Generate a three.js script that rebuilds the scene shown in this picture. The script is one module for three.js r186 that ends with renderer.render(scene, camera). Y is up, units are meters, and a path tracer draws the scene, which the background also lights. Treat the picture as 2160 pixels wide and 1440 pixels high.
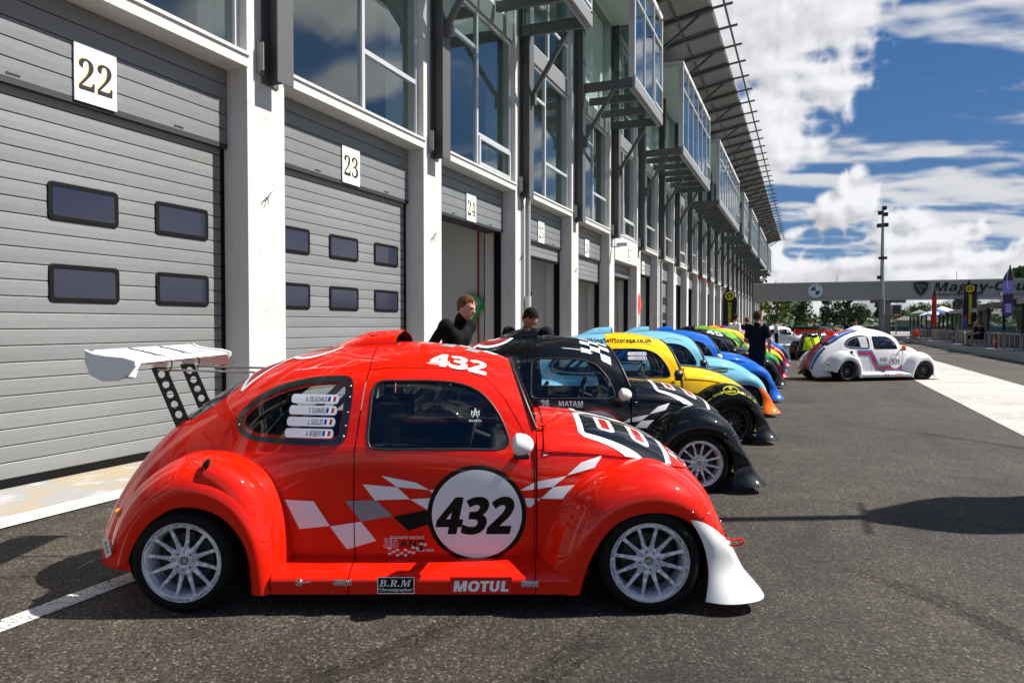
import * as THREE from 'three';
import { mergeGeometries } from 'three/addons/utils/BufferGeometryUtils.js';
import { RoundedBoxGeometry } from 'three/addons/geometries/RoundedBoxGeometry.js';

// ---------------------------------------------------------------- camera, sky, sun, exposure
const scene = new THREE.Scene();
const YAW = 0.3782;                       // the lens looks 21.7 degrees to the left of the pit lane
const camera = new THREE.PerspectiveCamera(49.55, 1024 / 682, 0.1, 3000);
camera.position.set(0, 1.483, 0);
camera.rotation.order = 'YXZ';
camera.rotation.set(-0.0231, YAW, 0);
const renderer = new THREE.WebGLRenderer({ antialias: true });
renderer.toneMapping = THREE.LinearToneMapping;
renderer.toneMappingExposure = 1.78;
renderer.shadowMap.enabled = true;
const SUN_AZ = 0.44, SUN_EL = 0.83;        // from the lane side and a little ahead
const sunDir = new THREE.Vector3(Math.cos(SUN_EL) * Math.cos(SUN_AZ), Math.sin(SUN_EL), -Math.cos(SUN_EL) * Math.sin(SUN_AZ));
const sun = new THREE.DirectionalLight(new THREE.Color(1, 0.955, 0.88), 5.0);
sun.position.copy(sunDir).multiplyScalar(120);
sun.castShadow = true;
sun.shadow.mapSize.set(4096, 4096);
Object.assign(sun.shadow.camera, { left: -60, right: 60, top: 60, bottom: -60, near: 1, far: 320 });
scene.add(sun, sun.target);

// ---------------------------------------------------------------- numbers
function rng(seed) { let s = seed >>> 0; return () => { s = (s + 0x6d2b79f5) | 0; let t = Math.imul(s ^ (s >>> 15), 1 | s); t = (t + Math.imul(t ^ (t >>> 7), 61 | t)) ^ t; return ((t ^ (t >>> 14)) >>> 0) / 4294967296; }; }
const lerp = (a, b, t) => a + (b - a) * t;
const clamp = (x, a = 0, b = 1) => Math.min(b, Math.max(a, x));
const sstep = (a, b, x) => { const t = clamp((x - a) / (b - a)); return t * t * (3 - 2 * t); };
const hash2 = (x, y) => { let h = Math.imul(x | 0, 374761393) + Math.imul(y | 0, 668265263); h = Math.imul(h ^ (h >>> 13), 1274126177); return ((h ^ (h >>> 16)) >>> 0) / 4294967296; };
const hash3 = (x, y, z) => { let h = Math.imul(x | 0, 374761393) + Math.imul(y | 0, 668265263) + Math.imul(z | 0, 1440662683); h = Math.imul(h ^ (h >>> 13), 1274126177); return ((h ^ (h >>> 16)) >>> 0) / 4294967296; };
function vnoise(x, y) {
  const xi = Math.floor(x), yi = Math.floor(y), fx = x - xi, fy = y - yi, u = fx * fx * (3 - 2 * fx), v = fy * fy * (3 - 2 * fy);
  return lerp(lerp(hash2(xi, yi), hash2(xi + 1, yi), u), lerp(hash2(xi, yi + 1), hash2(xi + 1, yi + 1), u), v);
}
function vnoise3(x, y, z) {
  const xi = Math.floor(x), yi = Math.floor(y), zi = Math.floor(z), fx = x - xi, fy = y - yi, fz = z - zi;
  const u = fx * fx * (3 - 2 * fx), v = fy * fy * (3 - 2 * fy), w = fz * fz * (3 - 2 * fz);
  const q = (k) => lerp(lerp(hash3(xi, yi, k), hash3(xi + 1, yi, k), u), lerp(hash3(xi, yi + 1, k), hash3(xi + 1, yi + 1, k), u), v);
  return lerp(q(zi), q(zi + 1), w);
}
const fbm = (x, y, o = 4) => { let s = 0, a = 0.5, n = 0; for (let i = 0; i < o; i++) { s += a * vnoise(x, y); n += a; a *= 0.5; x = x * 2.03 + 17.3; y = y * 2.03 + 9.1; } return s / n; };
const fbm3 = (x, y, z, o = 4) => { let s = 0, a = 0.5, n = 0; for (let i = 0; i < o; i++) { s += a * vnoise3(x, y, z); n += a; a *= 0.5; x = x * 2.03 + 17.3; y = y * 2.03 + 9.1; z = z * 2.03 + 4.7; } return s / n; };
// tiling value noise for textures
function tnoise(x, y, p) {
  const xi = Math.floor(x), yi = Math.floor(y), fx = x - xi, fy = y - yi, u = fx * fx * (3 - 2 * fx), v = fy * fy * (3 - 2 * fy), m = (a) => ((a % p) + p) % p;
  return lerp(lerp(hash2(m(xi), m(yi)), hash2(m(xi + 1), m(yi)), u), lerp(hash2(m(xi), m(yi + 1)), hash2(m(xi + 1), m(yi + 1)), u), v);
}
const tfbm = (x, y, p, o = 4) => { let s = 0, a = 0.5, n = 0; for (let i = 0; i < o; i++) { s += a * tnoise(x * p, y * p, p); n += a; a *= 0.5; p *= 2; } return s / n; };

// natural cubic spline through pts (arrays of numbers); returns f(u), u in 0..n-1
function spline(pts) {
  const n = pts.length, dim = pts[0].length, M = pts.map(() => new Array(dim).fill(0));
  for (let d = 0; d < dim; d++) {
    const c = new Array(n).fill(0), r = new Array(n).fill(0);
    for (let i = 1; i < n - 1; i++) {
      const b = 6 * (pts[i + 1][d] - 2 * pts[i][d] + pts[i - 1][d]), m = 4 - c[i - 1];
      c[i] = 1 / m; r[i] = (b - r[i - 1]) / m;
    }
    for (let i = n - 2; i > 0; i--) M[i][d] = r[i] - c[i] * M[i + 1][d];
  }
  return (u) => {
    const i = Math.min(n - 2, Math.max(0, Math.floor(u))), t = u - i, s = 1 - t, o = new Array(dim);
    for (let d = 0; d < dim; d++) o[d] = s * pts[i][d] + t * pts[i + 1][d] + ((s * s * s - s) * M[i][d] + (t * t * t - t) * M[i + 1][d]) / 6;
    return o;
  };
}
// smooth y(x) through [x, y] knots (x rising), shape keeping
function curve(kn) {
  const n = kn.length, d = [], m = [];
  for (let i = 0; i < n - 1; i++) d.push((kn[i + 1][1] - kn[i][1]) / (kn[i + 1][0] - kn[i][0]));
  for (let i = 0; i < n; i++) {
    if (i === 0) m.push(d[0]); else if (i === n - 1) m.push(d[n - 2]);
    else if (d[i - 1] * d[i] <= 0) m.push(0);
    else { const h0 = kn[i][0] - kn[i - 1][0], h1 = kn[i + 1][0] - kn[i][0], w1 = 2 * h1 + h0, w2 = h1 + 2 * h0; m.push((w1 + w2) / (w1 / d[i - 1] + w2 / d[i])); }
  }
  return (x) => {
    if (x <= kn[0][0]) return kn[0][1]; if (x >= kn[n - 1][0]) return kn[n - 1][1];
    let i = 0; while (x > kn[i + 1][0]) i++;
    const h = kn[i + 1][0] - kn[i][0], t = (x - kn[i][0]) / h, t2 = t * t, t3 = t2 * t;
    return (2 * t3 - 3 * t2 + 1) * kn[i][1] + (t3 - 2 * t2 + t) * h * m[i] + (-2 * t3 + 3 * t2) * kn[i + 1][1] + (t3 - t2) * h * m[i + 1];
  };
}

// ---------------------------------------------------------------- naming and placing
const used = {};
function numbered(name) { const k = used[name] = (used[name] ?? -1) + 1; return k ? name + '_' + String(k).padStart(3, '0') : name; }
function lit(o) { o.traverse((m) => { if (m.isMesh) { m.castShadow = true; m.receiveShadow = true; } }); return o; }
function thing(name, label, category, pos = [0, 0, 0], turn = 0, group) {
  const o = new THREE.Group(); o.name = numbered(name); o.position.set(...pos); o.rotation.y = turn;
  o.userData = { label, category }; if (group) o.userData.group = group;
  scene.add(o); return o;
}
function part(parent, name, geo, mat, label) {
  const m = new THREE.Mesh(geo, mat); m.name = name; m.castShadow = m.receiveShadow = true; if (label) m.userData.label = label;
  parent.add(m); return m;
}
function solo(name, geo, mat, label, category, group) { const m = part(scene, numbered(name), geo, mat); m.userData = { label, category }; if (group) m.userData.group = group; return m; }
function struct(name, geo, mat) { const m = part(scene, numbered(name), geo, mat); m.userData.kind = 'structure'; return m; }
function stuff(name, geo, mat, label, category) { const m = part(scene, numbered(name), geo, mat); m.userData = { kind: 'stuff', label, category }; return m; }
function copyOf(o, label, pos, turn = 0) { const c = o.clone(); c.name = numbered(o.name.replace(/_\d{3}$/, '')); c.userData = { ...o.userData, label }; c.position.set(...pos); c.rotation.y = turn; scene.add(c); return c; }

// ---------------------------------------------------------------- geometry helpers
const noUV2 = (g) => { for (const k of Object.keys(g.attributes)) if (!['position', 'normal', 'uv'].includes(k)) g.deleteAttribute(k); return g; };
function fuse(list) {
  const l = list.map((g) => { const q = noUV2(g.index ? g.toNonIndexed() : g.clone()); if (!q.attributes.normal) q.computeVertexNormals(); if (!q.attributes.uv) q.setAttribute('uv', new THREE.BufferAttribute(new Float32Array(q.attributes.position.count * 2), 2)); return q; });
  return mergeGeometries(l, false);
}
function box(x0, y0, z0, x1, y1, z1, r = 0) {
  const w = Math.abs(x1 - x0), h = Math.abs(y1 - y0), d = Math.abs(z1 - z0);
  const g = r ? new RoundedBoxGeometry(w, h, d, 2, Math.min(r, w / 2.01, h / 2.01, d / 2.01)) : new THREE.BoxGeometry(w, h, d);
  if (!r) metreUV(g);
  g.translate((x0 + x1) / 2, (y0 + y1) / 2, (z0 + z1) / 2); return g;
}
function metreUV(g) {            // box-projected uv in metres
  const p = g.attributes.position, n = g.attributes.normal, uv = new Float32Array(p.count * 2);
  for (let i = 0; i < p.count; i++) {
    const ax = Math.abs(n.getX(i)), ay = Math.abs(n.getY(i)), az = Math.abs(n.getZ(i));
    uv[2 * i] = ax > ay && ax > az ? p.getZ(i) : p.getX(i); uv[2 * i + 1] = ay > ax && ay > az ? p.getZ(i) : p.getY(i);
  }
  g.setAttribute('uv', new THREE.BufferAttribute(uv, 2)); return g;
}
function bar(a, b, w, h = w, round = false) {       // a beam from a to b
  const A = new THREE.Vector3(...a), B = new THREE.Vector3(...b), L = A.distanceTo(B);
  const g = round ? new THREE.CylinderGeometry(w / 2, h / 2, L, round === true ? 10 : round) : new THREE.BoxGeometry(w, L, h);
  const q = new THREE.Quaternion().setFromUnitVectors(new THREE.Vector3(0, 1, 0), B.clone().sub(A).normalize());
  g.applyQuaternion(q); g.translate((a[0] + b[0]) / 2, (a[1] + b[1]) / 2, (a[2] + b[2]) / 2); return g;
}
function tube(pts, r, seg = 24, rad = 8, closed = false) {
  return new THREE.TubeGeometry(new THREE.CatmullRomCurve3(pts.map((p) => new THREE.Vector3(...p)), closed, 'centripetal'), seg, r, rad, closed);
}
function sheet(x0, z0, x1, z1, y, nx = 1, nz = 1) {  // flat ground sheet, uv in metres
  const g = new THREE.PlaneGeometry(Math.abs(x1 - x0), Math.abs(z1 - z0), nx, nz); g.rotateX(-Math.PI / 2); g.translate((x0 + x1) / 2, y, (z0 + z1) / 2);
  const p = g.attributes.position, uv = g.attributes.uv; for (let i = 0; i < p.count; i++) uv.setXY(i, p.getX(i), p.getZ(i)); return g;
}
const mirrorZ = (g) => { const q = g.index ? g.toNonIndexed() : g.clone(); q.scale(1, 1, -1); const sw = (a, s) => { for (let i = 0; i < a.count; i += 3) for (let k = 0; k < s; k++) { const t = a.array[(i + 1) * s + k]; a.array[(i + 1) * s + k] = a.array[(i + 2) * s + k]; a.array[(i + 2) * s + k] = t; } }; for (const k of Object.keys(q.attributes)) sw(q.attributes[k], q.attributes[k].itemSize); return q; };

// ---------------------------------------------------------------- textures
function dataTex(n, f, srgb = false, m = n) {
  const d = new Uint8Array(n * m * 4);
  for (let y = 0; y < m; y++) for (let x = 0; x < n; x++) { const c = f(x / n, y / m, x, y), i = (y * n + x) * 4; d[i] = clamp(c[0], 0, 255); d[i + 1] = clamp(c[1], 0, 255); d[i + 2] = clamp(c[2], 0, 255); d[i + 3] = c[3] ?? 255; }
  const t = new THREE.DataTexture(d, n, m); t.wrapS = t.wrapT = THREE.RepeatWrapping; t.magFilter = THREE.LinearFilter; t.minFilter = THREE.LinearMipmapLinearFilter; t.generateMipmaps = true;
  if (srgb) t.colorSpace = THREE.SRGBColorSpace; t.needsUpdate = true; return t;
}
function canvasTex(w, h, draw) {
  const c = document.createElement('canvas'); c.width = w; c.height = h; const x = c.getContext('2d'); draw(x, w, h);
  const t = new THREE.CanvasTexture(c); t.colorSpace = THREE.SRGBColorSpace; t.magFilter = THREE.LinearFilter; return t;
}
function rep(t, u, v = u) { const c = t.clone(); c.repeat.set(u, v); c.wrapS = c.wrapT = THREE.RepeatWrapping; c.needsUpdate = true; return c; }
const std = (r, g, b, rough = 0.7, extra = {}) => new THREE.MeshStandardMaterial({ color: new THREE.Color().setRGB(r, g, b), roughness: rough, side: THREE.DoubleSide, ...extra });
const phys = (r, g, b, rough = 0.5, extra = {}) => new THREE.MeshPhysicalMaterial({ color: new THREE.Color().setRGB(r, g, b), roughness: rough, side: THREE.DoubleSide, ...extra });
// ---------------------------------------------------------------- sky: clear blue air, a horizon bank of cumulus, streaked middle clouds, large cumulus
const billow = (x, y, z, o) => { let s = 0, a = 0.5, n = 0; for (let i = 0; i < o; i++) { s += a * Math.abs(2 * vnoise3(x, y, z) - 1); n += a; a *= 0.52; x = x * 2.11 + 5.3; y = y * 2.11 + 1.7; z = z * 2.11 + 8.9; } return 1 - s / n; };
const RAD = 180 / Math.PI;
function bankTop(a) { return 5.6 + 3.2 * fbm(a * 0.055 + 40, 3.1, 2) - 0.9 + 0.8 * Math.exp(-(((a - 7.5) / 3.0) ** 2)) + 0.5 * Math.exp(-(((a + 1) / 2) ** 2)); }
const SKY = 0.715;
function cumulus(x, y, z, a, e, o = 5) {     // thickness of heaped cloud in a direction
  const k = 10, wv = fbm3(x * 30, y * 30, z * 30, 2) - 0.5, b = billow(x * k + wv * 0.25, y * k * 1.2, z * k + wv * 0.25, o), top = bankTop(a);
  const b2 = billow(x * 19 + wv * 0.3 + 5, y * 23, z * 19, Math.min(o, 4)); let d = (top - e) * 0.42 + (b2 - 0.61) * 2.3 + (b - 0.62) * 1.2;
  if (e < 1) d = Math.max(d, 0.3);
  const big = fbm3(x * 2.3 + 3, y * 4.2 + 7, z * 2.3 + 1, 2) - 0.66 + 0.16 * Math.exp(-(((e - 26) / 12) ** 2));
  const g = (ca, ce, ra, re, t = 0) => { const da = a - ca, de = e - ce, p = da * Math.cos(t) + de * Math.sin(t), q = -da * Math.sin(t) + de * Math.cos(t); return 1 - Math.hypot(p / ra, q / re); };
  const here = Math.max(g(-1.2, 20.5, 6.4, 5.2), g(2.0, 19.4, 3.6, 4.0, 0.3), g(-6.0, 23, 8.5, 8.5), g(-3.0, 14.0, 3.6, 3.6, 0.5), g(-4.6, 10.6, 2.0, 2.2), -1) * 1.45, tower = Math.max(g(2.1, 7.9, 1.5, 1.6), g(3.2, 8.6, 1.2, 1.5), g(2.55, 9.7, 0.85, 1.2), g(3.25, 10.4, 0.75, 0.8)) * 1.1 + (b2 - 0.60) * 2.6;
  return Math.max(d, tower, Math.max(here, big * 5 - 0.6) + (b - 0.655) * 2.2 + (b2 - 0.61) * 1.1);
}
function skyAt(x, y, z) {
  const e = Math.asin(clamp(y, -1, 1)) * RAD, a = Math.atan2(x, -z) * RAD, el = Math.max(e, 0);
  const t = 1 - Math.exp(-el / 11);
  let r = lerp(0.15, 0.021, t), g = lerp(0.28, 0.095, t), b = lerp(0.44, 0.285, t);
  const mu = x * sunDir.x + y * sunDir.y + z * sunDir.z, glow = 0.18 * Math.exp((mu - 1) * 9);
  r += glow; g += glow; b += glow;
  // streaks: a sheet high up, drawn out across the view and broken into tufts
  const px = x / (y + 0.10), pz = z / (y + 0.10), u = px * 0.93 - pz * 0.36, v = px * 0.36 + pz * 0.93;
  const w = fbm(u * 1.7 + 11, v * 1.7, 3) * 1.7, tuft = fbm(u * 5 + 3, v * 8 + 7, 5);
  let s = fbm(u * 1.35 + w * 0.5 + 2.0, v * 4.2 + w * 1.0 + 8.2, 6) + (tuft - 0.5) * 0.36;
  const cover = 0.528 - 0.085 * Math.exp(-(((a - 8) / 8) ** 2)) * Math.exp(-(((e - 13.5) / 6) ** 2)) + 0.15 * sstep(16.5, 20.5, e) - 0.02 * Math.exp(-(((e - 14) / 3) ** 2));
  s = sstep(cover - 0.06, cover + 0.15, s) * sstep(2, 6, e); s = clamp(s * (0.70 + 0.5 * tuft)) * 0.95;
  r = lerp(r, 0.575, s); g = lerp(g, 0.58, s); b = lerp(b, 0.60, s);
  const d = cumulus(x, y, z, a, e);
  if (d > 0) {
    const al = sstep(0, 0.58, d), sh = (k) => { const sx = x + 0.60 * k, sy = y + 0.78 * k, sz = z + 0.12 * k, m = 1 / Math.hypot(sx, sy, sz); return cumulus(sx * m, sy * m, sz * m, Math.atan2(sx, -sz) * RAD, Math.asin(clamp(sy * m, -1, 1)) * RAD, 4); };
    const d1 = sh(0.014), d2 = sh(0.05), relief = clamp((d - d1) * 0.75 + 0.62, 0, 1), thick = clamp(d2 * 0.30, 0, 1);
    const hi = sstep(6, 11, e); let lit = lerp(lerp(0.50, 0.62, hi), 1.05, relief) * lerp(1, lerp(0.72, 0.86, hi), thick);
    const low = sstep(6.0, 1.4, e) * clamp(0.30 + (fbm3(x * 16, y * 34, z * 16, 3) - 0.42) * 3.4, 0, 1);
    lit *= lerp(1, 0.55, low); lit = Math.min(lit, 1);
    const cr = 0.72 * lit, cg = 0.722 * lit + 0.004, cb = 0.73 * lit + 0.016;
    r = lerp(r, cr, al); g = lerp(g, cg, al); b = lerp(b, cb, al);
  }
  return [SKY * r, SKY * g, SKY * b];
}
{
  const W = 4096, H = 2048, d = new Float32Array(W * H * 4), q = 4, w4 = W / q, h4 = H / q, lo = new Float32Array(w4 * h4 * 3);
  const dir = (u, v) => { const el = (v - 0.5) * Math.PI, ph = (u - 0.5) * 2 * Math.PI, c = Math.cos(el); return [c * Math.cos(ph), Math.sin(el), c * Math.sin(ph)]; };
  for (let j = h4 / 2 - 2; j < h4; j++) for (let i = 0; i < w4; i++) { const c = skyAt(...dir((i + 0.5) / w4, (j + 0.5) / h4)); lo.set(c, (j * w4 + i) * 3); }
  for (let j = 0; j < H; j++) for (let i = 0; i < W; i++) {
    const o = (j * W + i) * 4; d[o + 3] = 1;
    if (j < H / 2 - 2) { d[o] = 0.10; d[o + 1] = 0.095; d[o + 2] = 0.085; continue; }
    const [x, y, z] = dir((i + 0.5) / W, (j + 0.5) / H);
    if (z < -0.80 && y < 0.48) { const c = skyAt(x, y, z); d[o] = c[0]; d[o + 1] = c[1]; d[o + 2] = c[2]; continue; }
    const fx = (i + 0.5) / q - 0.5, fy = (j + 0.5) / q - 0.5, x0 = Math.floor(fx), y0 = Math.max(h4 / 2 - 2, Math.floor(fy)), tx = fx - x0, ty = clamp(fy - y0);
    for (let k = 0; k < 3; k++) {
      const s = (a, b) => lo[(Math.min(h4 - 1, b) * w4 + ((a + w4) % w4)) * 3 + k];
      d[o + k] = lerp(lerp(s(x0, y0), s(x0 + 1, y0), tx), lerp(s(x0, y0 + 1), s(x0 + 1, y0 + 1), tx), ty);
    }
  }
  const t = new THREE.DataTexture(d, W, H, THREE.RGBAFormat, THREE.FloatType); t.mapping = THREE.EquirectangularReflectionMapping; t.magFilter = THREE.LinearFilter; t.minFilter = THREE.LinearFilter; t.needsUpdate = true;
  scene.background = t; scene.environment = t;
}
// ---------------------------------------------------------------- surfaces as triangle lists that can be cut along any outline
// a soup is { p: positions, n: normals } (3 corners a triangle)
function gridSoup(f, nu, nv, flip = false) {
  const P = [], N = []; for (let i = 0; i <= nu; i++) { P.push([]); for (let j = 0; j <= nv; j++) P[i].push(f(i / nu, j / nv)); }
  const sub = (a, b) => [a[0] - b[0], a[1] - b[1], a[2] - b[2]];
  for (let i = 0; i <= nu; i++) {
    N.push([]); for (let j = 0; j <= nv; j++) {
      let u = sub(P[Math.min(nu, i + 1)][j], P[Math.max(0, i - 1)][j]), v = sub(P[i][Math.min(nv, j + 1)], P[i][Math.max(0, j - 1)]);
      let n = [u[1] * v[2] - u[2] * v[1], u[2] * v[0] - u[0] * v[2], u[0] * v[1] - u[1] * v[0]]; const l = Math.hypot(...n);
      if (l < 1e-12) n = [0, 1, 0]; else { const s = (flip ? -1 : 1) / l; n = [n[0] * s, n[1] * s, n[2] * s]; }
      N[i].push(n);
    }
  }
  const p = [], n = [], put = (i, j) => { p.push(...P[i][j]); n.push(...N[i][j]); };
  for (let i = 0; i < nu; i++) for (let j = 0; j < nv; j++) {
    const q = flip ? [[i, j], [i, j + 1], [i + 1, j + 1], [i + 1, j]] : [[i, j], [i + 1, j], [i + 1, j + 1], [i, j + 1]];
    for (const [a, b, c] of [[0, 1, 2], [0, 2, 3]]) { put(...q[a]); put(...q[b]); put(...q[c]); }
  }
  return { p, n };
}
function cut(s, f) {             // keep where f(x, y, z) > 0
  const p = [], n = [], c = s.p.length / 9, d = [0, 0, 0];
  for (let t = 0; t < c; t++) {
    const o = t * 9; let k = 0;
    for (let i = 0; i < 3; i++) { d[i] = f(s.p[o + 3 * i], s.p[o + 3 * i + 1], s.p[o + 3 * i + 2]); if (d[i] > 0) k++; }
    if (!k) continue;
    if (k === 3) { for (let i = 0; i < 9; i++) { p.push(s.p[o + i]); n.push(s.n[o + i]); } continue; }
    const poly = [];
    for (let i = 0; i < 3; i++) {
      const j = (i + 1) % 3, a = o + 3 * i, b = o + 3 * j;
      if (d[i] > 0) poly.push([s.p[a], s.p[a + 1], s.p[a + 2], s.n[a], s.n[a + 1], s.n[a + 2]]);
      if ((d[i] > 0) !== (d[j] > 0)) { const w = d[i] / (d[i] - d[j]), q = []; for (let m = 0; m < 3; m++) q.push(lerp(s.p[a + m], s.p[b + m], w)); for (let m = 0; m < 3; m++) q.push(lerp(s.n[a + m], s.n[b + m], w)); poly.push(q); }
    }
    for (let i = 1; i + 1 < poly.length; i++) for (const q of [poly[0], poly[i], poly[i + 1]]) { p.push(q[0], q[1], q[2]); n.push(q[3], q[4], q[5]); }
  }
  return { p, n };
}
const offset = (s, d) => ({ p: s.p.map((v, i) => v + s.n[i] * d), n: s.n });
const join = (...l) => ({ p: [].concat(...l.map((s) => s.p)), n: [].concat(...l.map((s) => s.n)) });
const swapSide = (s) => { const p = [], n = []; for (let t = 0; t < s.p.length; t += 9) for (const k of [0, 6, 3]) for (let m = 0; m < 3; m++) { p.push(s.p[t + k + m] * (m === 2 ? -1 : 1)); n.push(s.n[t + k + m] * (m === 2 ? -1 : 1)); } return { p, n }; };
const backside = (s) => { const p = [], n = []; for (let t = 0; t < s.p.length; t += 9) for (const k of [0, 6, 3]) for (let m = 0; m < 3; m++) { p.push(s.p[t + k + m]); n.push(-s.n[t + k + m]); } return { p, n }; };
function geo(s, uv) {            // uv: (x, y, z) => [u, v]
  const g = new THREE.BufferGeometry(), c = s.p.length / 3, w = new Float32Array(c * 2);
  g.setAttribute('position', new THREE.Float32BufferAttribute(s.p, 3)); g.setAttribute('normal', new THREE.Float32BufferAttribute(s.n, 3));
  for (let i = 0; i < c; i++) { const q = uv ? uv(s.p[3 * i], s.p[3 * i + 1], s.p[3 * i + 2]) : [s.p[3 * i], s.p[3 * i + 1]]; w[2 * i] = q[0]; w[2 * i + 1] = q[1]; }
  g.setAttribute('uv', new THREE.BufferAttribute(w, 2)); g.normalizeNormals(); return g;
}
function outline(pts, n = 90) {  // closed smooth curve in the plane; returns { pts, d(x, y) } with d > 0 inside
  const c = new THREE.CatmullRomCurve3(pts.map((p) => new THREE.Vector3(p[0], p[1], 0)), true, 'centripetal').getPoints(n).slice(0, n).map((v) => [v.x, v.y]);
  return polyline(c);
}
function polyline(c) {
  const n = c.length, x0 = Math.min(...c.map((q) => q[0])), x1 = Math.max(...c.map((q) => q[0])), y0 = Math.min(...c.map((q) => q[1])), y1 = Math.max(...c.map((q) => q[1]));
  const d = (x, y) => {
    if (x < x0 - 0.08 || x > x1 + 0.08 || y < y0 - 0.08 || y > y1 + 0.08) return -0.08;
    let best = 1e9, ins = false;
    for (let i = 0, j = n - 1; i < n; j = i++) {
      const ax = c[j][0], ay = c[j][1], bx = c[i][0] - ax, by = c[i][1] - ay, t = clamp(((x - ax) * bx + (y - ay) * by) / (bx * bx + by * by + 1e-12));
      const ex = x - ax - t * bx, ey = y - ay - t * by, q = ex * ex + ey * ey; if (q < best) best = q;
      if ((c[i][1] > y) !== (ay > y) && x < ((ax - c[i][0]) * (y - c[i][1])) / (ay - c[i][1]) + c[i][0]) ins = !ins;
    }
    return (ins ? 1 : -1) * Math.sqrt(best);
  };
  return { pts: c, d };
}
function zOn(s, x, y) {          // the outermost z of a soup at (x, y)
  let z = -9; const q = s.p;
  for (let t = 0; t < q.length; t += 9) {
    const ax = q[t], ay = q[t + 1], bx = q[t + 3], by = q[t + 4], cx = q[t + 6], cy = q[t + 7];
    if ((x < ax && x < bx && x < cx) || (x > ax && x > bx && x > cx) || (y < ay && y < by && y < cy) || (y > ay && y > by && y > cy)) continue;
    const den = (by - cy) * (ax - cx) + (cx - bx) * (ay - cy); if (Math.abs(den) < 1e-12) continue;
    const u = ((by - cy) * (x - cx) + (cx - bx) * (y - cy)) / den, v = ((cy - ay) * (x - cx) + (ax - cx) * (y - cy)) / den, w = 1 - u - v;
    if (u > -1e-4 && v > -1e-4 && w > -1e-4) z = Math.max(z, u * q[t + 2] + v * q[t + 5] + w * q[t + 8]);
  }
  return z;
}

// ---------------------------------------------------------------- the rounded two-door racing car (x forward, y up, z to its right; origin on the ground, midway between the axles)
const HS = [0, 0.145, 0.353, 0.53, 0.61, 0.747, 0.851, 0.926, 0.977, 1];
const ZC = [0.91, 0.97, 1, 0.985, 0.945, 0.855, 0.745, 0.565, 0.31, 0], ZR = [1, 0.995, 0.95, 0.865, 0.80, 0.67, 0.525, 0.375, 0.21, 0];
function sectionOf(zf, hs) { const full = []; for (let i = 0; i < hs.length; i++) full.push([hs[i], zf[i]]); for (let i = hs.length - 2; i >= 0; i--) full.push([hs[i], -zf[i]]); return spline(full); }
const secC = sectionOf(ZC, HS), secR = sectionOf(ZR, HS);
const topA = curve([[-1.885, 0.30], [-1.87, 0.40], [-1.82, 0.53], [-1.70, 0.715], [-1.52, 0.90], [-1.28, 1.075], [-1.0, 1.225], [-0.7, 1.322], [-0.4, 1.368], [-0.15, 1.378], [0.1, 1.362], [0.3, 1.325], [0.5, 1.262], [0.7, 1.165], [0.95, 0.99]]);
const widA = curve([[-1.885, 0.30], [-1.83, 0.40], [-1.7, 0.485], [-1.5, 0.55], [-1.2, 0.605], [-0.9, 0.645], [-0.5, 0.672], [-0.1, 0.682], [0.3, 0.68], [0.6, 0.67], [0.95, 0.63]]);
const rndA = curve([[-1.7, 0.9], [-1.3, 0.75], [-0.9, 0.38], [-0.45, 0.06], [-0.2, 0]]);
const xsA = (() => { const a = []; for (let i = 0; i <= 400; i++) { const x = lerp(0.95, -1.885, i / 400); a.push([x, topA(x)]); } const L = [0]; for (let i = 1; i < a.length; i++) L.push(L[i - 1] + Math.hypot(a[i][0] - a[i - 1][0], a[i][1] - a[i - 1][1])); return (s) => { const t = s * L[400]; let i = 1; while (i < 400 && L[i] < t) i++; return lerp(a[i - 1][0], a[i][0], clamp((t - L[i - 1]) / (L[i] - L[i - 1]))); }; })();
const HALF = HS.length - 1;
function bodyA(s, t) { const x = xsA(s), T = topA(x), W = widA(x), b = rndA(x), c = secC(t * 2 * HALF), r = secR(t * 2 * HALF), h = lerp(c[0], r[0], b); return [x, 0.12 + (T - 0.12) * h, W * lerp(c[1], r[1], b)]; }
const HB = [0, 0.22, 0.537, 0.79, 0.895, 0.955, 0.988, 1], ZB = [0.91, 0.97, 1, 0.975, 0.89, 0.70, 0.40, 0], secB = sectionOf(ZB, HB);
const topB = curve([[0.5, 0.955], [0.66, 0.950], [0.85, 0.935], [1.1, 0.885], [1.3, 0.805], [1.45, 0.71], [1.58, 0.59], [1.67, 0.46], [1.715, 0.34], [1.73, 0.22]]);
const widB = curve([[0.5, 0.676], [0.65, 0.668], [0.85, 0.635], [1.05, 0.575], [1.25, 0.505], [1.45, 0.435], [1.6, 0.36], [1.69, 0.26], [1.73, 0.16]]);
const xsB = (() => { const a = []; for (let i = 0; i <= 300; i++) { const x = lerp(0.52, 1.73, i / 300); a.push([x, topB(x)]); } const L = [0]; for (let i = 1; i < a.length; i++) L.push(L[i - 1] + Math.hypot(a[i][0] - a[i - 1][0], a[i][1] - a[i - 1][1])); return (s) => { const t = s * L[300]; let i = 1; while (i < 300 && L[i] < t) i++; return lerp(a[i - 1][0], a[i][0], clamp((t - L[i - 1]) / (L[i] - L[i - 1]))); }; })();
function bodyB(s, t) { const x = xsB(s), T = topB(x), c = secB(t * 2 * (HB.length - 1)); return [x, 0.12 + (T - 0.12) * c[0], widB(x) * c[1]]; }
function net(rows) {             // rows[i][j] = [x, y, z]: a smooth skin through all of them
  const cols = rows[0].map((_, j) => spline(rows.map((r) => r[j]))), m = rows[0].length - 1, n = rows.length - 1;
  let lastS = -1, sp = null;
  return (s, t) => { if (s !== lastS) { sp = spline(cols.map((c) => c(s * n))); lastS = s; } return sp(t * m); };
}
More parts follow.
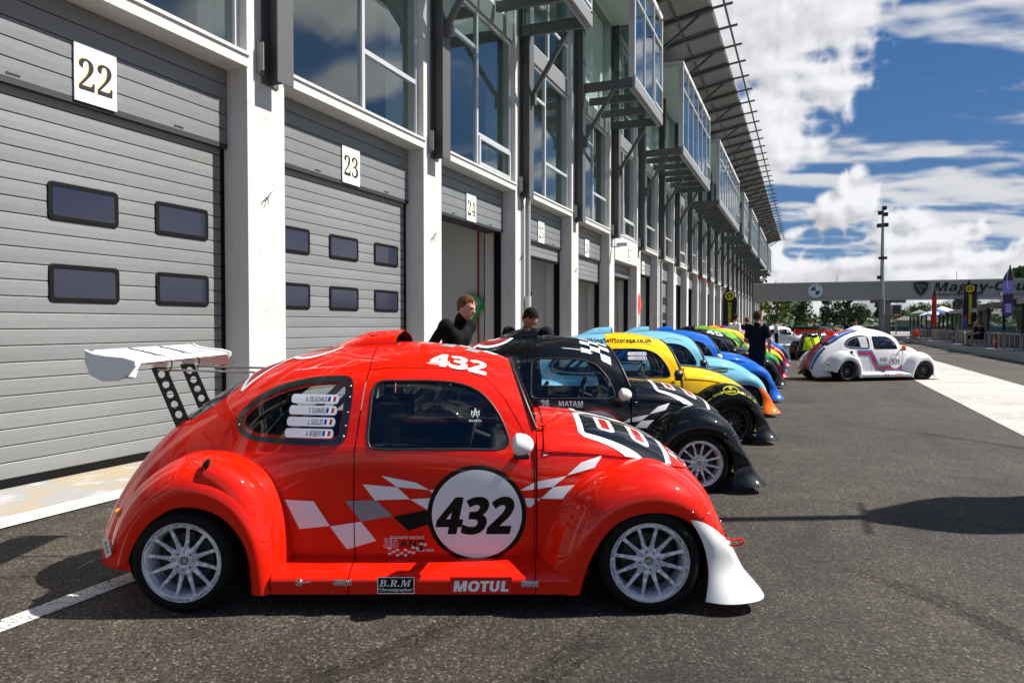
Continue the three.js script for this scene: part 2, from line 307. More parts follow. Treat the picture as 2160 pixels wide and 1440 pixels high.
const lipBack = (p, dx, dy) => [p[0] + dx, p[1] + dy, p[2] - 0.05];
const FF = [
  [[0.842, 0.10, 0.805], [0.80, 0.10, 0.82], [0.72, 0.10, 0.775], [0.65, 0.10, 0.69], [0.60, 0.10, 0.60]],
  [[0.878, 0.243, 0.815], [0.84, 0.262, 0.832], [0.765, 0.295, 0.785], [0.69, 0.31, 0.70], [0.62, 0.32, 0.61]],
  [[0.95, 0.387, 0.82], [0.912, 0.432, 0.838], [0.85, 0.495, 0.79], [0.785, 0.538, 0.70], [0.71, 0.555, 0.60]],
  [[1.052, 0.485, 0.82], [1.033, 0.55, 0.838], [1.0, 0.635, 0.785], [0.962, 0.687, 0.68], [0.92, 0.70, 0.55]],
  [[1.19, 0.526, 0.82], [1.19, 0.60, 0.833], [1.19, 0.69, 0.772], [1.185, 0.742, 0.65], [1.18, 0.75, 0.49]],
  [[1.31, 0.517, 0.812], [1.33, 0.587, 0.822], [1.352, 0.66, 0.755], [1.365, 0.70, 0.63], [1.37, 0.70, 0.45]],
  [[1.412, 0.468, 0.80], [1.445, 0.525, 0.803], [1.482, 0.58, 0.735], [1.507, 0.60, 0.60], [1.52, 0.60, 0.41]],
  [[1.478, 0.37, 0.79], [1.523, 0.41, 0.787], [1.573, 0.445, 0.717], [1.605, 0.455, 0.575], [1.62, 0.455, 0.38]],
  [[1.508, 0.25, 0.78], [1.566, 0.275, 0.768], [1.625, 0.295, 0.695], [1.66, 0.30, 0.55], [1.67, 0.30, 0.36]],
  [[1.515, 0.13, 0.77], [1.583, 0.14, 0.752], [1.65, 0.15, 0.675], [1.685, 0.15, 0.53], [1.69, 0.15, 0.34]]];
const FR = [
  [[-0.841, 0.10, 0.805], [-0.795, 0.10, 0.828], [-0.735, 0.10, 0.785], [-0.69, 0.10, 0.70], [-0.66, 0.10, 0.60]],
  [[-0.853, 0.285, 0.82], [-0.812, 0.305, 0.842], [-0.752, 0.33, 0.795], [-0.703, 0.345, 0.705], [-0.67, 0.355, 0.60]],
  [[-0.902, 0.413, 0.826], [-0.866, 0.458, 0.847], [-0.812, 0.515, 0.80], [-0.762, 0.552, 0.705], [-0.71, 0.572, 0.60]],
  [[-1.0, 0.512, 0.826], [-0.977, 0.58, 0.848], [-0.942, 0.665, 0.80], [-0.905, 0.718, 0.70], [-0.87, 0.738, 0.57]],
  [[-1.142, 0.558, 0.826], [-1.142, 0.64, 0.846], [-1.142, 0.732, 0.79], [-1.142, 0.782, 0.68], [-1.142, 0.795, 0.53]],
  [[-1.268, 0.537, 0.82], [-1.288, 0.615, 0.835], [-1.312, 0.70, 0.772], [-1.328, 0.742, 0.655], [-1.34, 0.75, 0.50]],
  [[-1.382, 0.455, 0.812], [-1.428, 0.517, 0.82], [-1.478, 0.577, 0.75], [-1.508, 0.608, 0.625], [-1.52, 0.615, 0.45]],
  [[-1.458, 0.345, 0.80], [-1.518, 0.383, 0.798], [-1.582, 0.422, 0.722], [-1.62, 0.44, 0.585], [-1.64, 0.445, 0.42]],
  [[-1.503, 0.235, 0.79], [-1.566, 0.255, 0.778], [-1.64, 0.275, 0.70], [-1.69, 0.285, 0.555], [-1.71, 0.29, 0.38]]];
function fenderSoup(rows, cx, flip, nu, nv) {
  const full = rows.map((r) => { const [x, y] = r[0], l = Math.hypot(x - cx, y - 0.28), dx = (x - cx) / l, dy = (y - 0.28) / l; return [[x + dx * 0.012, y + dy * 0.012, r[0][2] - 0.055], [x - dx * 0.002, y - dy * 0.002, r[0][2] - 0.018], ...r]; });
  return gridSoup(net(full), nu, nv, flip);
}
const SP = [
  [[1.405, 0.485, 0.812], [1.470, 0.365, 0.808], [1.505, 0.205, 0.788], [1.485, 0.065, 0.815]],
  [[1.455, 0.476, 0.808], [1.528, 0.350, 0.798], [1.568, 0.200, 0.778], [1.605, 0.062, 0.848]],
  [[1.527, 0.434, 0.785], [1.598, 0.315, 0.765], [1.662, 0.185, 0.742], [1.745, 0.065, 0.815]],
  [[1.606, 0.362, 0.715], [1.668, 0.265, 0.700], [1.728, 0.165, 0.680], [1.803, 0.070, 0.740]],
  [[1.672, 0.318, 0.53], [1.706, 0.240, 0.530], [1.738, 0.165, 0.540], [1.815, 0.078, 0.57]],
  [[1.715, 0.300, 0.27], [1.735, 0.225, 0.270], [1.757, 0.160, 0.275], [1.815, 0.085, 0.29]],
  [[1.725, 0.285, 0.0], [1.745, 0.215, 0.0], [1.765, 0.155, 0.0], [1.815, 0.085, 0.0]]];

// door, windows, hood outlines in side view
const smoothPoly = (pts, n = 110) => outline(pts, n);
const quarterGlass = smoothPoly([[-1.032, 0.955], [-0.985, 1.03], [-0.86, 1.118], [-0.66, 1.178], [-0.47, 1.196], [-0.398, 1.19], [-0.378, 1.165], [-0.372, 1.08], [-0.383, 0.95], [-0.395, 0.87], [-0.42, 0.845], [-0.55, 0.838], [-0.75, 0.84], [-0.92, 0.852], [-1.0, 0.885]]);
const quarterHole = { d: (x, y) => quarterGlass.d(x, y) - 0.045 };
const doorGlass = smoothPoly([[-0.262, 0.83], [-0.275, 0.86], [-0.272, 1.0], [-0.262, 1.135], [-0.235, 1.165], [-0.10, 1.172], [0.08, 1.170], [0.22, 1.152], [0.325, 1.105], [0.405, 1.02], [0.462, 0.91], [0.475, 0.845], [0.45, 0.822], [0.25, 0.82], [0, 0.82], [-0.2, 0.82]]);
const doorShape = polyline([[-0.343, 0.205], [-0.343, 0.80], [-0.336, 1.0], [-0.318, 1.20], [-0.30, 1.232], [-0.15, 1.243], [0.10, 1.238], [0.25, 1.218], [0.36, 1.172], [0.45, 1.08], [0.53, 0.95], [0.585, 0.84], [0.612, 0.76], [0.613, 0.55], [0.613, 0.205]]);
const WS = (y) => 0.628 - 0.40 * (y - 0.90);        // the windscreen's slope
const clampSeam = (x, y) => x - (y < 0.8 ? -0.343 : lerp(-0.343, -0.300, clamp((y - 0.8) / 0.43)));   // seam between rear and front body sections
const hoodEdge = (x) => { const t = (x - 0.64) / 1.0; return 0.805 - 0.02 * t - 0.19 * t * t; };
const HOLE = { front: 1.19, rear: -1.2 };

function carGeometry(k) {        // k scales the fineness
  const G = {}, nu = Math.round(150 * k), nv = Math.round(120 * k);
  const A = gridSoup(bodyA, nu, nv, true), right = cut(A, (x, y, z) => z + 1e-9);
  const A1 = cut(A, (x, y) => (y < 0.9 ? 0.622 - x : WS(y) - x));
  const inWheel = (x, y, z) => Math.hypot(x + 1.2, y - 0.28) - 0.315;
  const A2 = cut(A1, (x, y, z) => (Math.abs(z) < 0.42 ? 1 : inWheel(x, y, z)));
  const noQuarter = cut(A2, (x, y) => -quarterHole.d(x, y));
  const rear0 = cut(noQuarter, (x, y) => -clampSeam(x, y) - 0.0028);
  const rearGlassShape = smoothPoly([[-1.44, 0.20], [-1.36, 0.27], [-1.16, 0.28], [-1.07, 0.20], [-1.05, 0], [-1.07, -0.20], [-1.16, -0.28], [-1.36, -0.27], [-1.44, -0.20], [-1.46, 0]], 80);
  const onBack = (x, y, z) => (y > 0.7 ? rearGlassShape.d(x, z) : -0.08);
  G.rear = geo(cut(rear0, (x, y, z) => -onBack(x, y, z)));
  G.rearGlass = geo(offset(cut(A2, (x, y, z) => onBack(x, y, z)), -0.004));
  const front0 = cut(A2, (x, y) => clampSeam(x, y) - 0.0028);
  G.roof = geo(cut(front0, (x, y) => -doorShape.d(x, y) - 0.0024));
  const doors = cut(front0, (x, y) => doorShape.d(x, y) - 0.0024), doorR = cut(doors, (x, y, z) => z), door1 = cut(doorR, (x, y) => -doorGlass.d(x, y));
  G.door = geo(offset(door1, 0.002));
  G.doorL = mirrorZ(G.door);
  // glass
  const q1 = offset(cut(right, (x, y) => quarterGlass.d(x, y)), 0.006);
  const band = (x, y) => 0.03 + 0.012 * sstep(-0.5, -0.4, x) - quarterGlass.d(x, y);
  G.quarterBorder = geo(cut(q1, band)); G.quarterGlass = geo(cut(q1, (x, y) => -band(x, y)));
  G.quarterBorderL = mirrorZ(G.quarterBorder); G.quarterGlassL = mirrorZ(G.quarterGlass);
  const dg = offset(cut(right, (x, y) => doorGlass.d(x, y) + 0.006), -0.012);
  G.doorGlass = geo(dg); G.doorGlassL = mirrorZ(G.doorGlass);
  const ring = doorGlass.pts.filter((_, i) => i % 2 === 0).map(([x, y]) => [x, y, zOn(right, x, y) - 0.004]);
  G.doorSeal = tube(ring, 0.009, 90, 6, true); G.doorSealL = mirrorZ(G.doorSeal);
  // inner trim below the windows and over the roof
  const trim = offset(cut(A2, (x, y, z) => (y < 0.80 ? 1 : -1)), -0.03);
  G.trim = geo(cut(trim, (x) => x + 1.35));
  const lining = offset(cut(cut(cut(cut(A1, (x, y) => y - 0.80), (x) => x + 1.40), (x, y, z) => -onBack(x, y, z) - 0.02), (x, y) => Math.min(-quarterHole.d(x, y) - 0.012, -doorShape.d(x, y) - 0.004)), -0.022);
  G.lining = geo(lining);
  // windscreen: flat, in the plane where the cabin is sliced
  const edge = []; for (let i = 0; i <= 60; i++) { const t = i / 60; let lo = 0, hi = 0.5; const f = (s) => { const p = bodyA(s, lerp(0.16, 0.84, t)); return p[0] - WS(Math.max(p[1], 0.5)); }; for (let m = 0; m < 30; m++) { const mid = (lo + hi) / 2; if (f(mid) > 0) lo = mid; else hi = mid; } edge.push(bodyA(lo, lerp(0.16, 0.84, t))); }
  const up = edge.filter((p) => p[1] > 0.885);
  const sh = new THREE.Shape(up.map((p) => new THREE.Vector2(p[2], p[1]))), sg = new THREE.ShapeGeometry(sh);
  { const p = sg.attributes.position; for (let i = 0; i < p.count; i++) { const z = p.getX(i), y = p.getY(i); p.setXYZ(i, WS(y) - 0.004, y, z); } sg.computeVertexNormals(); }
  G.screen = sg; G.screenSeal = tube(up.map((p) => [p[0] + 0.002, p[1], p[2]]), 0.012, 70, 6);
  G.screenTop = (() => { const b = cut(cut({ p: [], n: [] }, () => 1), () => 1); const s2 = new THREE.Shape(up.filter((p) => p[1] > 1.19).map((p) => new THREE.Vector2(p[2], p[1]))), g2 = new THREE.ShapeGeometry(s2); const p = g2.attributes.position; for (let i = 0; i < p.count; i++) { const z = p.getX(i), y = p.getY(i); p.setXYZ(i, WS(y) + 0.003, y, z); g2.attributes.uv.setXY(i, (z + 0.5), (y - 1.19) / 0.08); } g2.computeVertexNormals(); return g2; })();
  // nose
  const B = gridSoup(bodyB, Math.round(90 * k), Math.round(90 * k), false), B1 = cut(B, (x) => x - 0.6285);
  const B2 = cut(B1, (x, y, z) => (Math.abs(z) < 0.40 ? 1 : Math.hypot(x - 1.2, y - 0.28) - 0.315));
  G.hood = geo(offset(cut(cut(B2, (x, y) => y - hoodEdge(x)), (x) => x - 0.665), 0.009));
  const under = cut(B2, (x, y) => hoodEdge(x) - y + 0.012), cowl = cut(cut(B2, (x, y) => y - hoodEdge(x)), (x) => 0.70 - x);
  G.quarter = geo(join(under, cowl));
  // fenders
  const f = fenderSoup(FF, 1.2, false, Math.round(54 * k), Math.round(34 * k)), r = fenderSoup(FR, -1.2, true, Math.round(54 * k), Math.round(34 * k));
  G.fenderFR = geo(f); G.fenderFL = mirrorZ(G.fenderFR); G.fenderRR = geo(r); G.fenderRL = mirrorZ(G.fenderRR);
  // front spoiler, with thickness
  const s0 = gridSoup(net(SP), Math.round(48 * k), Math.round(26 * k), false), s1 = join(s0, backside(offset(s0, -0.006)));
  G.spoilerR = geo(s1); G.spoilerL = mirrorZ(G.spoilerR);
  // flat floor of the spoiler and the car
  const fl = new THREE.Shape([[-1.6, 0.4], [-1.5, 0.55], [-0.85, 0.60], [-0.85, 0.78], [0.85, 0.78], [0.85, 0.60], [1.48, 0.58], [1.6, 0.5], [1.6, -0.5], [1.48, -0.58], [0.85, -0.60], [0.85, -0.78], [-0.85, -0.78], [-0.85, -0.60], [-1.5, -0.55], [-1.6, -0.4]].map((p) => new THREE.Vector2(...p)));
  G.floor = new THREE.ExtrudeGeometry(fl, { depth: 0.02, bevelEnabled: false }); G.floor.rotateX(Math.PI / 2); G.floor.translate(0, 0.115, 0);
  // side skirt
  const sk = [[0.60, 0.245], [0.66, 0.240], [0.735, 0.222], [0.795, 0.196], [0.818, 0.175], [0.816, 0.14], [0.808, 0.105], [0.79, 0.100], [0.60, 0.100]];
  const skirt = gridSoup((s, t) => { const q = spline(sk.slice(0, 7))(t * 6), x = lerp(-0.74, 0.84, s); return [x, q[1], q[0]]; }, 40, 24, true);
  const sk1 = (lo, hi) => cut(cut(skirt, (x) => x - lo), (x) => hi - x);
  const bot = (lo, hi) => box(lo, 0.100, 0.60, hi, 0.106, 0.806);
  G.skirtRear = fuse([geo(sk1(-0.74, -0.3455)), bot(-0.74, -0.3455)]); G.skirtMid = fuse([geo(sk1(-0.3405, 0.612)), bot(-0.3405, 0.612)]); G.skirtFront = fuse([geo(sk1(0.617, 0.84)), bot(0.617, 0.84)]);
  for (const n of ['skirtRear', 'skirtMid', 'skirtFront']) G[n + 'L'] = mirrorZ(G[n]);
  // wheels: 12-spoke rim, slick tyre
  const N = Math.round(72 * Math.sqrt(k)), tyreP = [[0.205, -0.094], [0.222, -0.098], [0.243, -0.095], [0.257, -0.082], [0.2625, -0.062], [0.2635, 0], [0.2625, 0.062], [0.257, 0.082], [0.243, 0.095], [0.222, 0.098], [0.205, 0.094]];
  G.tyre = new THREE.LatheGeometry(tyreP.map((p) => new THREE.Vector2(p[0], p[1])), N); G.tyre.rotateX(Math.PI / 2);
  const rimP = [[0.188, -0.09], [0.205, -0.092], [0.206, -0.085], [0.186, -0.07], [0.170, -0.03], [0.170, 0.05], [0.178, 0.075], [0.180, 0.087], [0.184, 0.0905], [0.203, 0.0915], [0.2075, 0.094], [0.2085, 0.091], [0.206, 0.085]];
  const rim = new THREE.LatheGeometry(rimP.map((p) => new THREE.Vector2(p[0], p[1])), N); rim.rotateX(Math.PI / 2);
  const sp = [rim];
  const spk = (a) => {           // one spoke: broad and deep at the hub, slim at the lip
    const f2 = (s, t) => { const r = lerp(0.058, 0.181, s), w = lerp(0.0135, 0.0075, Math.pow(s, 0.7)) + 0.010 * Math.exp(-s * 14) + 0.006 * Math.exp((s - 1) * 14), zc = lerp(0.060, 0.080, Math.pow(s, 1.6)), th = lerp(0.017, 0.010, s), q = t * 2 * Math.PI, cx = Math.cos(q), cy = Math.sin(q); const lx = w * Math.sign(cx) * Math.pow(Math.abs(cx), 0.75), lz = zc + th * (cy > 0 ? Math.pow(cy, 0.8) * 0.55 : -Math.pow(-cy, 0.6)); return [r * Math.cos(a) - lx * Math.sin(a), r * Math.sin(a) + lx * Math.cos(a), lz]; };
    return geo(gridSoup(f2, k > 0.6 ? 9 : 4, k > 0.6 ? 12 : 8, false));
  };
  for (let i = 0; i < 12; i++) sp.push(spk(i * Math.PI / 6 + 0.12));
  const hubShape = new THREE.Shape(); hubShape.absarc(0, 0, 0.064, 0, Math.PI * 2);
  const hole = (x, y, r) => { const h = new THREE.Path(); h.absarc(x, y, r, 0, Math.PI * 2, true); hubShape.holes.push(h); };
  hole(0, 0, 0.026); for (let i = 0; i < 8; i++) { const a = i * Math.PI / 4; hole(0.046 * Math.cos(a), 0.046 * Math.sin(a), i % 2 ? 0.0062 : 0.0092); }
  const hub = new THREE.ExtrudeGeometry(hubShape, { depth: 0.03, bevelEnabled: true, bevelSize: 0.003, bevelThickness: 0.003, bevelSegments: 2, curveSegments: k > 0.6 ? 18 : 8 }); hub.translate(0, 0, 0.032);
  sp.push(hub);
  G.rim = fuse(sp); G.rimRing = new THREE.RingGeometry(0.185, 0.2045, 72); { const q = G.rimRing.attributes.position, u = G.rimRing.attributes.uv; for (let i = 0; i < q.count; i++) u.setXY(i, 0.5 + q.getX(i) / 0.412, 0.5 + q.getY(i) / 0.412); }
  const nuts = []; for (let i = 0; i < 4; i++) { const a = i * Math.PI / 2, c = new THREE.CylinderGeometry(0.0075, 0.0075, 0.02, 6); c.rotateX(Math.PI / 2); c.translate(0.046 * Math.cos(a), 0.046 * Math.sin(a), 0.038); nuts.push(c); }
  { const c = new THREE.CylinderGeometry(0.012, 0.014, 0.02, 8); c.rotateX(Math.PI / 2); c.translate(0, 0, 0.045); nuts.push(c); }
  { const c = new THREE.CylinderGeometry(0.056, 0.056, 0.012, 24); c.rotateX(Math.PI / 2); c.translate(0, 0, 0.030); nuts.push(c); }
  G.nuts = fuse(nuts);
  const disc = new THREE.CylinderGeometry(0.135, 0.135, 0.024, 48); disc.rotateX(Math.PI / 2); disc.translate(0, 0, 0.0);
  const cal = box(-0.04, 0.085, -0.03, 0.05, 0.14, 0.035, 0.01), well = new THREE.CylinderGeometry(0.17, 0.17, 0.006, 40); well.rotateX(Math.PI / 2); well.translate(0, 0, -0.06);
  G.brake = fuse([disc, cal, well]);
  // wheel housings so that no light leaks into the cabin
  const liner = (cx) => { const c = new THREE.CylinderGeometry(0.312, 0.312, 0.33, 30, 1, true, 0, Math.PI * 2); c.rotateX(Math.PI / 2); c.translate(cx, 0.28, 0.565); const w = new THREE.CylinderGeometry(0.318, 0.318, 0.012, 30); w.rotateX(Math.PI / 2); w.translate(cx, 0.28, 0.405); return cut2(fuse([c, w])); };
  const cut2 = (g) => { const s = cut({ p: Array.from(g.attributes.position.array), n: Array.from(g.attributes.normal.array) }, (x, y) => y - 0.15); return geo(s); };
  const lf = liner(1.2), lr = liner(-1.2); G.liners = [lf, mirrorZ(lf), lr, mirrorZ(lr)];
  // roof intake
  const scoop0 = gridSoup((s, t) => {
    const x = lerp(-0.66, -0.13, s), hh = 0.070 * sstep(0, 0.62, s) + 0.001, hw = 0.135 + 0.02 * s, q = t * 2 - 1;
    const e = Math.sign(q) * Math.pow(Math.abs(q), 0.8), prof = Math.pow(Math.max(0, 1 - Math.pow(Math.abs(e), 7)), 0.42); return [x, topA(x) - 0.04 * Math.abs(e) - 0.012 + (hh + 0.012) * prof, e * (hw + 0.014 * (1 - prof))];
  }, Math.round(40 * k), Math.round(48 * k), true), scoop = cut(scoop0, (x, y, z) => -0.14 - 0.20 * (z + 0.15) - x);
  G.scoop = geo(scoop); G.scoopLin = geo(backside(offset(scoop, -0.008)));
  G.scoopIn = fuse([box(-0.36, 1.362, -0.10, -0.31, 1.418, 0.10), box(-0.31, 1.366, -0.10, -0.24, 1.374, 0.10)]);
  // rear wing: blade with turned-down ends, two drilled uprights, stay rods
  const foil = [[0, 0], [0.018, 0.016], [0.07, 0.028], [0.14, 0.034], [0.20, 0.046], [0.245, 0.068], [0.252, 0.064], [0.215, 0.030], [0.15, 0.008], [0.08, -0.010], [0.025, -0.014], [0, 0]];
  const fs = spline(foil), WX = -1.50, WY = 1.275;
  const wing = gridSoup((s, t) => {
    const z = lerp(-0.66, 0.66, s), e = sstep(0.58, 0.66, Math.abs(z)), q = fs(t * 11), thick = 1 - 0.9 * sstep(0.62, 0.66, Math.abs(z)); let y = q[1];
    y = lerp(y, -0.075 + y * 0.3, e * e); return [WX - q[0] * 1.0, WY + y, z + Math.sign(z) * 0.018 * e * (1 - e)];
  }, Math.round(70 * k), Math.round(40 * k), false);
  const capShape = new THREE.Shape([[0.0, 0.012], [0.06, 0.03], [0.15, 0.038], [0.22, 0.05], [0.258, 0.068], [0.262, 0.02], [0.235, -0.055], [0.17, -0.088], [0.09, -0.085], [0.03, -0.05], [0.0, -0.01]].map((p) => new THREE.Vector2(...p)));
  const cap = new THREE.ExtrudeGeometry(capShape, { depth: 0.008, bevelEnabled: true, bevelSize: 0.006, bevelThickness: 0.006, bevelSegments: 3 }); cap.rotateY(Math.PI); cap.translate(0, 0, 0.008);
  const capA = cap.clone(); capA.translate(WX, WY, 0.654); const capB = cap.clone(); capB.translate(WX, WY, -0.662);
  G.wing = fuse([geo(wing), capA, capB, box(WX - 0.13, WY - 0.045, 0.185, WX - 0.05, WY + 0.005, 0.20), box(WX - 0.13, WY - 0.045, -0.20, WX - 0.05, WY + 0.005, -0.185)]);
  const upShape = new THREE.Shape([[-1.645, 1.225], [-1.560, 1.24], [-1.415, 0.90], [-1.495, 0.86]].map((p) => new THREE.Vector2(...p)));
  for (let i = 0; i < 5; i++) { const t = 0.12 + i * 0.165, h = new THREE.Path(), x = lerp(-1.602, -1.452, t), y = lerp(1.23, 0.87, t); h.absarc(x, y, 0.022, 0, Math.PI * 2, true); upShape.holes.push(h); }
  const uprt = new THREE.ExtrudeGeometry(upShape, { depth: 0.006, bevelEnabled: false, curveSegments: 10 }), upL = uprt.clone(); uprt.translate(0, 0, 0.187); upL.translate(0, 0, -0.193);
  G.uprightR = uprt; G.uprightL = upL;
  G.strut = [bar([-1.60, 1.215, 0.20], [-1.03, 1.20, 0.20], 0.014, 0.014, true), bar([-1.60, 1.215, -0.20], [-1.03, 1.20, -0.20], 0.014, 0.014, true)];
  G.strap = [tube([[WX - 0.25, WY + 0.07, 0.25], [WX - 0.1, WY + 0.036, 0.25], [WX + 0.004, WY - 0.002, 0.25], [WX - 0.03, WY - 0.09, 0.22]], 0.004, 16, 5), tube([[WX - 0.25, WY + 0.07, -0.12], [WX - 0.1, WY + 0.036, -0.12], [WX + 0.004, WY - 0.002, -0.12], [WX - 0.03, WY - 0.09, -0.18]], 0.004, 16, 5)];
  // mirror
  const mir = gridSoup((s, t) => { const a = s * Math.PI, b = t * Math.PI * 2, sx = Math.sin(a) * Math.cos(b), sy = Math.sin(a) * Math.sin(b), sz = Math.cos(a); const xx = sz > 0 ? sz : sz * 0.35; return [0.52 + 0.085 * xx, 0.868 + 0.058 * sx * 1.0 * (1 + 0.12 * sz), 0.795 + 0.068 * sy]; }, 22, 30, true);
  G.mirror = geo(mir); G.mirrorL = mirrorZ(G.mirror);
  G.mirrorArm = fuse([bar([0.545, 0.80, 0.655], [0.545, 0.825, 0.79], 0.055, 0.045, true), box(0.50, 0.795, 0.755, 0.585, 0.83, 0.83, 0.012)]); G.mirrorArmL = mirrorZ(G.mirrorArm);
  // cabin: dash, driving seat, wheel, roll cage
  const seat = [box(-0.30, 0.18, -0.05, 0.10, 0.34, 0.43, 0.06), box(-0.40, 0.25, -0.04, -0.25, 1.02, 0.42, 0.06), box(-0.34, 0.86, -0.06, -0.16, 1.02, -0.01, 0.02), box(-0.34, 0.86, 0.39, -0.16, 1.02, 0.44, 0.02), box(-0.34, 0.26, -0.08, 0.06, 0.46, -0.03, 0.03), box(-0.34, 0.26, 0.41, 0.06, 0.46, 0.46, 0.03)];
  G.seat = fuse(seat); G.seat.translate(0, 0, -0.36);
  G.dash = fuse([box(0.36, 0.62, -0.60, 0.60, 0.80, 0.60, 0.05), box(0.42, 0.78, -0.35, 0.50, 0.86, 0.0, 0.03)]);
  const sw = new THREE.TorusGeometry(0.155, 0.014, 8, 40); sw.rotateY(Math.PI / 2); sw.rotateZ(-0.3); sw.translate(0.24, 0.80, -0.16);
  G.steer = fuse([sw, bar([0.24, 0.80, -0.16], [0.42, 0.73, -0.16], 0.04, 0.04, true), bar([0.24, 0.80, -0.30], [0.24, 0.80, -0.02], 0.02, 0.03)]);
  const T = (pts) => tube(pts, 0.02, 40, 10);
  const side = (z) => [T([[-0.42, 0.14, z * 0.98], [-0.42, 0.85, z * 0.97], [-0.40, 1.14, z * 0.80], [-0.38, 1.24, z * 0.60]]), T([[-0.40, 1.22, z * 0.66], [0.0, 1.25, z * 0.66], [0.30, 1.20, z * 0.68], [0.44, 1.08, z * 0.78], [0.56, 0.86, z * 0.92], [0.60, 0.5, z * 0.96], [0.60, 0.14, z * 0.96]]), bar([-0.41, 1.20, z * 0.66], [-1.15, 0.50, z * 0.72], 0.038, 0.038, true), bar([-0.42, 0.55, z * 0.96], [0.60, 0.30, z * 0.96], 0.038, 0.038, true)];
  G.cage = fuse([...side(0.6), ...side(-0.6), bar([-0.38, 1.24, -0.36], [-0.38, 1.24, 0.36], 0.04, 0.04, true), bar([-0.42, 0.80, -0.58], [-0.42, 0.80, 0.58], 0.04, 0.04, true), bar([-0.39, 1.22, -0.38], [-0.42, 0.30, 0.55], 0.04, 0.04, true), bar([0.43, 1.10, -0.46], [0.43, 1.10, 0.46], 0.04, 0.04, true)]);
  G.cabinFloor = fuse([box(-1.3, 0.125, -0.55, 0.85, 0.14, 0.55), box(-1.32, 0.14, -0.40, -1.28, 0.70, 0.40), box(0.62, 0.14, -0.56, 0.66, 0.86, 0.56)]);
  // small fittings
  G.wiper = fuse([bar([0.615, 0.965, 0.30], [0.655, 0.90, 0.10], 0.012, 0.012), bar([0.60, 1.0, 0.52], [0.628, 0.935, 0.05], 0.010, 0.014)]);
  const latch = (x, y, z) => fuse([box(x - 0.045, y - 0.016, z, x + 0.045, y + 0.016, z + 0.006, 0.003), box(x - 0.03, y - 0.010, z + 0.004, x + 0.035, y + 0.012, z + 0.016, 0.003), bar([x + 0.02, y - 0.014, z + 0.012], [x + 0.02, y + 0.018, z + 0.012], 0.008, 0.008, true), bar([x - 0.045, y, z + 0.016], [x + 0.01, y, z + 0.014], 0.006, 0.006, true)]);
  G.latch = latch(0, 0, 0);
  const clip = new THREE.TorusGeometry(0.017, 0.0025, 6, 24); G.pin = fuse([clip, bar([-0.005, 0, 0.004], [0.06, 0.005, 0.006], 0.008, 0.008, true), box(-0.012, -0.012, 0, 0.012, 0.012, 0.012, 0.004)]);
  G.rivet = new THREE.SphereGeometry(0.0065, 8, 6);
  const tl = new THREE.SphereGeometry(0.04, 16, 12); tl.scale(0.5, 1.2, 0.9); G.tail = tl;
  const hl = new THREE.SphereGeometry(0.085, 24, 16); hl.scale(0.45, 1, 1); G.head = hl;
  // bulge with an air intake on the rear fender
  const fr = net(FR), BU = (s, t) => { const q = fr(0.20 + 0.26 * s, 0.36 + 0.40 * t), d = 0.052 * Math.pow(Math.sin(Math.PI * t), 1.1) * Math.pow(s, 1.3) - 0.003; return [q[0] + d * 0.1, q[1] + d * 0.74, q[2] + d * 0.66]; }, bl = gridSoup(BU, 24, 20, true);
  G.bulge = geo(bl); G.bulgeL = mirrorZ(G.bulge);
  { const c0 = BU(1, 0.5), base = fr(0.46, 0.56), prev = fr(0.43, 0.56), ax = new THREE.Vector3(base[0] - prev[0], base[1] - prev[1], base[2] - prev[2]).normalize(), mid = [0, 1, 2].map((k) => lerp(base[k], c0[k], 0.62)); const e = new THREE.SphereGeometry(1, 20, 14); e.scale(0.012, 0.036, 0.036); ax.add(new THREE.Vector3(0, 0.45, 0.85)).normalize(); e.rotateX(-0.72); e.applyQuaternion(new THREE.Quaternion().setFromUnitVectors(new THREE.Vector3(1, 0, 0), ax)); e.translate(mid[0] + ax.x * 0.004, mid[1] + ax.y * 0.004, mid[2] + ax.z * 0.004); G.intake = e; G.intakeL = mirrorZ(e); }
  // patches of body for lettering and artwork
  const wrapR = (l, d = 0.0022) => offset(l, d);
  const sideSrc = join(cut(rear0, (x, y, z) => z - 0.3), cut(door1, () => 1), cut(under, (x, y, z) => z - 0.2));
  G.sidePatch = (x0, y0, x1, y1, d = 0.0042) => geo(offset(cut(sideSrc, (x, y) => Math.min(x - x0, x1 - x, y - y0, y1 - y)), d), (x, y) => [(x - x0) / (x1 - x0), (y - y0) / (y1 - y0)]);
  const topSrc = join(cut(cut(A1, (x, y) => y - 1.0), (x, y) => -doorShape.d(x, y)));
  G.topPatch = (x0, z0, x1, z1, hood = false, d = 0.0035) => { const src = hood ? cut(cut(B2, (x, y) => y - hoodEdge(x) - 0.004), (x) => x - 0.672) : topSrc; return geo(offset(cut(cut(src, (x, y, z) => Math.min(x - x0, x1 - x, z - z0, z1 - z)), (x, y) => Math.abs(clampSeam(x, y)) - 0.003), hood ? 0.009 + d : d), (x, y, z) => [(x - x0) / (x1 - x0), (z1 - z) / (z1 - z0)]); };
  G.fenderPatch = (x0, y0, x1, y1, d = 0.003) => geo(offset(cut(f, (x, y, z) => Math.min(x - x0, x1 - x, y - y0, y1 - y)), d), (x, y) => [(x - x0) / (x1 - x0), (y - y0) / (y1 - y0)]);
  G.zSide = (x, y) => zOn(right, x, y);
  G.glassPatch = (x0, y0, x1, y1, d = 0.009) => geo(offset(cut(right, (x, y) => Math.min(x - x0, x1 - x, y - y0, y1 - y)), d), (x, y) => [(x - x0) / (x1 - x0), (y - y0) / (y1 - y0)]);
  return G;
}
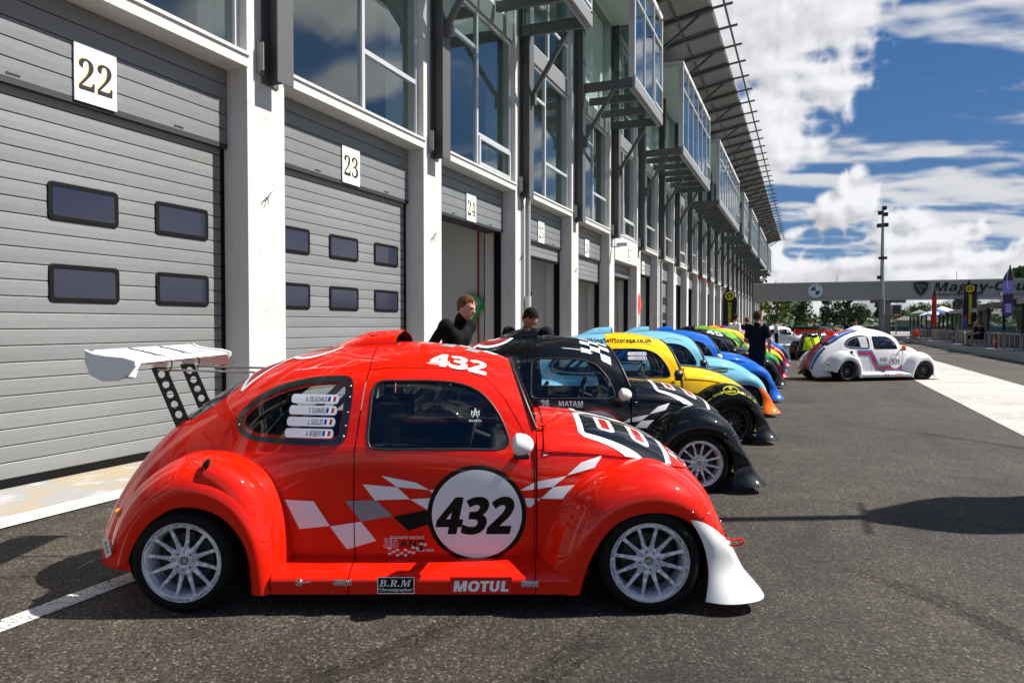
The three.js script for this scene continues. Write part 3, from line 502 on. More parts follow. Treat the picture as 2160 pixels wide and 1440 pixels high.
// ---------------------------------------------------------------- car materials
const paint = (r, g, b, extra = {}) => phys(r, g, b, 0.45, { clearcoat: 0.75, clearcoatRoughness: 0.025, specularIntensity: 0.06, ...extra });
const M = {
  rubber: phys(0.006, 0.006, 0.0062, 0.75, { specularIntensity: 0.35 }), seal: std(0.010, 0.010, 0.011, 0.45), blackPlastic: std(0.014, 0.014, 0.015, 0.4), trim: phys(0.010, 0.010, 0.011, 0.9, { specularIntensity: 0.3 }),
  brake: std(0.05, 0.048, 0.046, 0.6, { metalness: 0.5 }), steel: std(0.62, 0.61, 0.59, 0.22, { metalness: 1 }), cage: std(0.42, 0.42, 0.42, 0.4), seat: std(0.016, 0.016, 0.018, 0.75),
  glass: phys(0.80, 0.83, 0.83, 0.015, { transmission: 1, thickness: 0, ior: 1.5, specularIntensity: 1 }), smoke: phys(0.52, 0.54, 0.55, 0.02, { transmission: 1, thickness: 0, ior: 1.52 }),
  border: phys(0.010, 0.010, 0.011, 0.25, { clearcoat: 0.6, clearcoatRoughness: 0.1 }), amber: phys(0.75, 0.22, 0.02, 0.15, { clearcoat: 1 }), redLens: phys(0.45, 0.01, 0.01, 0.15, { clearcoat: 1 }), lens: phys(0.75, 0.77, 0.78, 0.08, { clearcoat: 1, metalness: 0.4 }),
  white: paint(0.72, 0.72, 0.72), black: paint(0.0025, 0.0026, 0.0032), red: paint(0.70, 0.0105, 0.0014),
};
// scuffed cast rim: grey-white paint worn to metal in streaks
const rimWear = dataTex(256, (u, v) => { const n = tfbm(u, v, 6, 4), s = tfbm(u + 0.3, v, 24, 2), c = 190 + 44 * sstep(0.42, 0.62, n) - 40 * sstep(0.55, 0.7, s); return [c, c + 2, c + 5]; }, true);
const rimMat = (k) => std(k, k, k * 1.02, 0.42, { map: rep(rimWear, 9), metalness: 0 });
M.rimWhite = rimMat(1.0); M.rimBlack = std(0.016, 0.016, 0.017, 0.35, { metalness: 0.3 }); M.rimGrey = rimMat(0.25);
const inkMat = (t, extra = {}) => phys(0.92, 0.92, 0.92, 0.45, { map: t, transparent: true, clearcoat: 0.7, clearcoatRoughness: 0.04, specularIntensity: 0.06, ...extra });
function text(x, s, px, py, size, { font = 'sans-serif', weight = 'bold', italic = false, fill = '#111', stroke, lw = 0, align = 'center', sx = 1, rot = 0, skew = 0 } = {}) {
  x.save(); x.translate(px, py); x.rotate(rot); x.transform(sx, 0, skew, 1, 0, 0); x.font = (italic ? 'italic ' : '') + weight + ' ' + size + 'px ' + font; x.textAlign = align; x.textBaseline = 'middle'; x.lineJoin = 'round';
  if (stroke) { x.strokeStyle = stroke; x.lineWidth = lw; x.strokeText(s, 0, 0); }
  if (fill) { x.fillStyle = fill; x.fillText(s, 0, 0); } x.restore();
}
const poly = (x, pts, fill) => { x.fillStyle = fill; x.beginPath(); pts.forEach((p, i) => (i ? x.lineTo(...p) : x.moveTo(...p))); x.closePath(); x.fill(); };
function pill(x, a, b, w, h, r, fill) { x.fillStyle = fill; x.beginPath(); x.moveTo(a + r, b); x.arcTo(a + w, b, a + w, b + h, r); x.arcTo(a + w, b + h, a, b + h, r); x.arcTo(a, b + h, a, b, r); x.arcTo(a, b, a + w, b, r); x.closePath(); x.fill(); }

// ---------------------------------------------------------------- assembling a car
const FINE = carGeometry(1), MID = carGeometry(0.55);
function makeCar(name, label, pos, turn, o) {
  const G = o.G ?? FINE, c = thing(name, label, 'race car', pos, turn, 'small rounded race cars in the pit lane');
  const b = o.body, P = (n, g, m, l) => part(c, n, g, m, l);
  const rear = P('rear_body', G.rear, o.rear ?? b), roof = P('roof', G.roof, o.roof ?? b);
  part(roof, 'headlining', G.lining, M.trim);
  const dr = P('door', G.door, o.door ?? b), dl = P('door', G.doorL, o.door ?? b);
  part(dr, 'window_glass', G.doorGlass, M.glass); part(dl, 'window_glass', G.doorGlassL, M.glass); part(dr, 'window_seal', G.doorSeal, M.seal); part(dl, 'window_seal', G.doorSealL, M.seal);
  P('quarter_window', G.quarterGlass, M.glass); P('quarter_window', G.quarterGlassL, M.glass); P('window_border', G.quarterBorder, M.border); P('window_border', G.quarterBorderL, M.border);
  P('rear_window', G.rearGlass, M.smoke);
  const ws = P('windscreen', G.screen, M.glass); part(ws, 'screen_seal', G.screenSeal, M.seal); part(ws, 'sun_strip', G.screenTop, M.border); part(ws, 'wiper', G.wiper, M.seal);
  P('hood', G.hood, o.hood ?? b); P('front_body', G.quarter, o.front ?? b);
  const ff = o.fender ?? b, fr = o.rearFender ?? o.rear ?? b;
  P('front_fender', G.fenderFR, ff); P('front_fender', G.fenderFL, ff);
  for (const [g, k, n] of [[G.fenderRR, G.bulge, G.intake], [G.fenderRL, G.bulgeL, null]]) { const f = P('rear_fender', g, fr); part(f, 'intake_bulge', k, fr); if (n) part(f, 'air_intake', n, M.trim); }
  P('front_spoiler', G.spoilerR, o.spoiler ?? b); P('front_spoiler', G.spoilerL, o.spoiler ?? b);
  for (const n of ['skirtRear', 'skirtMid', 'skirtFront']) { P('side_skirt', G[n], o.skirt ?? b); P('side_skirt', G[n + 'L'], o.skirt ?? b); }
  P('underfloor', G.floor, M.trim); P('door_trim', G.trim, M.trim); P('cabin_floor', G.cabinFloor, M.trim); for (const g of G.liners) P('wheel_liner', g, M.trim);
  P('seat', G.seat, M.seat); P('dashboard', G.dash, M.trim); P('steering_wheel', G.steer, M.seat); P('roll_cage', G.cage, o.cage ?? M.cage);
  for (const [x, s] of [[1.2, 1], [1.2, -1], [-1.2, 1], [-1.2, -1]]) {
    const w = new THREE.Group(); w.name = 'wheel'; w.position.set(x, 0.2635, s * 0.715); w.rotation.order = 'YXZ'; if (s < 0) w.rotation.y = Math.PI; if (x > 0 && o.steer) w.rotation.y += o.steer; c.add(w);
    part(w, 'tyre', G.tyre, M.rubber); const rm = part(w, 'rim', G.rim, o.rim ?? M.rimWhite); rm.rotation.z = x > 0 ? 0.2 : 0.75; if (o.rimText) { const q = part(w, 'rim_lettering', G.rimRing, o.rimText); q.position.z = 0.0925; q.rotation.z = x > 0 ? 2.4 : 1.2; } part(w, 'hub_nuts', G.nuts, M.steel).rotation.z = rm.rotation.z; part(w, 'brake_disc', G.brake, M.brake);
  }
  const sc = P('roof_scoop', G.scoop, o.scoop ?? o.rear ?? b); part(sc, 'scoop_duct', G.scoopIn, M.trim); part(sc, 'scoop_lining', G.scoopLin, M.trim);
  if (o.wing !== null) { const w = P('rear_wing', G.wing, o.wing ?? M.white); part(w, 'wing_upright', G.uprightR, M.blackPlastic); part(w, 'wing_upright', G.uprightL, M.blackPlastic); for (const g of G.strut) part(w, 'wing_stay', g, M.steel); if (o.straps) for (const g of G.strap) part(w, 'tie_strap', g, M.seal); }
  for (const [g, a] of [[G.mirror, G.mirrorArm], [G.mirrorL, G.mirrorArmL]]) { const m = P('door_mirror', g, o.mirror ?? M.white); part(m, 'mirror_arm', a, M.blackPlastic); }
  const put = (n, g, m, x, y, z, rz = 0, ry = 0) => { const q = P(n, g, m); q.position.set(x, y, z); q.rotation.set(0, ry, rz); return q; };
  for (const s of [1, -1]) { put('tail_light', G.tail, M.amber, -1.625, 0.445, s * 0.585, 0.5); put('headlight', G.head, M.lens, 1.455, 0.545, s * 0.60, 0.5); }
  if (!o.plain) {
    for (const [x, y] of [[-0.372, 0.165], [0.585, 0.158]]) put('latch', G.latch, M.steel, x, y, 0.817);
    put('fastening_pin', G.pin, M.steel, -0.595, 0.165, 0.818);
    const l = put('latch', G.latch, M.steel, -0.21, 1.358, 0.12); l.rotation.set(-Math.PI / 2 + 0.15, 0, 0);
    for (const [x, y, z] of [[1.415, 0.525, 0.813], [1.497, 0.515, 0.80], [1.575, 0.46, 0.745], [-0.387, 1.145, 0], [-0.385, 1.09, 0], [-0.39, 1.01, 0], [-0.398, 0.94, 0], [-0.405, 0.885, 0], [-1.012, 0.93, 0]]) put('rivet', G.rivet, M.steel, x, y, z || G.zSide(x, y) + 0.008);
    const hk = P('hood_hinge', fuse([box(0.655, 0.885, 0.50, 0.675, 0.925, 0.515, 0.004), box(0.640, 0.925, 0.49, 0.69, 0.933, 0.525, 0.003)]), b);
    const cap = new THREE.SphereGeometry(0.045, 20, 12); cap.scale(1.25, 0.32, 0.8); const fc = put('filler_cap', cap, M.steel, 1.36, 0.772, 0.06, -0.45);
  }
  return c;
}
// livery sheet: canvas metres -> pixels, x to the right, y up
function sheetTex(x0, y0, x1, y1, ppm, draw) { return canvasTex(Math.round((x1 - x0) * ppm), Math.round((y1 - y0) * ppm), (c) => draw(c, (x, y) => [(x - x0) * ppm, (y1 - y) * ppm], ppm)); }
const SIDE = [-0.76, 0.21, 1.02, 0.86], ROOF = [-0.30, -0.62, 0.50, 0.62], BACK = [-1.35, -0.6, -0.36, 0.6], HOOD = [0.67, -0.55, 1.66, 0.55];
function roundel(c, at, k, n, ring = '#0b0b0c', field = '#ededf3', x = 0.308, y = 0.478, r = 0.262) {
  const [a, b] = at(x, y); c.fillStyle = ring; c.beginPath(); c.arc(a, b, r * k, 0, 7); c.fill(); c.fillStyle = field; c.beginPath(); c.arc(a, b, (r - 0.024) * k, 0, 7); c.fill();
  if (n) text(c, n, a - 0.004 * k, b + 0.008 * k, 0.262 * k, { italic: false, weight: 'bold', sx: 0.92, skew: -0.2, stroke: '#0b0b0c', lw: 0.012 * k, fill: '#0b0b0c' });
}
// chequered flag ribbons along the flank (corner points measured on the car)
const CHECK = [['w', [-0.714, 0.553], [-0.557, 0.547], [-0.472, 0.416], [-0.636, 0.397]], ['w', [-0.472, 0.413], [-0.306, 0.441], [-0.227, 0.337], [-0.385, 0.287]], ['g', [-0.389, 0.551], [-0.225, 0.556], [-0.135, 0.472], [-0.306, 0.441]], ['k', [-0.135, 0.469], [0.034, 0.503], [0.115, 0.447], [-0.056, 0.392]],
  ['w', [-0.295, 0.64], [-0.113, 0.626], [-0.045, 0.562], [-0.231, 0.556]], ['w', [-0.197, 0.686], [-0.011, 0.649], [0.056, 0.611], [-0.113, 0.626]], ['w', [-0.045, 0.562], [0.19, 0.574], [0.2, 0.53], [0.045, 0.506]], ['w', [0.056, 0.611], [0.16, 0.612], [0.2, 0.58], [0.10, 0.57]],
  ['w', [0.538, 0.607], [0.623, 0.652], [0.786, 0.678], [0.713, 0.624], [0.578, 0.607]], ['w', [0.786, 0.680], [0.865, 0.745], [0.983, 0.776], [0.938, 0.714]], ['w', [0.713, 0.622], [0.88, 0.632], [0.826, 0.554], [0.646, 0.562]], ['w', [0.561, 0.566], [0.646, 0.562], [0.589, 0.514], [0.572, 0.523]]];
function checks(c, at, k = { w: '#efeff4', g: '#8f9398', k: '#09090b' }) { for (const [q, ...p] of CHECK) poly(c, p.map((v) => at(...v)), k[q]); }
function hoodArt(c, w, h, fill = '#0c1016', edge = '#f2f2f4', slot = '#b3140e') {   // two block letters read from the front of the car
  c.save(); c.translate(w * 0.45, h * 0.5); c.rotate(-Math.PI / 2); c.scale(1, 0.80); const k = w / 990, pen = (lw, f, pts, r) => { c.beginPath(); const n = pts.length; for (let i = 0; i < n; i++) { const a = pts[i], b = pts[(i + 1) % n], d = pts[(i + n - 1) % n]; const m = [(a[0] + d[0]) / 2 * k, (a[1] + d[1]) / 2 * k]; if (!i) c.moveTo(...m); c.arcTo(a[0] * k, a[1] * k, (a[0] + b[0]) / 2 * k, (a[1] + b[1]) / 2 * k, r * k); } c.closePath(); c.lineJoin = 'round'; if (lw) { c.strokeStyle = edge; c.lineWidth = lw * k; c.stroke(); } c.fillStyle = f; c.fill(); };
  const outer = [[-500, -280], [-90, -280], [-10, -200], [-10, -60], [-60, -10], [0, 40], [0, 250], [-70, 300], [-500, 300]], R = [[60, -280], [430, -280], [500, -200], [500, -40], [430, 10], [500, 300], [330, 300], [290, 60], [230, 60], [230, 300], [60, 300]];
  pen(84, fill, outer, 18); pen(84, fill, R, 18); pen(64, slot, [[-375, -140], [-130, -140], [-130, -80], [-375, -80]], 8); pen(64, slot, [[-375, 100], [-120, 100], [-120, 165], [-375, 165]], 8); pen(50, slot, [[230, -150], [360, -150], [360, -85], [230, -85]], 26);
  c.restore();
}
const addInk = (car, n, g, t, l, e) => part(car, n, g, inkMat(t, e), l);

const rimText = inkMat(canvasTex(512, 512, (c) => { const s = 'TEAM DYNAMICS MOTORSPORT'; for (let q = 0; q < 2; q++) for (let i = 0; i < s.length; i++) { const a = q * Math.PI + (i / s.length) * 1.75; text(c, s[i], 256 + 240 * Math.sin(a), 256 - 240 * Math.cos(a), 20, { fill: '#55575b', rot: a }); } }), { clearcoat: 0 });
// names on the rear side window, with a flag
function nameStrips(names) { return canvasTex(512, 300, (c) => names.forEach((s, i) => { const y = 4 + i * 74; pill(c, 4 + (3 - i) * 9, y, 450, 60, 28, '#d8d9e4'); const o = (3 - i) * 9; text(c, s, 345 + o, y + 32, 46, { weight: 'normal', align: 'right', sx: 0.66, fill: '#111', stroke: '#111', lw: 1.5 }); for (const [k, f] of [[0, '#1d3f96'], [1, '#eeeef2'], [2, '#b01f33']]) poly(c, [[356 + o + k * 24, y + 14], [380 + o + k * 24, y + 14], [374 + o + k * 24, y + 46], [350 + o + k * 24, y + 46]], f); })); }

{ // ---------------- the red car in front, number 432
  const G = FINE, car = makeCar('race_car', 'glossy red race car with number 432 in a white circle, white wing, nearest the camera', [-2.144, 0, -4.06], YAW, { body: M.red, spoiler: M.white, wing: M.white, rim: M.rimWhite, straps: true, rimText });
  const side = sheetTex(...SIDE, 1120, (c, at, k) => {
    checks(c, at); roundel(c, at, k, '432');
    // anniversary mark low on the door
    const [a, b] = at(-0.075, 0.325); text(c, '35', a - 0.075 * k, b, 0.066 * k, { weight: 'bold', fill: '#c4160c', stroke: '#e9e9ec', lw: 0.006 * k, skew: -0.1 }); text(c, 'ANS', a + 0.035 * k, b + 0.006 * k, 0.052 * k, { fill: '#111', sx: 1.25 }); text(c, 'BUSINESS RACING', a + 0.012 * k, b - 0.03 * k, 0.021 * k, { fill: '#e9e9ec', sx: 1.0 }); text(c, '1989-2024', a + 0.105 * k, b + 0.041 * k, 0.02 * k, { fill: '#e9e9ec' });
    for (let i = 0; i < 10; i++) for (let j = 0; j < 3; j++) if ((i + j) % 2 === 0) { const q = (i - 4.5) * 0.021, y = 0.02 + j * 0.015 - Math.abs(i - 3) * 0.004 - (i > 5 ? (i - 5) * 0.006 : 0); poly(c, [[a + q * k, b + (y + 0.02) * k], [a + (q + 0.017) * k, b + (y + 0.014) * k], [a + (q + 0.024) * k, b + (y + 0.026) * k], [a + (q + 0.007) * k, b + (y + 0.032) * k]], j === 2 && i > 6 ? '#111' : '#e4e4e8'); }
    c.strokeStyle = '#111'; c.lineWidth = 0.003 * k; c.setLineDash([3, 5]); c.beginPath(); c.arc(a + 0.03 * k, b + 0.005 * k, 0.072 * k, Math.PI, 2 * Math.PI); c.stroke(); c.setLineDash([]);
  });
  addInk(car, 'side_livery', G.sidePatch(...SIDE), side);
  const roof = canvasTex(640, 992, (c, w, h) => {
    const W = '#f1f1f3'; const cell = (i, j, f) => { const s = 74, ox = 395, oy = 235; const p = (a, b) => [ox + (a - b * 0.35) * s * 0.8, oy + b * s + a * 10]; poly(c, [p(i, j), p(i + 1, j), p(i + 1, j + 1), p(i, j + 1)], f); };
    for (let i = 0; i < 4; i++) for (let j = 0; j < 5; j++) if ((i + j) % 2 === 0) cell(i, j, j % 3 === 1 ? '#9a9da2' : W);
    text(c, '432', 395, 792, 138, { fill: W, sx: 1.12, stroke: W, lw: 5, rot: 0.03 });
  });
  addInk(car, 'roof_livery', G.topPatch(...ROOF), roof);
  const back = canvasTex(800, 968, (c, w, h) => { c.save(); c.translate(455, 430); c.rotate(Math.PI / 2); c.scale(1.5, 1); c.font = 'bold 620px sans-serif'; c.textAlign = 'center'; c.textBaseline = 'middle'; c.lineJoin = 'round'; c.strokeStyle = '#efeff2'; c.lineWidth = 34; c.strokeText('R', 0, 0); c.fillStyle = '#a00c10'; c.fillText('R', 0, 0); c.restore(); text(c, 'S', 190, 868, 130, { fill: '#16161a', rot: 1.75 }); });
  addInk(car, 'rear_livery', G.topPatch(...BACK), back);
  addInk(car, 'hood_livery', G.topPatch(...HOOD, true), canvasTex(990, 1100, (c, w, h) => {
    hoodArt(c, w, h); const W = '#eeeef0'; for (let i = 0; i < 6; i++) for (let j = 0; j < 9; j++) if ((i + j) % 2 === 0) poly(c, [[790 + i * 44 - j * 6, 240 + j * 68], [834 + i * 44 - j * 6, 232 + j * 68], [828 + i * 44 - j * 6, 300 + j * 68], [784 + i * 44 - j * 6, 308 + j * 68]], j % 4 === 3 ? '#9a9da2' : W);
    text(c, 'BR', 690, 560, 90, { fill: '#c4160c', stroke: '#eee', lw: 10, rot: -Math.PI / 2 });
  }));
  addInk(car, 'tow_mark', G.sidePatch(0.655, 0.78, 0.775, 0.86), canvasTex(192, 128, (c) => { poly(c, [[20, 8], [186, 78], [8, 122]], '#fff'); poly(c, [[28, 20], [170, 78], [20, 112]], '#1f6fc4'); text(c, 'STRI', 78, 84, 34, { fill: '#fff' }); c.strokeStyle = '#e03020'; c.lineWidth = 7; c.beginPath(); c.moveTo(34, 34); c.lineTo(58, 52); c.lineTo(48, 58); c.lineTo(78, 66); c.stroke(); }));
  addInk(car, 'driver_names', G.glassPatch(-0.735, 0.865, -0.425, 1.105, 0.010), nameStrips(['A. DELACHAUX', 'F. DURAND', 'L. GUILLET', 'A. ROBERT']));
  addInk(car, 'vent_holes', G.glassPatch(-0.83, 1.03, -0.69, 1.12, 0.009), canvasTex(160, 100, (c) => { c.fillStyle = '#050505'; for (const [a, b] of [[34, 58], [116, 40]]) { c.beginPath(); c.arc(a, b, 25, 0, 7); c.fill(); } }));
  addInk(car, 'window_mark', G.glassPatch(0.255, 0.955, 0.335, 1.035, -0.009), canvasTex(128, 128, (c) => { c.strokeStyle = '#dfe0e6'; c.lineWidth = 7; c.beginPath(); c.moveTo(64, 8); c.lineTo(44, 84); c.moveTo(64, 8); c.lineTo(84, 84); c.moveTo(34, 40); c.lineTo(94, 40); c.moveTo(48, 60); c.lineTo(80, 60); c.moveTo(32, 26); c.lineTo(32, 70); c.moveTo(96, 26); c.lineTo(96, 70); c.stroke(); text(c, 'ARC-EIFFEL', 64, 112, 21, { fill: '#dfe0e6' }); }));
  // stickers on the skirt
  const flat = (n, x, y, w, h, t) => { const p = new THREE.PlaneGeometry(w, h); const m = addInk(car, n, p, t); m.position.set(x, y, 0.8205); };
  flat('skirt_sticker', -0.10, 0.152, 0.19, 0.086, canvasTex(380, 176, (c, w, h) => { pill(c, 0, 0, w, h, 4, '#e8e8ea'); pill(c, 9, 9, w - 18, h - 18, 3, '#101012'); text(c, 'B.R.M', w / 2 - 6, 66, 98, { font: 'serif', fill: '#f4f4f4', skew: -0.25, sx: 1.12 }); text(c, '"Chronographes"', w / 2, 134, 42, { font: 'serif', fill: '#f4f4f4', skew: -0.15, sx: 1.0 }); }));
  flat('skirt_sticker', 0.335, 0.15, 0.315, 0.088, canvasTex(630, 176, (c, w, h) => { pill(c, 0, 0, w, h, 4, '#d42420'); text(c, 'MOTUL', w / 2, 94, 142, { fill: '#f8f8f8', skew: -0.14, sx: 1.16, stroke: '#f8f8f8', lw: 8 }); }));
  const bs = addInk(car, 'bumper_sticker', new THREE.PlaneGeometry(0.07, 0.10), canvasTex(96, 128, (c, w, h) => { pill(c, 0, 0, w, h, 8, '#e6e6e8'); text(c, '432', 48, 66, 54, { fill: '#181818', rot: 1.57 }); })); bs.position.set(-1.602, 0.335, 0.772); bs.rotation.set(0, -0.66, 0.5);
  // red hook at the nose
  part(car, 'tow_hook', tube([[1.60, 0.36, 0.70], [1.66, 0.355, 0.72], [1.70, 0.36, 0.72], [1.705, 0.34, 0.72], [1.66, 0.325, 0.72], [1.62, 0.33, 0.71]], 0.006, 24, 6), M.red);
}
// ---------------------------------------------------------------- ground
const asphaltTex = dataTex(2048, (u, v, x, y) => {
  const g = hash2(x >> 2, y >> 2), g1 = hash2((x + 1) >> 1, (y + 1) >> 1), g2 = hash2(x + 7777, y + 31), st = tnoise(u * 512, v * 512, 512), n = tfbm(u, v, 5, 4), m = tfbm(u + 0.37, v + 0.11, 30, 3);
  let c = 39 + 44 * (st - 0.5) + 22 * (m - 0.5) + 16 * (n - 0.5) + 18 * (g2 - 0.5) + 24 * (g1 - 0.5);
  if (g > 0.935) c += 58 * g1; else if (g < 0.14) c -= 14;
  const w = hash2((x >> 2) + 99, (y >> 2) + 3) * 12;
  return [c + 8 + w * 0.8, c + 4 + w * 0.35, c - 3];
}, true);
const asphaltBump = dataTex(1024, (u, v, x, y) => { const c = 110 + 120 * (tnoise(u * 210, v * 210, 210) - 0.5) + 70 * (hash2(x, y) - 0.5); return [c, c, c]; });
const vary = (g, f) => { const p = g.attributes.position, a = new Float32Array(p.count * 3); for (let i = 0; i < p.count; i++) { const c = f(p.getX(i), p.getZ(i)); a[3 * i] = c[0] ?? c; a[3 * i + 1] = c[1] ?? c; a[3 * i + 2] = c[2] ?? c; } g.setAttribute('color', new THREE.BufferAttribute(a, 3)); return g; };
const asphalt = (k, tile) => std(k, k, k, 0.86, { map: rep(asphaltTex, 1 / tile), bumpMap: rep(asphaltBump, 1 / (tile * 0.5)), bumpScale: 0.004, vertexColors: true });
// patches of older binder, oil and rubber laid by tyres
const lane = (x, z) => { /* binder, oil, rubber */ const p = fbm(x * 0.5 + 3, z * 0.32 + 8, 4), q = fbm(x * 1.7, z * 0.9 + 40, 3), s = fbm(x * 2.6 + 70, z * 0.35, 3); return 1 + 0.7 * (p - 0.5) + 0.5 * (q - 0.5) - 0.45 * sstep(0.60, 0.74, s) * sstep(0.42, 0.6, q); };
struct('ground', vary(sheet(-400, 80, 400, -900, -0.03, 60, 60), () => 1), std(0.055, 0.075, 0.028, 0.95));
struct('pit_lane', vary(sheet(-5.40, 14, 30, -34, 0, 240, 330), lane), asphalt(1.0, 5.1));
struct('far_pit_lane', vary(sheet(-5.40, -34, 30, -150, 0, 120, 200), lane), asphalt(0.95, 5.1));
const concreteTex = dataTex(1024, (u, v, x, y) => { const n = tfbm(u, v, 4, 5), m = tfbm(u + 0.2, v, 40, 3), h = hash2(x, y), c = 205 + 36 * (n - 0.5) + 30 * (m - 0.5) + 14 * (h - 0.5) - 16 * sstep(0.66, 0.74, tfbm(u + 0.6, v + 0.4, 18, 3)); return [c, c - 4, c - 12]; }, true);
const concrete = (k, tile, e = {}) => std(k, k, k, 0.88, { map: rep(concreteTex, 1 / tile), ...e });
const slabs = [];
for (let i = 0; i < 30; i++) { const z0 = 14 - i * 5.5; struct('concrete_apron', vary(box(2.70, -0.08, z0 - 5.492, 4.90, 0.006 + 0.0008 * (i % 3), z0), () => 1), concrete(0.68 + 0.05 * hash2(i, 4), 3.3)); }
struct('fast_lane', vary(sheet(4.905, 14, 8.2, -150, 0.005, 30, 240), (x, z) => { const q = fbm(x * 1.1 + 9, z * 0.12, 3); return 1.08 - 0.22 * sstep(0.45, 0.6, q); }), asphalt(1.25, 4.7));
const paintTex = dataTex(512, (u, v, x, y) => { const n = tfbm(u, v, 60, 3), c = 226 - 30 * tfbm(u + 0.4, v, 8, 3); return n + 0.12 * (hash2(x, y) - 0.5) < 0.335 ? [88, 84, 78] : [c, c - 1, c - 4]; }, true);
const roadPaint = std(0.82, 0.82, 0.82, 0.8, { map: rep(paintTex, 1.6) });
struct('painted_line', sheet(-3.74, 10, -3.59, -120, 0.004), roadPaint);
struct('painted_line', sheet(8.0, 14, 8.14, -150, 0.009), roadPaint);
// rubber left by turning tyres
{ const mk = canvasTex(64, 512, (c, w, h) => { const R = rng(5); for (let i = 0; i < 2600; i++) { const y = R() * h, x = 8 + R() * 48, e = Math.sin(Math.PI * y / h); c.fillStyle = 'rgba(10,9,8,' + (0.015 + 0.045 * R()) * e + ')'; c.fillRect(x, y, 1 + 3 * R(), 6 + 22 * R()); } }), mm = std(1, 1, 1, 0.8, { map: mk, transparent: true });
  for (const [x, z, l, a, bend] of [[-2.3, -1.9, 2.6, 0.9, 0.35], [-1.5, -1.75, 2.2, 1.0, 0.3], [-0.6, -2.2, 1.6, 0.6, 0.2], [0.9, -6.5, 5, -0.5, 0.8], [1.9, -9.5, 6, -0.35, 0.9], [0.2, -12, 7, -0.3, -0.8], [1.4, -3.2, 2.4, 1.9, 0.3]]) { const g = gridSoup((s, t) => { const q = a + bend * s, d = s * l; return [x + Math.cos(q) * d + Math.sin(q) * (t - 0.5) * 0.22, 0.003, z - Math.sin(q) * d + Math.cos(q) * (t - 0.5) * 0.22]; }, 16, 2, false); const m = geo(g), p = m.attributes.uv, n = m.attributes.normal; let i = 0; const uv = gridSoup((s, t) => [t, s, 0], 16, 2).p; for (i = 0; i < p.count; i++) { p.setXY(i, uv[3 * i], uv[3 * i + 1]); n.setXYZ(i, 0, 1, 0); } struct('tyre_mark', m, mm); } }
// apron before the garages: worn blue paint on sandy concrete, then a slot drain
const apronTex = dataTex(1024, (u, v, x, y) => { const n = tfbm(u, v, 5, 5), m = tfbm(u + 0.3, v + 0.6, 11, 4), h = (hash2(x, y) - 0.5) * 16, b = sstep(0.38, 0.62, n * 0.55 + m * 0.45 + (tfbm(u, v + 0.5, 50, 2) - 0.5) * 0.25), w = sstep(0.58, 0.74, m); const s = [188 + h, 172 + h, 146 + h], bl = [166 + h, 175 + h, 190 + h]; return [0, 1, 2].map((k) => lerp(lerp(s[k], bl[k], b * 0.6), 206 + h, w * 0.7)); }, true);
struct('garage_apron', sheet(-6.70, 14, -5.70, -118, 0.012), std(0.72, 0.72, 0.72, 0.85, { map: rep(apronTex, 0.4) }));
const drainTex = dataTex(256, (u, v, x, y) => { const slot = v > 0.12 && v < 0.55 && (x % 16) < 5, line = v > 0.86 && v < 0.90, n = 18 * (tfbm(u, v, 10, 3) - 0.5); const c = (slot ? 120 : line ? 60 : 222) + n; return [c, c - 2, c - 6]; }, true);
{ const g = sheet(-5.70, 14, -5.398, -118, 0.010), p = g.attributes.position, uv = g.attributes.uv; for (let i = 0; i < p.count; i++) uv.setXY(i, p.getZ(i) * 2.2, (-5.398 - p.getX(i)) / 0.302); struct('slot_drain', g, std(0.85, 0.85, 0.85, 0.75, { map: drainTex })); }

// ---------------------------------------------------------------- pit building (along -z; fronts face +x)
const T0 = 7.16, BAY = 4.43, PW = 0.68, XF = -6.28, K0 = -3, K1 = 24, tp = (k) => -(T0 + BAY * k);   // near edge of pillar k as z
const wallTex = dataTex(1024, (u, v, x, y) => { const n = tfbm(u, v, 4, 5), m = tfbm(u * 1, v * 0.25, 24, 3), h = hash2(x, y), s = tfbm(u + 0.5, v + 0.2, 60, 2), dr = tfbm(u, v * 0.12, 40, 3), ru = sstep(0.62, 0.78, dr) * sstep(0.45, 0.6, tfbm(u + 0.2, v, 3, 2)); let c = 236 - 12 * ru + 14 * (n - 0.5) + 7 * (m - 0.5) + 4 * (h - 0.5); if (s > 0.80) c -= 16; return [c, c - 1, c - 2]; }, true);
const warp = dataTex(128, (u, v) => { const c = 255 * tfbm(u, v, 2, 2); return [c, c, c]; });
const BM = {
  wall: std(0.65, 0.645, 0.635, 0.82, { map: rep(wallTex, 0.42) }), inner: std(0.62, 0.62, 0.61, 0.8), blind: std(0.62, 0.66, 0.63, 0.8), wainscot: std(0.012, 0.013, 0.016, 0.5), floor: std(0.22, 0.22, 0.215, 0.45), ceiling: std(0.30, 0.30, 0.29, 0.9),
  steel: std(0.088, 0.090, 0.092, 0.45), steelLight: std(0.20, 0.205, 0.21, 0.45), alu: std(0.52, 0.54, 0.56, 0.35, { metalness: 0.25 }), dark: std(0.018, 0.018, 0.019, 0.6), corr: std(0.26, 0.265, 0.27, 0.45, { metalness: 0.2 }), roof: std(0.25, 0.26, 0.27, 0.5),
  pane: phys(0.80, 0.87, 0.86, 0.008, { transmission: 1, thickness: 0, ior: 2.0, bumpMap: rep(warp, 0.35), bumpScale: 0.010 }), green: phys(0.92, 0.975, 0.955, 0.01, { transmission: 1, thickness: 0, ior: 1.6 }), acrylic: phys(0.022, 0.023, 0.042, 0.12, { ior: 1.6 }), rubber: phys(0.004, 0.004, 0.0045, 0.6, { specularIntensity: 0.3 }), pipe: std(0.30, 0.30, 0.30, 0.5), redPaint: std(0.42, 0.015, 0.015, 0.5),
};
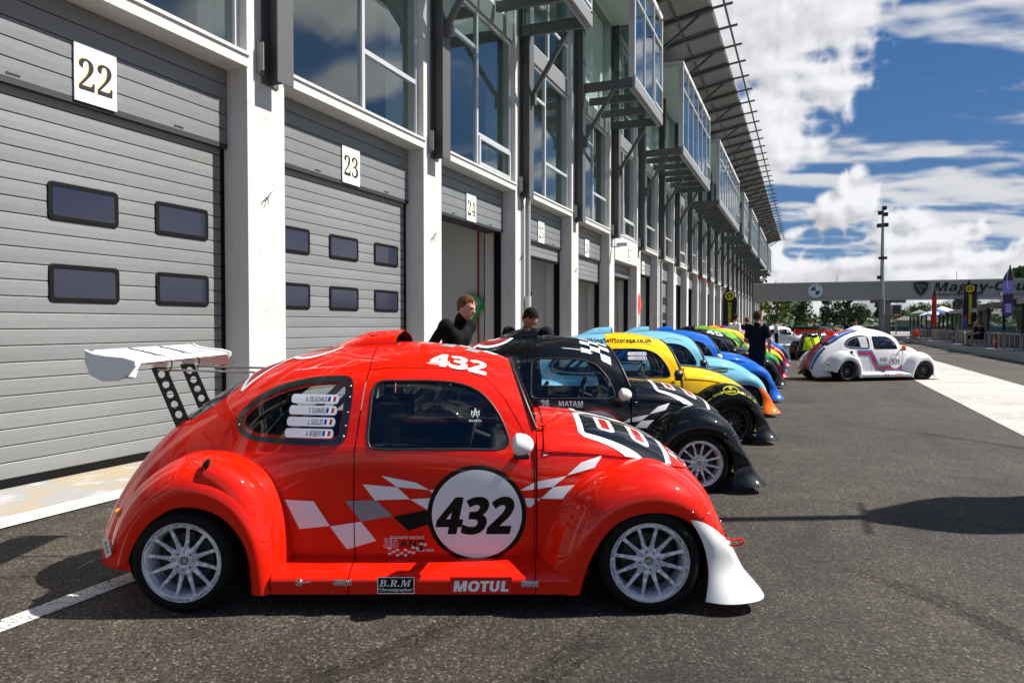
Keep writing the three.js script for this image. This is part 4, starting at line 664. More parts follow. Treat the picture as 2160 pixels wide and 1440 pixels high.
const slatTex = dataTex(512, (u, v, x, y) => { const n = tfbm(u * 1, v, 3, 4), m = tfbm(u, v, 48, 2), h = hash2(x, y); const c = 214 + 22 * (n - 0.5) + 8 * (m - 0.5) + 6 * (h - 0.5) - (tfbm(u + 0.7, v + 0.3, 40, 2) > 0.86 ? 10 : 0); return [c - 1, c, c + 1]; }, true);
const slatMats = [0, 1, 2].map((i) => std(0.285 + 0.014 * i, 0.291 + 0.014 * i, 0.289 + 0.014 * i, 0.5, { map: rep(slatTex, 0.31 + 0.05 * i) })), boxMats = [0, 1].map((i) => std(0.26 + 0.012 * i, 0.270 + 0.012 * i, 0.277 + 0.012 * i, 0.45, { map: rep(slatTex, 0.27 + 0.06 * i) }));
const building = thing('pit_building', 'long white pit building with numbered grey garage shutters and projecting glass bay windows', 'building');
function slatGeo(h, len) {       // one folded slat, its face towards +x, from y 0..h and z 0..-len
  const s = new THREE.Shape([[0, 0.002], [0.012, 0.004], [0.0155, 0.009], [0.0175, h * 0.5], [0.0155, h - 0.012], [0.010, h - 0.005], [0, h - 0.003], [-0.02, h - 0.003], [-0.02, 0.002]].map((p) => new THREE.Vector2(...p)));
  const g = new THREE.ExtrudeGeometry(s, { depth: len, bevelEnabled: false }); g.translate(0, 0, -len);
  const p = g.attributes.position, uv = g.attributes.uv; for (let i = 0; i < p.count; i++) uv.setXY(i, p.getZ(i), p.getY(i)); return g;
}
const OPEN = BAY - PW, slatDoor = slatGeo(0.150, OPEN - 0.10), slatBox = slatGeo(0.180, OPEN - 0.03);
const winFrame = (w, h, r, t) => { const rr = (a, b, c, d, q) => { const s = new THREE.Shape(); s.moveTo(a + q, b); s.lineTo(c - q, b); s.quadraticCurveTo(c, b, c, b + q); s.lineTo(c, d - q); s.quadraticCurveTo(c, d, c - q, d); s.lineTo(a + q, d); s.quadraticCurveTo(a, d, a, d - q); s.lineTo(a, b + q); s.quadraticCurveTo(a, b, a + q, b); return s; }; const s = rr(-w / 2, -h / 2, w / 2, h / 2, r); s.holes.push(rr(-w / 2 + t, -h / 2 + t, w / 2 - t, h / 2 - t, r * 0.6)); const g = new THREE.ExtrudeGeometry(s, { depth: 0.022, bevelEnabled: true, bevelSize: 0.006, bevelThickness: 0.006, bevelSegments: 2, curveSegments: 5 }); g.rotateY(Math.PI / 2); return g; };
const doorWin = winFrame(0.76, 0.355, 0.05, 0.038), doorPane = new THREE.BoxGeometry(0.006, 0.29, 0.70);
const numberTex = (n) => canvasTex(160, 192, (c, w, h) => { c.fillStyle = '#f1f0ec'; c.fillRect(0, 0, w, h); c.fillStyle = '#d9c79a'; text(c, n, w / 2 - 3, h / 2 + 4, 150, { font: 'serif', fill: '#d8b25c', sx: 0.84 }); text(c, n, w / 2, h / 2 + 6, 150, { font: 'serif', fill: '#14151b', sx: 0.84 }); });
const plateBack = std(0.8, 0.8, 0.78, 0.4);
const lows = { 22: 0.02, 23: 0.02, 24: 4.1, 25: 3.2, 26: 2.85, 27: 3.5, 28: 3.75, 29: 1.5, 30: 3.7, 31: 3.7, 32: 3.6, 33: 3.7, 34: 3.7, 35: 3.4 };
for (let k = K0; k < K1; k++) {
  const n = 23 + k, z0 = tp(k) - PW, z1 = tp(k + 1), near = k >= -1 && k <= 3, zm = (z0 + z1) / 2, low = lows[n] ?? (k < -1 ? 0.02 : 3.2 + 0.6 * hash2(k, 5)), short = n === 27;
  // pillar and lintel
  const pl = part(building, 'pillar', fuse([box(-7.05, 0, tp(k), XF, 8.15, tp(k) - PW), box(XF, 0, tp(k) - 0.004, XF + 0.004, 0.02, tp(k) - PW + 0.004)]), BM.wall);
  part(building, 'lintel', fuse([box(-6.75, short ? 3.78 : 4.57, z0, XF + 0.03, 4.70, z1), box(-6.75, 4.70, z0, XF + 0.055, 4.74, z1)]), BM.wall);
  // hook on the pillar and its paper notice
  if (near) { part(pl, 'cable_hook', tube([[XF, 3.0, tp(k) - 0.25], [XF + 0.05, 3.02, tp(k) - 0.26], [XF + 0.08, 3.10, tp(k) - 0.30], [XF + 0.05, 3.13, tp(k) - 0.36], [XF + 0.02, 3.08, tp(k) - 0.34], [XF + 0.05, 2.98, tp(k) - 0.30]], 0.0055, 20, 5), BM.dark); }
  // shutter box
  const bx = new THREE.Group(); bx.name = 'shutter_box'; building.add(bx);
  const b0 = short ? 3.30 : 3.67, nb = short ? 3 : 5;
  for (let i = 0; i < nb; i++) { const m = part(bx, 'slat', slatBox, boxMats[(i + k + 9) % 2]); m.position.set(-6.60, b0 + i * 0.18, z0 - 0.015); }
  part(bx, 'box_lip', fuse([box(-6.62, b0 - 0.05, z0 - 0.012, -6.582, b0 + 0.004, z1 + 0.012), box(-7.0, b0 - 0.05, z0 - 0.012, -6.62, b0 - 0.035, z1 + 0.012)]), BM.dark);
  if (near) for (const f of [0.28, 0.78]) part(bx, 'vent_slot', box(-6.584, b0 + 0.03, lerp(z0, z1, f), -6.578, b0 + 0.048, lerp(z0, z1, f) - 0.13), BM.dark);
  if (k <= 12) { const p = part(bx, 'number_plate', new THREE.BoxGeometry(0.012, 0.56, 0.47), plateBack); p.position.set(short ? -6.238 : -6.566, short ? 4.18 : 3.93, z0 - OPEN * (short ? 0.62 : 0.515)); const s = part(bx, 'number', new THREE.PlaneGeometry(0.46, 0.55), std(1, 1, 1, 0.45, { map: numberTex(String(n)) })); s.rotation.y = Math.PI / 2; s.position.copy(p.position); s.position.x += 0.0075; }
  // guide rails and the shutter leaf
  part(building, 'guide_rail', fuse([box(-6.80, 0, z0 - 0.002, -6.64, b0, z0 - 0.055)]), BM.rubber); part(building, 'guide_rail', fuse([box(-6.80, 0, z1 + 0.055, -6.64, b0, z1 + 0.002)]), BM.rubber);
  if (low < 3.6) {
    const d = new THREE.Group(); d.name = 'garage_door'; building.add(d);
    const top = 3.95, rows = Math.round((top - low - 0.07) / 0.150), y0 = low + 0.07;
    if (k <= 4) for (let i = 0; i < rows; i++) { const m = part(d, 'slat', slatDoor, slatMats[(i * 7 + k + 30) % 3]); m.position.set(-6.672, y0 + i * 0.150, z0 - 0.05); }
    else { const l = []; for (let i = 0; i < rows; i++) { const g = slatDoor.clone(); g.translate(-6.672, y0 + i * 0.15, z0 - 0.05); l.push(g); } l.push(box(-6.70, y0, z0 - 0.06, -6.69, y0 + rows * 0.15, z1 + 0.06)); part(d, 'door_leaf', fuse(l), slatMats[0]); }
    part(d, 'bottom_seal', box(-6.70, low, z0 - 0.05, -6.645, low + 0.075, z1 + 0.05), BM.rubber);
    for (const y of [1.88, 2.66]) if (y > low + 0.3) for (const f of [0.155, 0.495, 0.835]) { const w = part(d, 'door_window', doorWin, BM.rubber); w.position.set(-6.668, y, z0 - 0.05 - f * (OPEN - 0.1)); const q = part(d, 'window_pane', doorPane, BM.acrylic); q.position.copy(w.position); q.position.x += 0.022; }
  }
  // garage: partition, floor, ceiling
  part(building, 'partition', box(-18, 1.0, tp(k) - 0.24, -7.05, 4.55, tp(k) - 0.44), BM.inner); part(building, 'wainscot', box(-18, 0, tp(k) - 0.235, -7.05, 1.0, tp(k) - 0.445), BM.wainscot);
}
const ZNEAR = tp(K0), ZFAR = tp(K1);
part(building, 'garage_floor', sheet(-18, ZNEAR, -6.66, ZFAR, 0.010), BM.floor); part(building, 'floor_slab', box(-18, 4.56, ZNEAR, -6.76, 4.735, ZFAR), BM.ceiling); part(building, 'back_wall', box(-18.2, 0, ZNEAR, -18, 13.4, ZFAR), BM.inner);
part(building, 'floor_slab', box(-18, 8.05, ZNEAR, -6.55, 8.25, ZFAR), BM.ceiling); part(building, 'end_wall', box(-18.2, 0, ZFAR, -6.30, 13.3, ZFAR - 0.3), BM.wall); part(building, 'end_wall', box(-18.2, 0, ZNEAR + 0.3, -6.30, 13.3, ZNEAR), BM.wall);
part(building, 'ceiling', box(-18, 11.75, ZNEAR, -6.3, 11.95, ZFAR), BM.ceiling);
// glazing of one bay and storey: frame bars, panes, one opening sash
function glazing(g, x, za, zb, y0, y1, kind) {
  const w = 0.075, fr = [box(x - 0.06, y0, za, x + 0.03, y0 + w, zb), box(x - 0.06, y1 - w, za, x + 0.03, y1, zb), box(x - 0.06, y0 + w, za, x + 0.03, y1 - w, za - w), box(x - 0.06, y0 + w, zb + w, x + 0.03, y1 - w, zb)];
  const zm = lerp(za, zb, kind === 0 ? 0.54 : kind === 1 ? 0.50 : 0.47), yt = y0 + (y1 - y0) * 0.76, ys = y0 + (kind === 1 ? 0.72 : 0.98);
  fr.push(box(x - 0.06, y0 + w, zm + w / 2, x + 0.03, y1 - w, zm - w / 2), box(x - 0.055, ys - w / 2, zm - w / 2, x + 0.025, ys + w / 2, zb + w), box(x - 0.055, yt - w / 2, za - w, x + 0.025, yt + w / 2, zm + w / 2));
  const f = part(g, 'window_frame', fuse(fr), BM.alu);
  if (kind === 1) part(f, 'opening_sash', fuse([box(x + 0.02, y0 + w, zm - 0.04, x + 0.06, y0 + w + 0.07, zb + 0.08), box(x + 0.02, ys - 0.10, zm - 0.04, x + 0.06, ys - 0.03, zb + 0.08), box(x + 0.02, y0 + w + 0.07, zm - 0.04, x + 0.06, ys - 0.10, zm - 0.11), box(x + 0.02, y0 + w + 0.07, zb + 0.15, x + 0.06, ys - 0.10, zb + 0.08)]), BM.alu);
  const pane = (a, b, c, d) => part(f, 'pane', box(x - 0.018, b, a, x - 0.012, d, c), BM.pane);
  pane(za - w, y0 + w, zm + w / 2, yt - w / 2); pane(za - w, yt + w / 2, zm + w / 2, y1 - w); pane(zm - w / 2, y0 + w, zb + w, ys - w / 2); pane(zm - w / 2, ys + w / 2, zb + w, y1 - w);
}
const bays = [[-3, -1], [1, 2], [3, 4], [5, 7], [8, 11], [12, 13], [14, 16], [17, 20], [21, 23]], boxed = (k) => bays.some(([a, b]) => k >= a && k < b);
for (let k = K0; k < K1; k++) {
  const za = tp(k) - PW, zb = tp(k + 1), kind = ((k % 3) + 3) % 3 === 0 ? 0 : ((k % 3) + 3) % 3;
  glazing(building, -6.42, za, zb, 4.745, 8.0, kind);
  if (!boxed(k)) glazing(building, -6.42, za, zb, 8.42, 11.70, (kind + 1) % 3);
  part(building, 'spandrel', box(-6.52, 8.0, za, -6.34, 8.42, zb), BM.steelLight);
  part(building, 'pier', box(-6.75, 8.15, tp(k), -6.30, 12.6, tp(k) - PW), BM.alu);
  // steel post: two flanges and a web, foot plate
  const zc = tp(k) - 0.40, px = XF;
  const po = part(building, 'steel_post', fuse([box(px + 0.235, 4.46, zc + 0.15, px + 0.255, 11.9, zc - 0.15), box(px + 0.002, 4.46, zc + 0.15, px + 0.022, 11.9, zc - 0.15), box(px + 0.022, 4.47, zc + 0.008, px + 0.235, 11.9, zc - 0.008)]), BM.steel);
  part(po, 'bracket', fuse([box(px + 0.002, 4.55, zc + 0.24, px + 0.05, 4.95, zc + 0.152), box(px + 0.05, 4.58, zc + 0.24, px + 0.11, 4.92, zc + 0.225)]), BM.steelLight);
  for (const y of [4.7, 4.8]) part(po, 'bolt', (() => { const c = new THREE.CylinderGeometry(0.014, 0.014, 0.02, 6); c.rotateZ(Math.PI / 2); c.translate(px + 0.06, y, zc + 0.19); return c; })(), BM.dark);
}
// projecting glass bays on the upper storey
for (let k = K0; k < K1; k++) if (boxed(k)) part(building, 'inner_wall', box(-6.62, 8.30, tp(k) - PW - 0.01, -6.52, 11.72, tp(k + 1) + 0.01), BM.blind);
const XB = -4.61, YB = 8.22, YT = 11.75;
bays.forEach(([a, b], q) => {
  const za = tp(a) - 0.40, zb = tp(b) - 0.40 + 0.05, len = za - zb, cols = Math.round(len / 1.47), g = new THREE.Group(); g.name = 'glass_bay'; building.add(g);
  part(g, 'edge_beam', fuse([box(XB - 0.02, YB - 0.02, za, XB + 0.07, YB + 0.26, zb), box(XB - 0.10, YB - 0.06, za, XB - 0.02, YB + 0.02, zb)]), BM.steelLight);
  for (const z of [za, zb + 0.09]) part(g, 'end_beam', fuse([box(XF, YB - 0.02, z, XB - 0.02, YB + 0.02, z - 0.09), box(XF, YB + 0.02, z - 0.03, XB - 0.02, YB + 0.20, z - 0.06), box(XF, YB + 0.20, z, XB - 0.02, YB + 0.24, z - 0.09)]), z === za ? BM.steel : BM.steel);
  part(g, 'floor_glass', box(XF, YB + 0.245, za - 0.09, XB - 0.02, YB + 0.262, zb + 0.09), BM.green);
  for (let i = 1; i < cols * 1.0; i++) { const z = lerp(za, zb, i / cols); part(g, 'joist', box(XF, YB + 0.02, z + 0.05, XB - 0.025, YB + 0.235, z - 0.05), BM.steel); }
  const fr = [], w = 0.06, ym = lerp(YB, YT, 0.72), x0 = XB, x1 = XB + 0.06;
  fr.push(box(x0, YB + 0.262, za, x1, YB + 0.33, zb), box(x0, YT - 0.10, za, x1, YT, zb), box(x0 - 0.12, YB + 0.262, za + 0.004, x1, YT + 0.003, za - 0.12), box(x0 - 0.12, YB + 0.262, zb + 0.12, x1, YT + 0.003, zb - 0.004));
  for (let i = 1; i < cols; i++) { const z = lerp(za, zb, i / cols); fr.push(box(x0, YB + 0.33, z + w / 2, x1, YT - 0.1, z - w / 2)); }
  fr.push(box(x0 + 0.003, ym, za - 0.12, x1 - 0.003, ym + w, zb + 0.12));
  const f = part(g, 'bay_frame', fuse(fr), BM.alu);
  for (let i = 0; i < cols; i++) { const z0 = lerp(za, zb, i / cols) - (i ? w / 2 : 0.12), z1 = lerp(za, zb, (i + 1) / cols) + (i < cols - 1 ? w / 2 : 0.12); part(g, 'pane', box(x0 + 0.02, YB + 0.33, z0, x0 + 0.026, ym, z1), BM.pane); part(g, 'pane', box(x0 + 0.02, ym + w, z0, x0 + 0.026, YT - 0.1, z1), BM.pane);
    if (i === cols - 1) part(g, 'opening_sash', fuse([box(x1, YB + 0.34, z0, x1 + 0.03, YB + 0.41, z1), box(x1, YB + 1.05, z0, x1 + 0.03, YB + 1.12, z1), box(x1, YB + 0.41, z0, x1 + 0.03, YB + 1.05, z0 - 0.06), box(x1, YB + 0.41, z1 + 0.06, x1 + 0.03, YB + 1.05, z1)]), BM.alu); }
  for (const z of [za - 0.03, zb + 0.03]) { part(g, 'end_pane', box(XF - 0.02, YB + 0.262, z + 0.004, x0 - 0.12, YT - 0.1, z - 0.004), BM.green); }
  part(g, 'end_frame', fuse([box(XF, YT - 0.1, za + 0.002, x0 - 0.12, YT, za - 0.08), box(XF, YB + 0.262, za + 0.002, XF + 0.06, YT - 0.1, za - 0.08)]), BM.alu);
  part(g, 'bay_roof', box(XF - 0.1, YT + 0.004, za, x1, YT + 0.10, zb), BM.inner);
  for (let k = a; k <= b; k++) { const z = tp(k) - 0.40; part(g, 'brace', bar([XF + 0.22, 6.75, z], [XB - 0.55, YB - 0.03, z], 0.10, 0.08), BM.steel); part(g, 'brace_plate', box(XF + 0.24, 6.62, z + 0.06, XF + 0.36, 6.90, z - 0.06), BM.steel); }
});
// overhanging roof with corrugated underside, ribs, struts and a gutter rail
{
  const z0 = ZNEAR, z1 = ZFAR - 1.2, xi = -6.1, xo = -3.55, yi = 13.25, yo = 13.75, pr = [];
  const P = 0.30, n = Math.round((z0 - z1) / P), pos = [], idx = [];
  for (let i = 0; i <= n * 4; i++) { const z = z0 - (i / 4) * P, h = [0, 0.06, 0.06, 0][i % 4]; const zz = z + (i % 4 === 1 || i % 4 === 3 ? 0.0 : 0); pos.push(xi, yi + h, zz, xo, yo + h, zz); if (i) { const a = 2 * i - 2; idx.push(a, a + 1, a + 2, a + 1, a + 3, a + 2); } }
  const g = new THREE.BufferGeometry(); g.setAttribute('position', new THREE.Float32BufferAttribute(pos, 3)); g.setIndex(idx); const c = g.toNonIndexed(); c.computeVertexNormals();
  const ro = part(building, 'roof_canopy', c, BM.corr);
  part(building, 'roof_deck', fuse([box(-18.2, 13.35, z0, xi, 13.5, z1)]), BM.roof);
  part(building, 'fascia', box(-6.32, 11.95, z0, -6.12, 13.30, z1), BM.dark);
  part(building, 'roof_edge', fuse([bar([xo + 0.06, yo + 0.03, z0], [xo + 0.06, yo + 0.03, z1], 0.10, 0.10)]), BM.alu);
  part(building, 'edge_tube', bar([xo + 0.55, yo + 0.02, z0], [xo + 0.55, yo + 0.02, z1], 0.09, 0.09, true), BM.steel);
  part(building, 'purlin', bar([lerp(xi, xo, 0.5), lerp(yi, yo, 0.5) - 0.05, z0], [lerp(xi, xo, 0.5), lerp(yi, yo, 0.5) - 0.05, z1], 0.07, 0.09), BM.steel);
  for (let k = K0 * 2; k <= K1 * 2; k++) { const z = tp(k / 2) - 0.40; if (z < z1) break; part(building, 'roof_rib', fuse([bar([xi, yi - 0.12, z], [xo + 0.12, yo - 0.09, z], 0.11, 0.20), bar([xo + 0.1, yo - 0.05, z], [xo + 0.85, yo + 0.05, z], 0.07, 0.10)]), BM.steel); if (k % 2 === 0) part(building, 'roof_strut', bar([-6.1, 11.85, z], [xo - 0.35, yo - 0.22, z], 0.09, 0.09), BM.steel); }
}
// gear on the facade
{
  const z = tp(2) - 0.16, xp = XF + 0.10;
  const dp = part(building, 'drain_pipe', fuse([bar([xp, 0.05, z - 0.40], [xp, 4.35, z - 0.40], 0.13, 0.13, 14), bar([xp, 4.33, z - 0.40], [xp + 0.04, 4.60, z - 0.36], 0.13, 0.13, 14)]), BM.pipe); part(dp, 'pipe_sleeve', bar([xp, 0.05, z - 0.40], [xp, 2.15, z - 0.40], 0.16, 0.16, 14), BM.alu); part(dp, 'conduit', bar([XF + 0.03, 0.05, z - 0.22], [XF + 0.03, 4.5, z - 0.22], 0.045, 0.045, 8), BM.pipe);
  for (const q of [0, 0.22]) part(building, 'red_pipe', bar([-7.14 - q * 0.8, 1.0, tp(2) - 0.20], [-7.14 - q * 0.8, 4.5, tp(2) - 0.20], 0.05, 0.05, 8), BM.redPaint);
  part(building, 'red_pipe', bar([-8.0, 3.05, tp(3) - 0.20], [-12, 3.05, tp(3) - 0.20], 0.07, 0.07, 8), BM.redPaint);
  for (const k of [6, 9]) { const zz = tp(k) - 0.30; part(building, 'drain_pipe', bar([xp, 0.05, zz], [xp, 4.4, zz], 0.12, 0.12, 10), BM.pipe); }
  for (const k of [9, 10, 24]) { const zz = tp(k) - 0.36; part(building, 'alarm_bell', fuse([box(XF + 0.01, 4.30, zz + 0.16, XF + 0.16, 4.52, zz - 0.16, 0.02), box(XF + 0.12, 4.36, zz + 0.10, XF + 0.30, 4.48, zz - 0.10, 0.03)]), BM.redPaint); }
  const cam = (k, y) => { const zz = tp(k) - 0.30; const c = part(building, 'security_camera', fuse([bar([XF, y, zz], [XF + 0.30, y + 0.02, zz], 0.05, 0.05, 8), box(XF + 0.18, y + 0.02, zz + 0.06, XF + 0.55, y + 0.14, zz - 0.06, 0.02)]), BM.alu); return c; };
  cam(4, 4.16); cam(12, 4.0);
  const notice = canvasTex(64, 80, (c, w, h) => { c.fillStyle = '#efeeea'; c.fillRect(0, 0, w, h); c.strokeStyle = '#b03028'; c.lineWidth = 4; c.beginPath(); c.arc(32, 26, 13, 0, 7); c.moveTo(24, 34); c.lineTo(41, 18); c.stroke(); c.fillStyle = '#555'; for (let i = 0; i < 4; i++) c.fillRect(12, 46 + i * 7, 40 - (i % 2) * 8, 2); }), nm = std(1, 1, 1, 0.7, { map: notice });
  for (const k of [1, 3, 5]) { const m = part(building, 'paper_notice', new THREE.PlaneGeometry(0.21, 0.27), nm); m.rotation.y = Math.PI / 2; m.position.set(XF + 0.004, 1.72, tp(k) - 0.30); }
}
// ---------------------------------------------------------------- the other cars
const ROW = [[-2.26, -6.91], [-2.24, -9.70], [-2.31, -12.57], [-2.31, -14.97], [-2.33, -18.25], [-2.36, -21.0], [-2.36, -23.4], [-2.40, -26.75], [-2.40, -29.85]];
const C = { yellow: paint(0.86, 0.50, 0.004), sky: paint(0.17, 0.43, 0.60), blue: paint(0.006, 0.105, 0.48), orange: paint(0.86, 0.16, 0.01), green: paint(0.02, 0.30, 0.05), crimson: paint(0.36, 0.012, 0.05), navy: paint(0.012, 0.02, 0.07), neon: paint(0.52, 0.72, 0.01) };
{ // black car with chequers
  const G = FINE, car = makeCar('race_car', 'glossy black race car with chequered ribbons and white mirror, parked second behind the red one', [ROW[0][0], 0, ROW[0][1]], YAW - 0.01, { body: M.black, rim: M.rimWhite, wing: M.white, rimText });
  addInk(car, 'side_livery', G.sidePatch(...SIDE), sheetTex(...SIDE, 800, (c, at, k) => {
    checks(c, at); roundel(c, at, k, '', '#8f1420', '#b9bac0'); const [a, b] = at(0.308, 0.478); c.save(); c.beginPath(); c.arc(a, b, 0.236 * k, 0, 7); c.clip(); poly(c, [[a - 0.26 * k, b - 0.06 * k], [a - 0.06 * k, b - 0.26 * k], [a + 0.02 * k, b - 0.1 * k], [a - 0.12 * k, b + 0.1 * k]], '#cfd0d5'); c.restore(); text(c, '431', a, b + 0.02 * k, 0.22 * k, { skew: -0.2, fill: '#0c0c0d' });
    text(c, 'MATAM', ...at(0.08, 0.775), 0.062 * k, { fill: '#e8e8ec', sx: 1.0 }); text(c, 'Capital', ...at(0.155, 0.748), 0.018 * k, { fill: '#e8e8ec' }); text(c, '76', ...at(-0.15, 0.772), 0.085 * k, { fill: null, stroke: '#e8e8ec', lw: 0.007 * k, sx: 0.8 }); text(c, 'ZE BOAT', ...at(-0.15, 0.722), 0.022 * k, { fill: '#e8e8ec' });
  }));
  addInk(car, 'roof_livery', G.topPatch(...ROOF), canvasTex(640, 992, (c) => { for (let i = 2; i < 5; i++) for (let j = 4; j < 9; j++) if ((i + j) % 2 === 0) poly(c, [[250 + i * 72, 190 + j * 72 + i * 12], [322 + i * 72, 202 + j * 72 + i * 12], [322 + i * 72, 274 + j * 72 + i * 12], [250 + i * 72, 262 + j * 72 + i * 12]], '#eeeef0'); }));
  addInk(car, 'rear_livery', G.topPatch(...BACK), canvasTex(640, 780, (c) => { c.save(); c.translate(395, 400); c.rotate(Math.PI / 2); c.scale(1.4, 1); c.font = 'bold 500px sans-serif'; c.textAlign = 'center'; c.textBaseline = 'middle'; c.lineJoin = 'round'; c.strokeStyle = '#ececf0'; c.lineWidth = 46; c.strokeText('R', 0, 0); c.fillStyle = '#8f0f14'; c.fillText('R', 0, 0); c.restore(); text(c, 'ING', 200, 655, 105, { fill: null, stroke: '#ececf0', lw: 10, rot: -0.2 }); }));
  addInk(car, 'hood_livery', G.topPatch(...HOOD, true), canvasTex(792, 880, (c, w, h) => hoodArt(c, w, h, '#0a0b0d', '#e6e6ea')));
  addInk(car, 'driver_names', G.glassPatch(-0.735, 0.865, -0.425, 1.105, 0.010), nameStrips(['', '', '', '']));
  addInk(car, 'tow_mark', G.sidePatch(0.655, 0.78, 0.775, 0.86), canvasTex(96, 64, (c) => { poly(c, [[10, 4], [93, 39], [4, 61]], '#fff'); poly(c, [[14, 10], [85, 39], [10, 56]], '#1f6fc4'); }));
}
{ // yellow and light-blue car
  const G = FINE, car = makeCar('race_car', 'yellow race car with light blue rear half, black front fenders and black mirrors', [ROW[1][0], 0, ROW[1][1]], YAW, { body: C.yellow, rear: C.sky, scoop: C.sky, fender: M.black, spoiler: M.black, rim: M.rimBlack, mirror: M.blackPlastic, wing: null, cage: std(0.05, 0.05, 0.05, 0.4) });
  const art = (c) => { text(c, 'VikingSelfStorage.co.uk', 0, 0, 1, {}); };
  addInk(car, 'side_livery', G.sidePatch(...SIDE), sheetTex(...SIDE, 640, (c, at, k) => { roundel(c, at, k, '', '#0b0b0c', '#d6d6dc', 0.30, 0.53, 0.25); text(c, '27', ...at(0.30, 0.50), 0.24 * k, { fill: '#0b0b0c', sx: 1.2 }); poly(c, [at(0.55, 0.66), at(1.0, 0.60), at(1.0, 0.40), at(0.55, 0.52)], '#0b0b0c'); text(c, 'NSP', ...at(-0.55, 0.60), 0.26 * k, { fill: '#e4e8ec' }); }));
  const strip = canvasTex(1024, 96, (c, w, h) => text(c, 'VikingSelfStorage.co.uk', w / 2, h / 2, 84, { fill: '#101012', sx: 0.94 }));
  addInk(car, 'roof_lettering', G.glassPatch(-0.62, 1.238, 0.36, 1.318, 0.004), strip);
  addInk(car, 'fender_lettering', G.fenderPatch(0.86, 0.52, 1.50, 0.74), canvasTex(640, 220, (c, w, h) => { c.strokeStyle = '#d9d413'; c.lineWidth = 9; c.beginPath(); c.ellipse(330, 66, 92, 46, 0, 0, 7); c.stroke(); c.fillStyle = '#d9d413'; c.beginPath(); for (let i = 0; i < 10; i++) { const a = i * 0.628, r = i % 2 ? 12 : 34; c.lineTo(330 + r * Math.cos(a), 40 + r * 0.7 * Math.sin(a)); } c.fill(); const s = 'www.YELLOW TOMATO HOMES.co.uk'; for (let i = 0; i < s.length; i++) { const t = i / (s.length - 1) * 2 - 1; text(c, s[i], 330 + t * 305, 78 + 130 * t * t * (0.7 + 0.3 * Math.abs(t)), 33, { fill: '#e6e018', rot: t * 0.62 }); } }));
  addInk(car, 'hood_livery', G.topPatch(...HOOD, true), canvasTex(400, 440, (c, w, h) => { c.fillStyle = '#0d0d0e'; c.fillRect(0, 90, 400, 260); c.fillStyle = '#e0b400'; c.fillRect(0, 98, 400, 5); c.fillRect(0, 337, 400, 5); }));
  addInk(car, 'driver_names', G.glassPatch(-0.05, 1.03, 0.20, 1.14, -0.008), canvasTex(256, 110, (c) => { for (const [i, s] of [[0, 'P. PLANCON'], [1, 'L. SUCHET']]) { pill(c, 4, 4 + i * 54, 248, 44, 20, '#d9dae2'); text(c, s, 180, 28 + i * 54, 34, { weight: 'normal', align: 'right', sx: 0.7, fill: '#15151a' }); for (const [q, f] of [[0, '#1d3f96'], [1, '#eee'], [2, '#b01f33']]) { c.fillStyle = f; c.fillRect(192 + q * 16, 14 + i * 54, 16, 24); } } }));
  part(car, 'aerial', bar([-0.10, 1.37, 0.1], [-0.10, 1.66, 0.1], 0.008, 0.008, 6), M.seal);
}
const blotch = (list, seed, sc = 3) => { const t = dataTex(256, (u, v) => { const n = tfbm(u, v + seed * 0.17, 4, 3), m = tfbm(u + 0.31, v + seed * 0.4, 6, 3); return n > 0.56 ? list[1] : m > 0.55 ? list[2] : list[0]; }, true); t.repeat.set(1 / 1.2, 1 / 1.2); return phys(1, 1, 1, 0.45, { map: t, clearcoat: 0.75, clearcoatRoughness: 0.025, specularIntensity: 0.06 }); };
const simple = (i, label, o, num, hoodText) => {
  const car = makeCar('race_car', label, [ROW[i][0], 0, ROW[i][1]], YAW + 0.02 * (hash2(i, 3) - 0.5), { G: MID, plain: true, wing: null, ...o });
  part(car, 'aerial', bar([-0.10, 1.37, 0.1], [-0.10, 1.62, 0.1], 0.008, 0.008, 6), M.seal);
  addInk(car, 'tow_mark', MID.sidePatch(0.655, 0.76, 0.79, 0.86), canvasTex(96, 64, (c) => { poly(c, [[10, 4], [93, 39], [4, 61]], '#fff'); poly(c, [[14, 10], [85, 39], [10, 56]], '#2a6fc0'); }));
  return car;
};
const dk = std(0.05, 0.05, 0.05, 0.4);
{ const c = simple(2, 'light blue race car with an orange front spoiler and black mirror', { body: C.sky, spoiler: C.orange, mirror: M.blackPlastic, rim: M.rimBlack, cage: dk }); addInk(c, 'hood_sticker', MID.sidePatch(0.72, 0.70, 1.0, 0.78), canvasTex(256, 80, (x, w, h) => { pill(x, 0, 8, w, 62, 6, '#1c3a34'); text(x, 'W.DEVILDAN.BLUE', w / 2, 40, 28, { fill: '#c8d8d0', sx: 0.95 }); })); }
simple(3, 'bright blue race car with a blue front spoiler and white mirror', { body: C.blue, mirror: M.white, rim: M.rimBlack, cage: dk });
{ const c = simple(4, 'black race car with white number on its roof and red-edged hood', { body: M.black, hood: blotch([[14, 14, 16], [120, 20, 18], [14, 14, 16]], 2), rim: M.rimBlack, cage: dk, mirror: M.blackPlastic }); addInk(c, 'roof_number', MID.topPatch(...ROOF), canvasTex(320, 496, (x) => text(x, '45', 210, 370, 130, { fill: '#ececec', sx: 1.1 }))); }
simple(5, 'green camouflage race car with a crimson front spoiler', { body: blotch([[28, 128, 50], [120, 178, 46], [196, 190, 50]], 1), fender: C.green, spoiler: C.crimson, rim: M.rimBlack, cage: dk, mirror: M.blackPlastic });
simple(6, 'navy race car with yellow flames and a dark spoiler', { body: blotch([[230, 160, 20], [22, 30, 60], [22, 30, 60]], 4), roof: C.yellow, fender: C.yellow, spoiler: C.navy, rim: M.rimBlack, cage: dk, mirror: M.white });
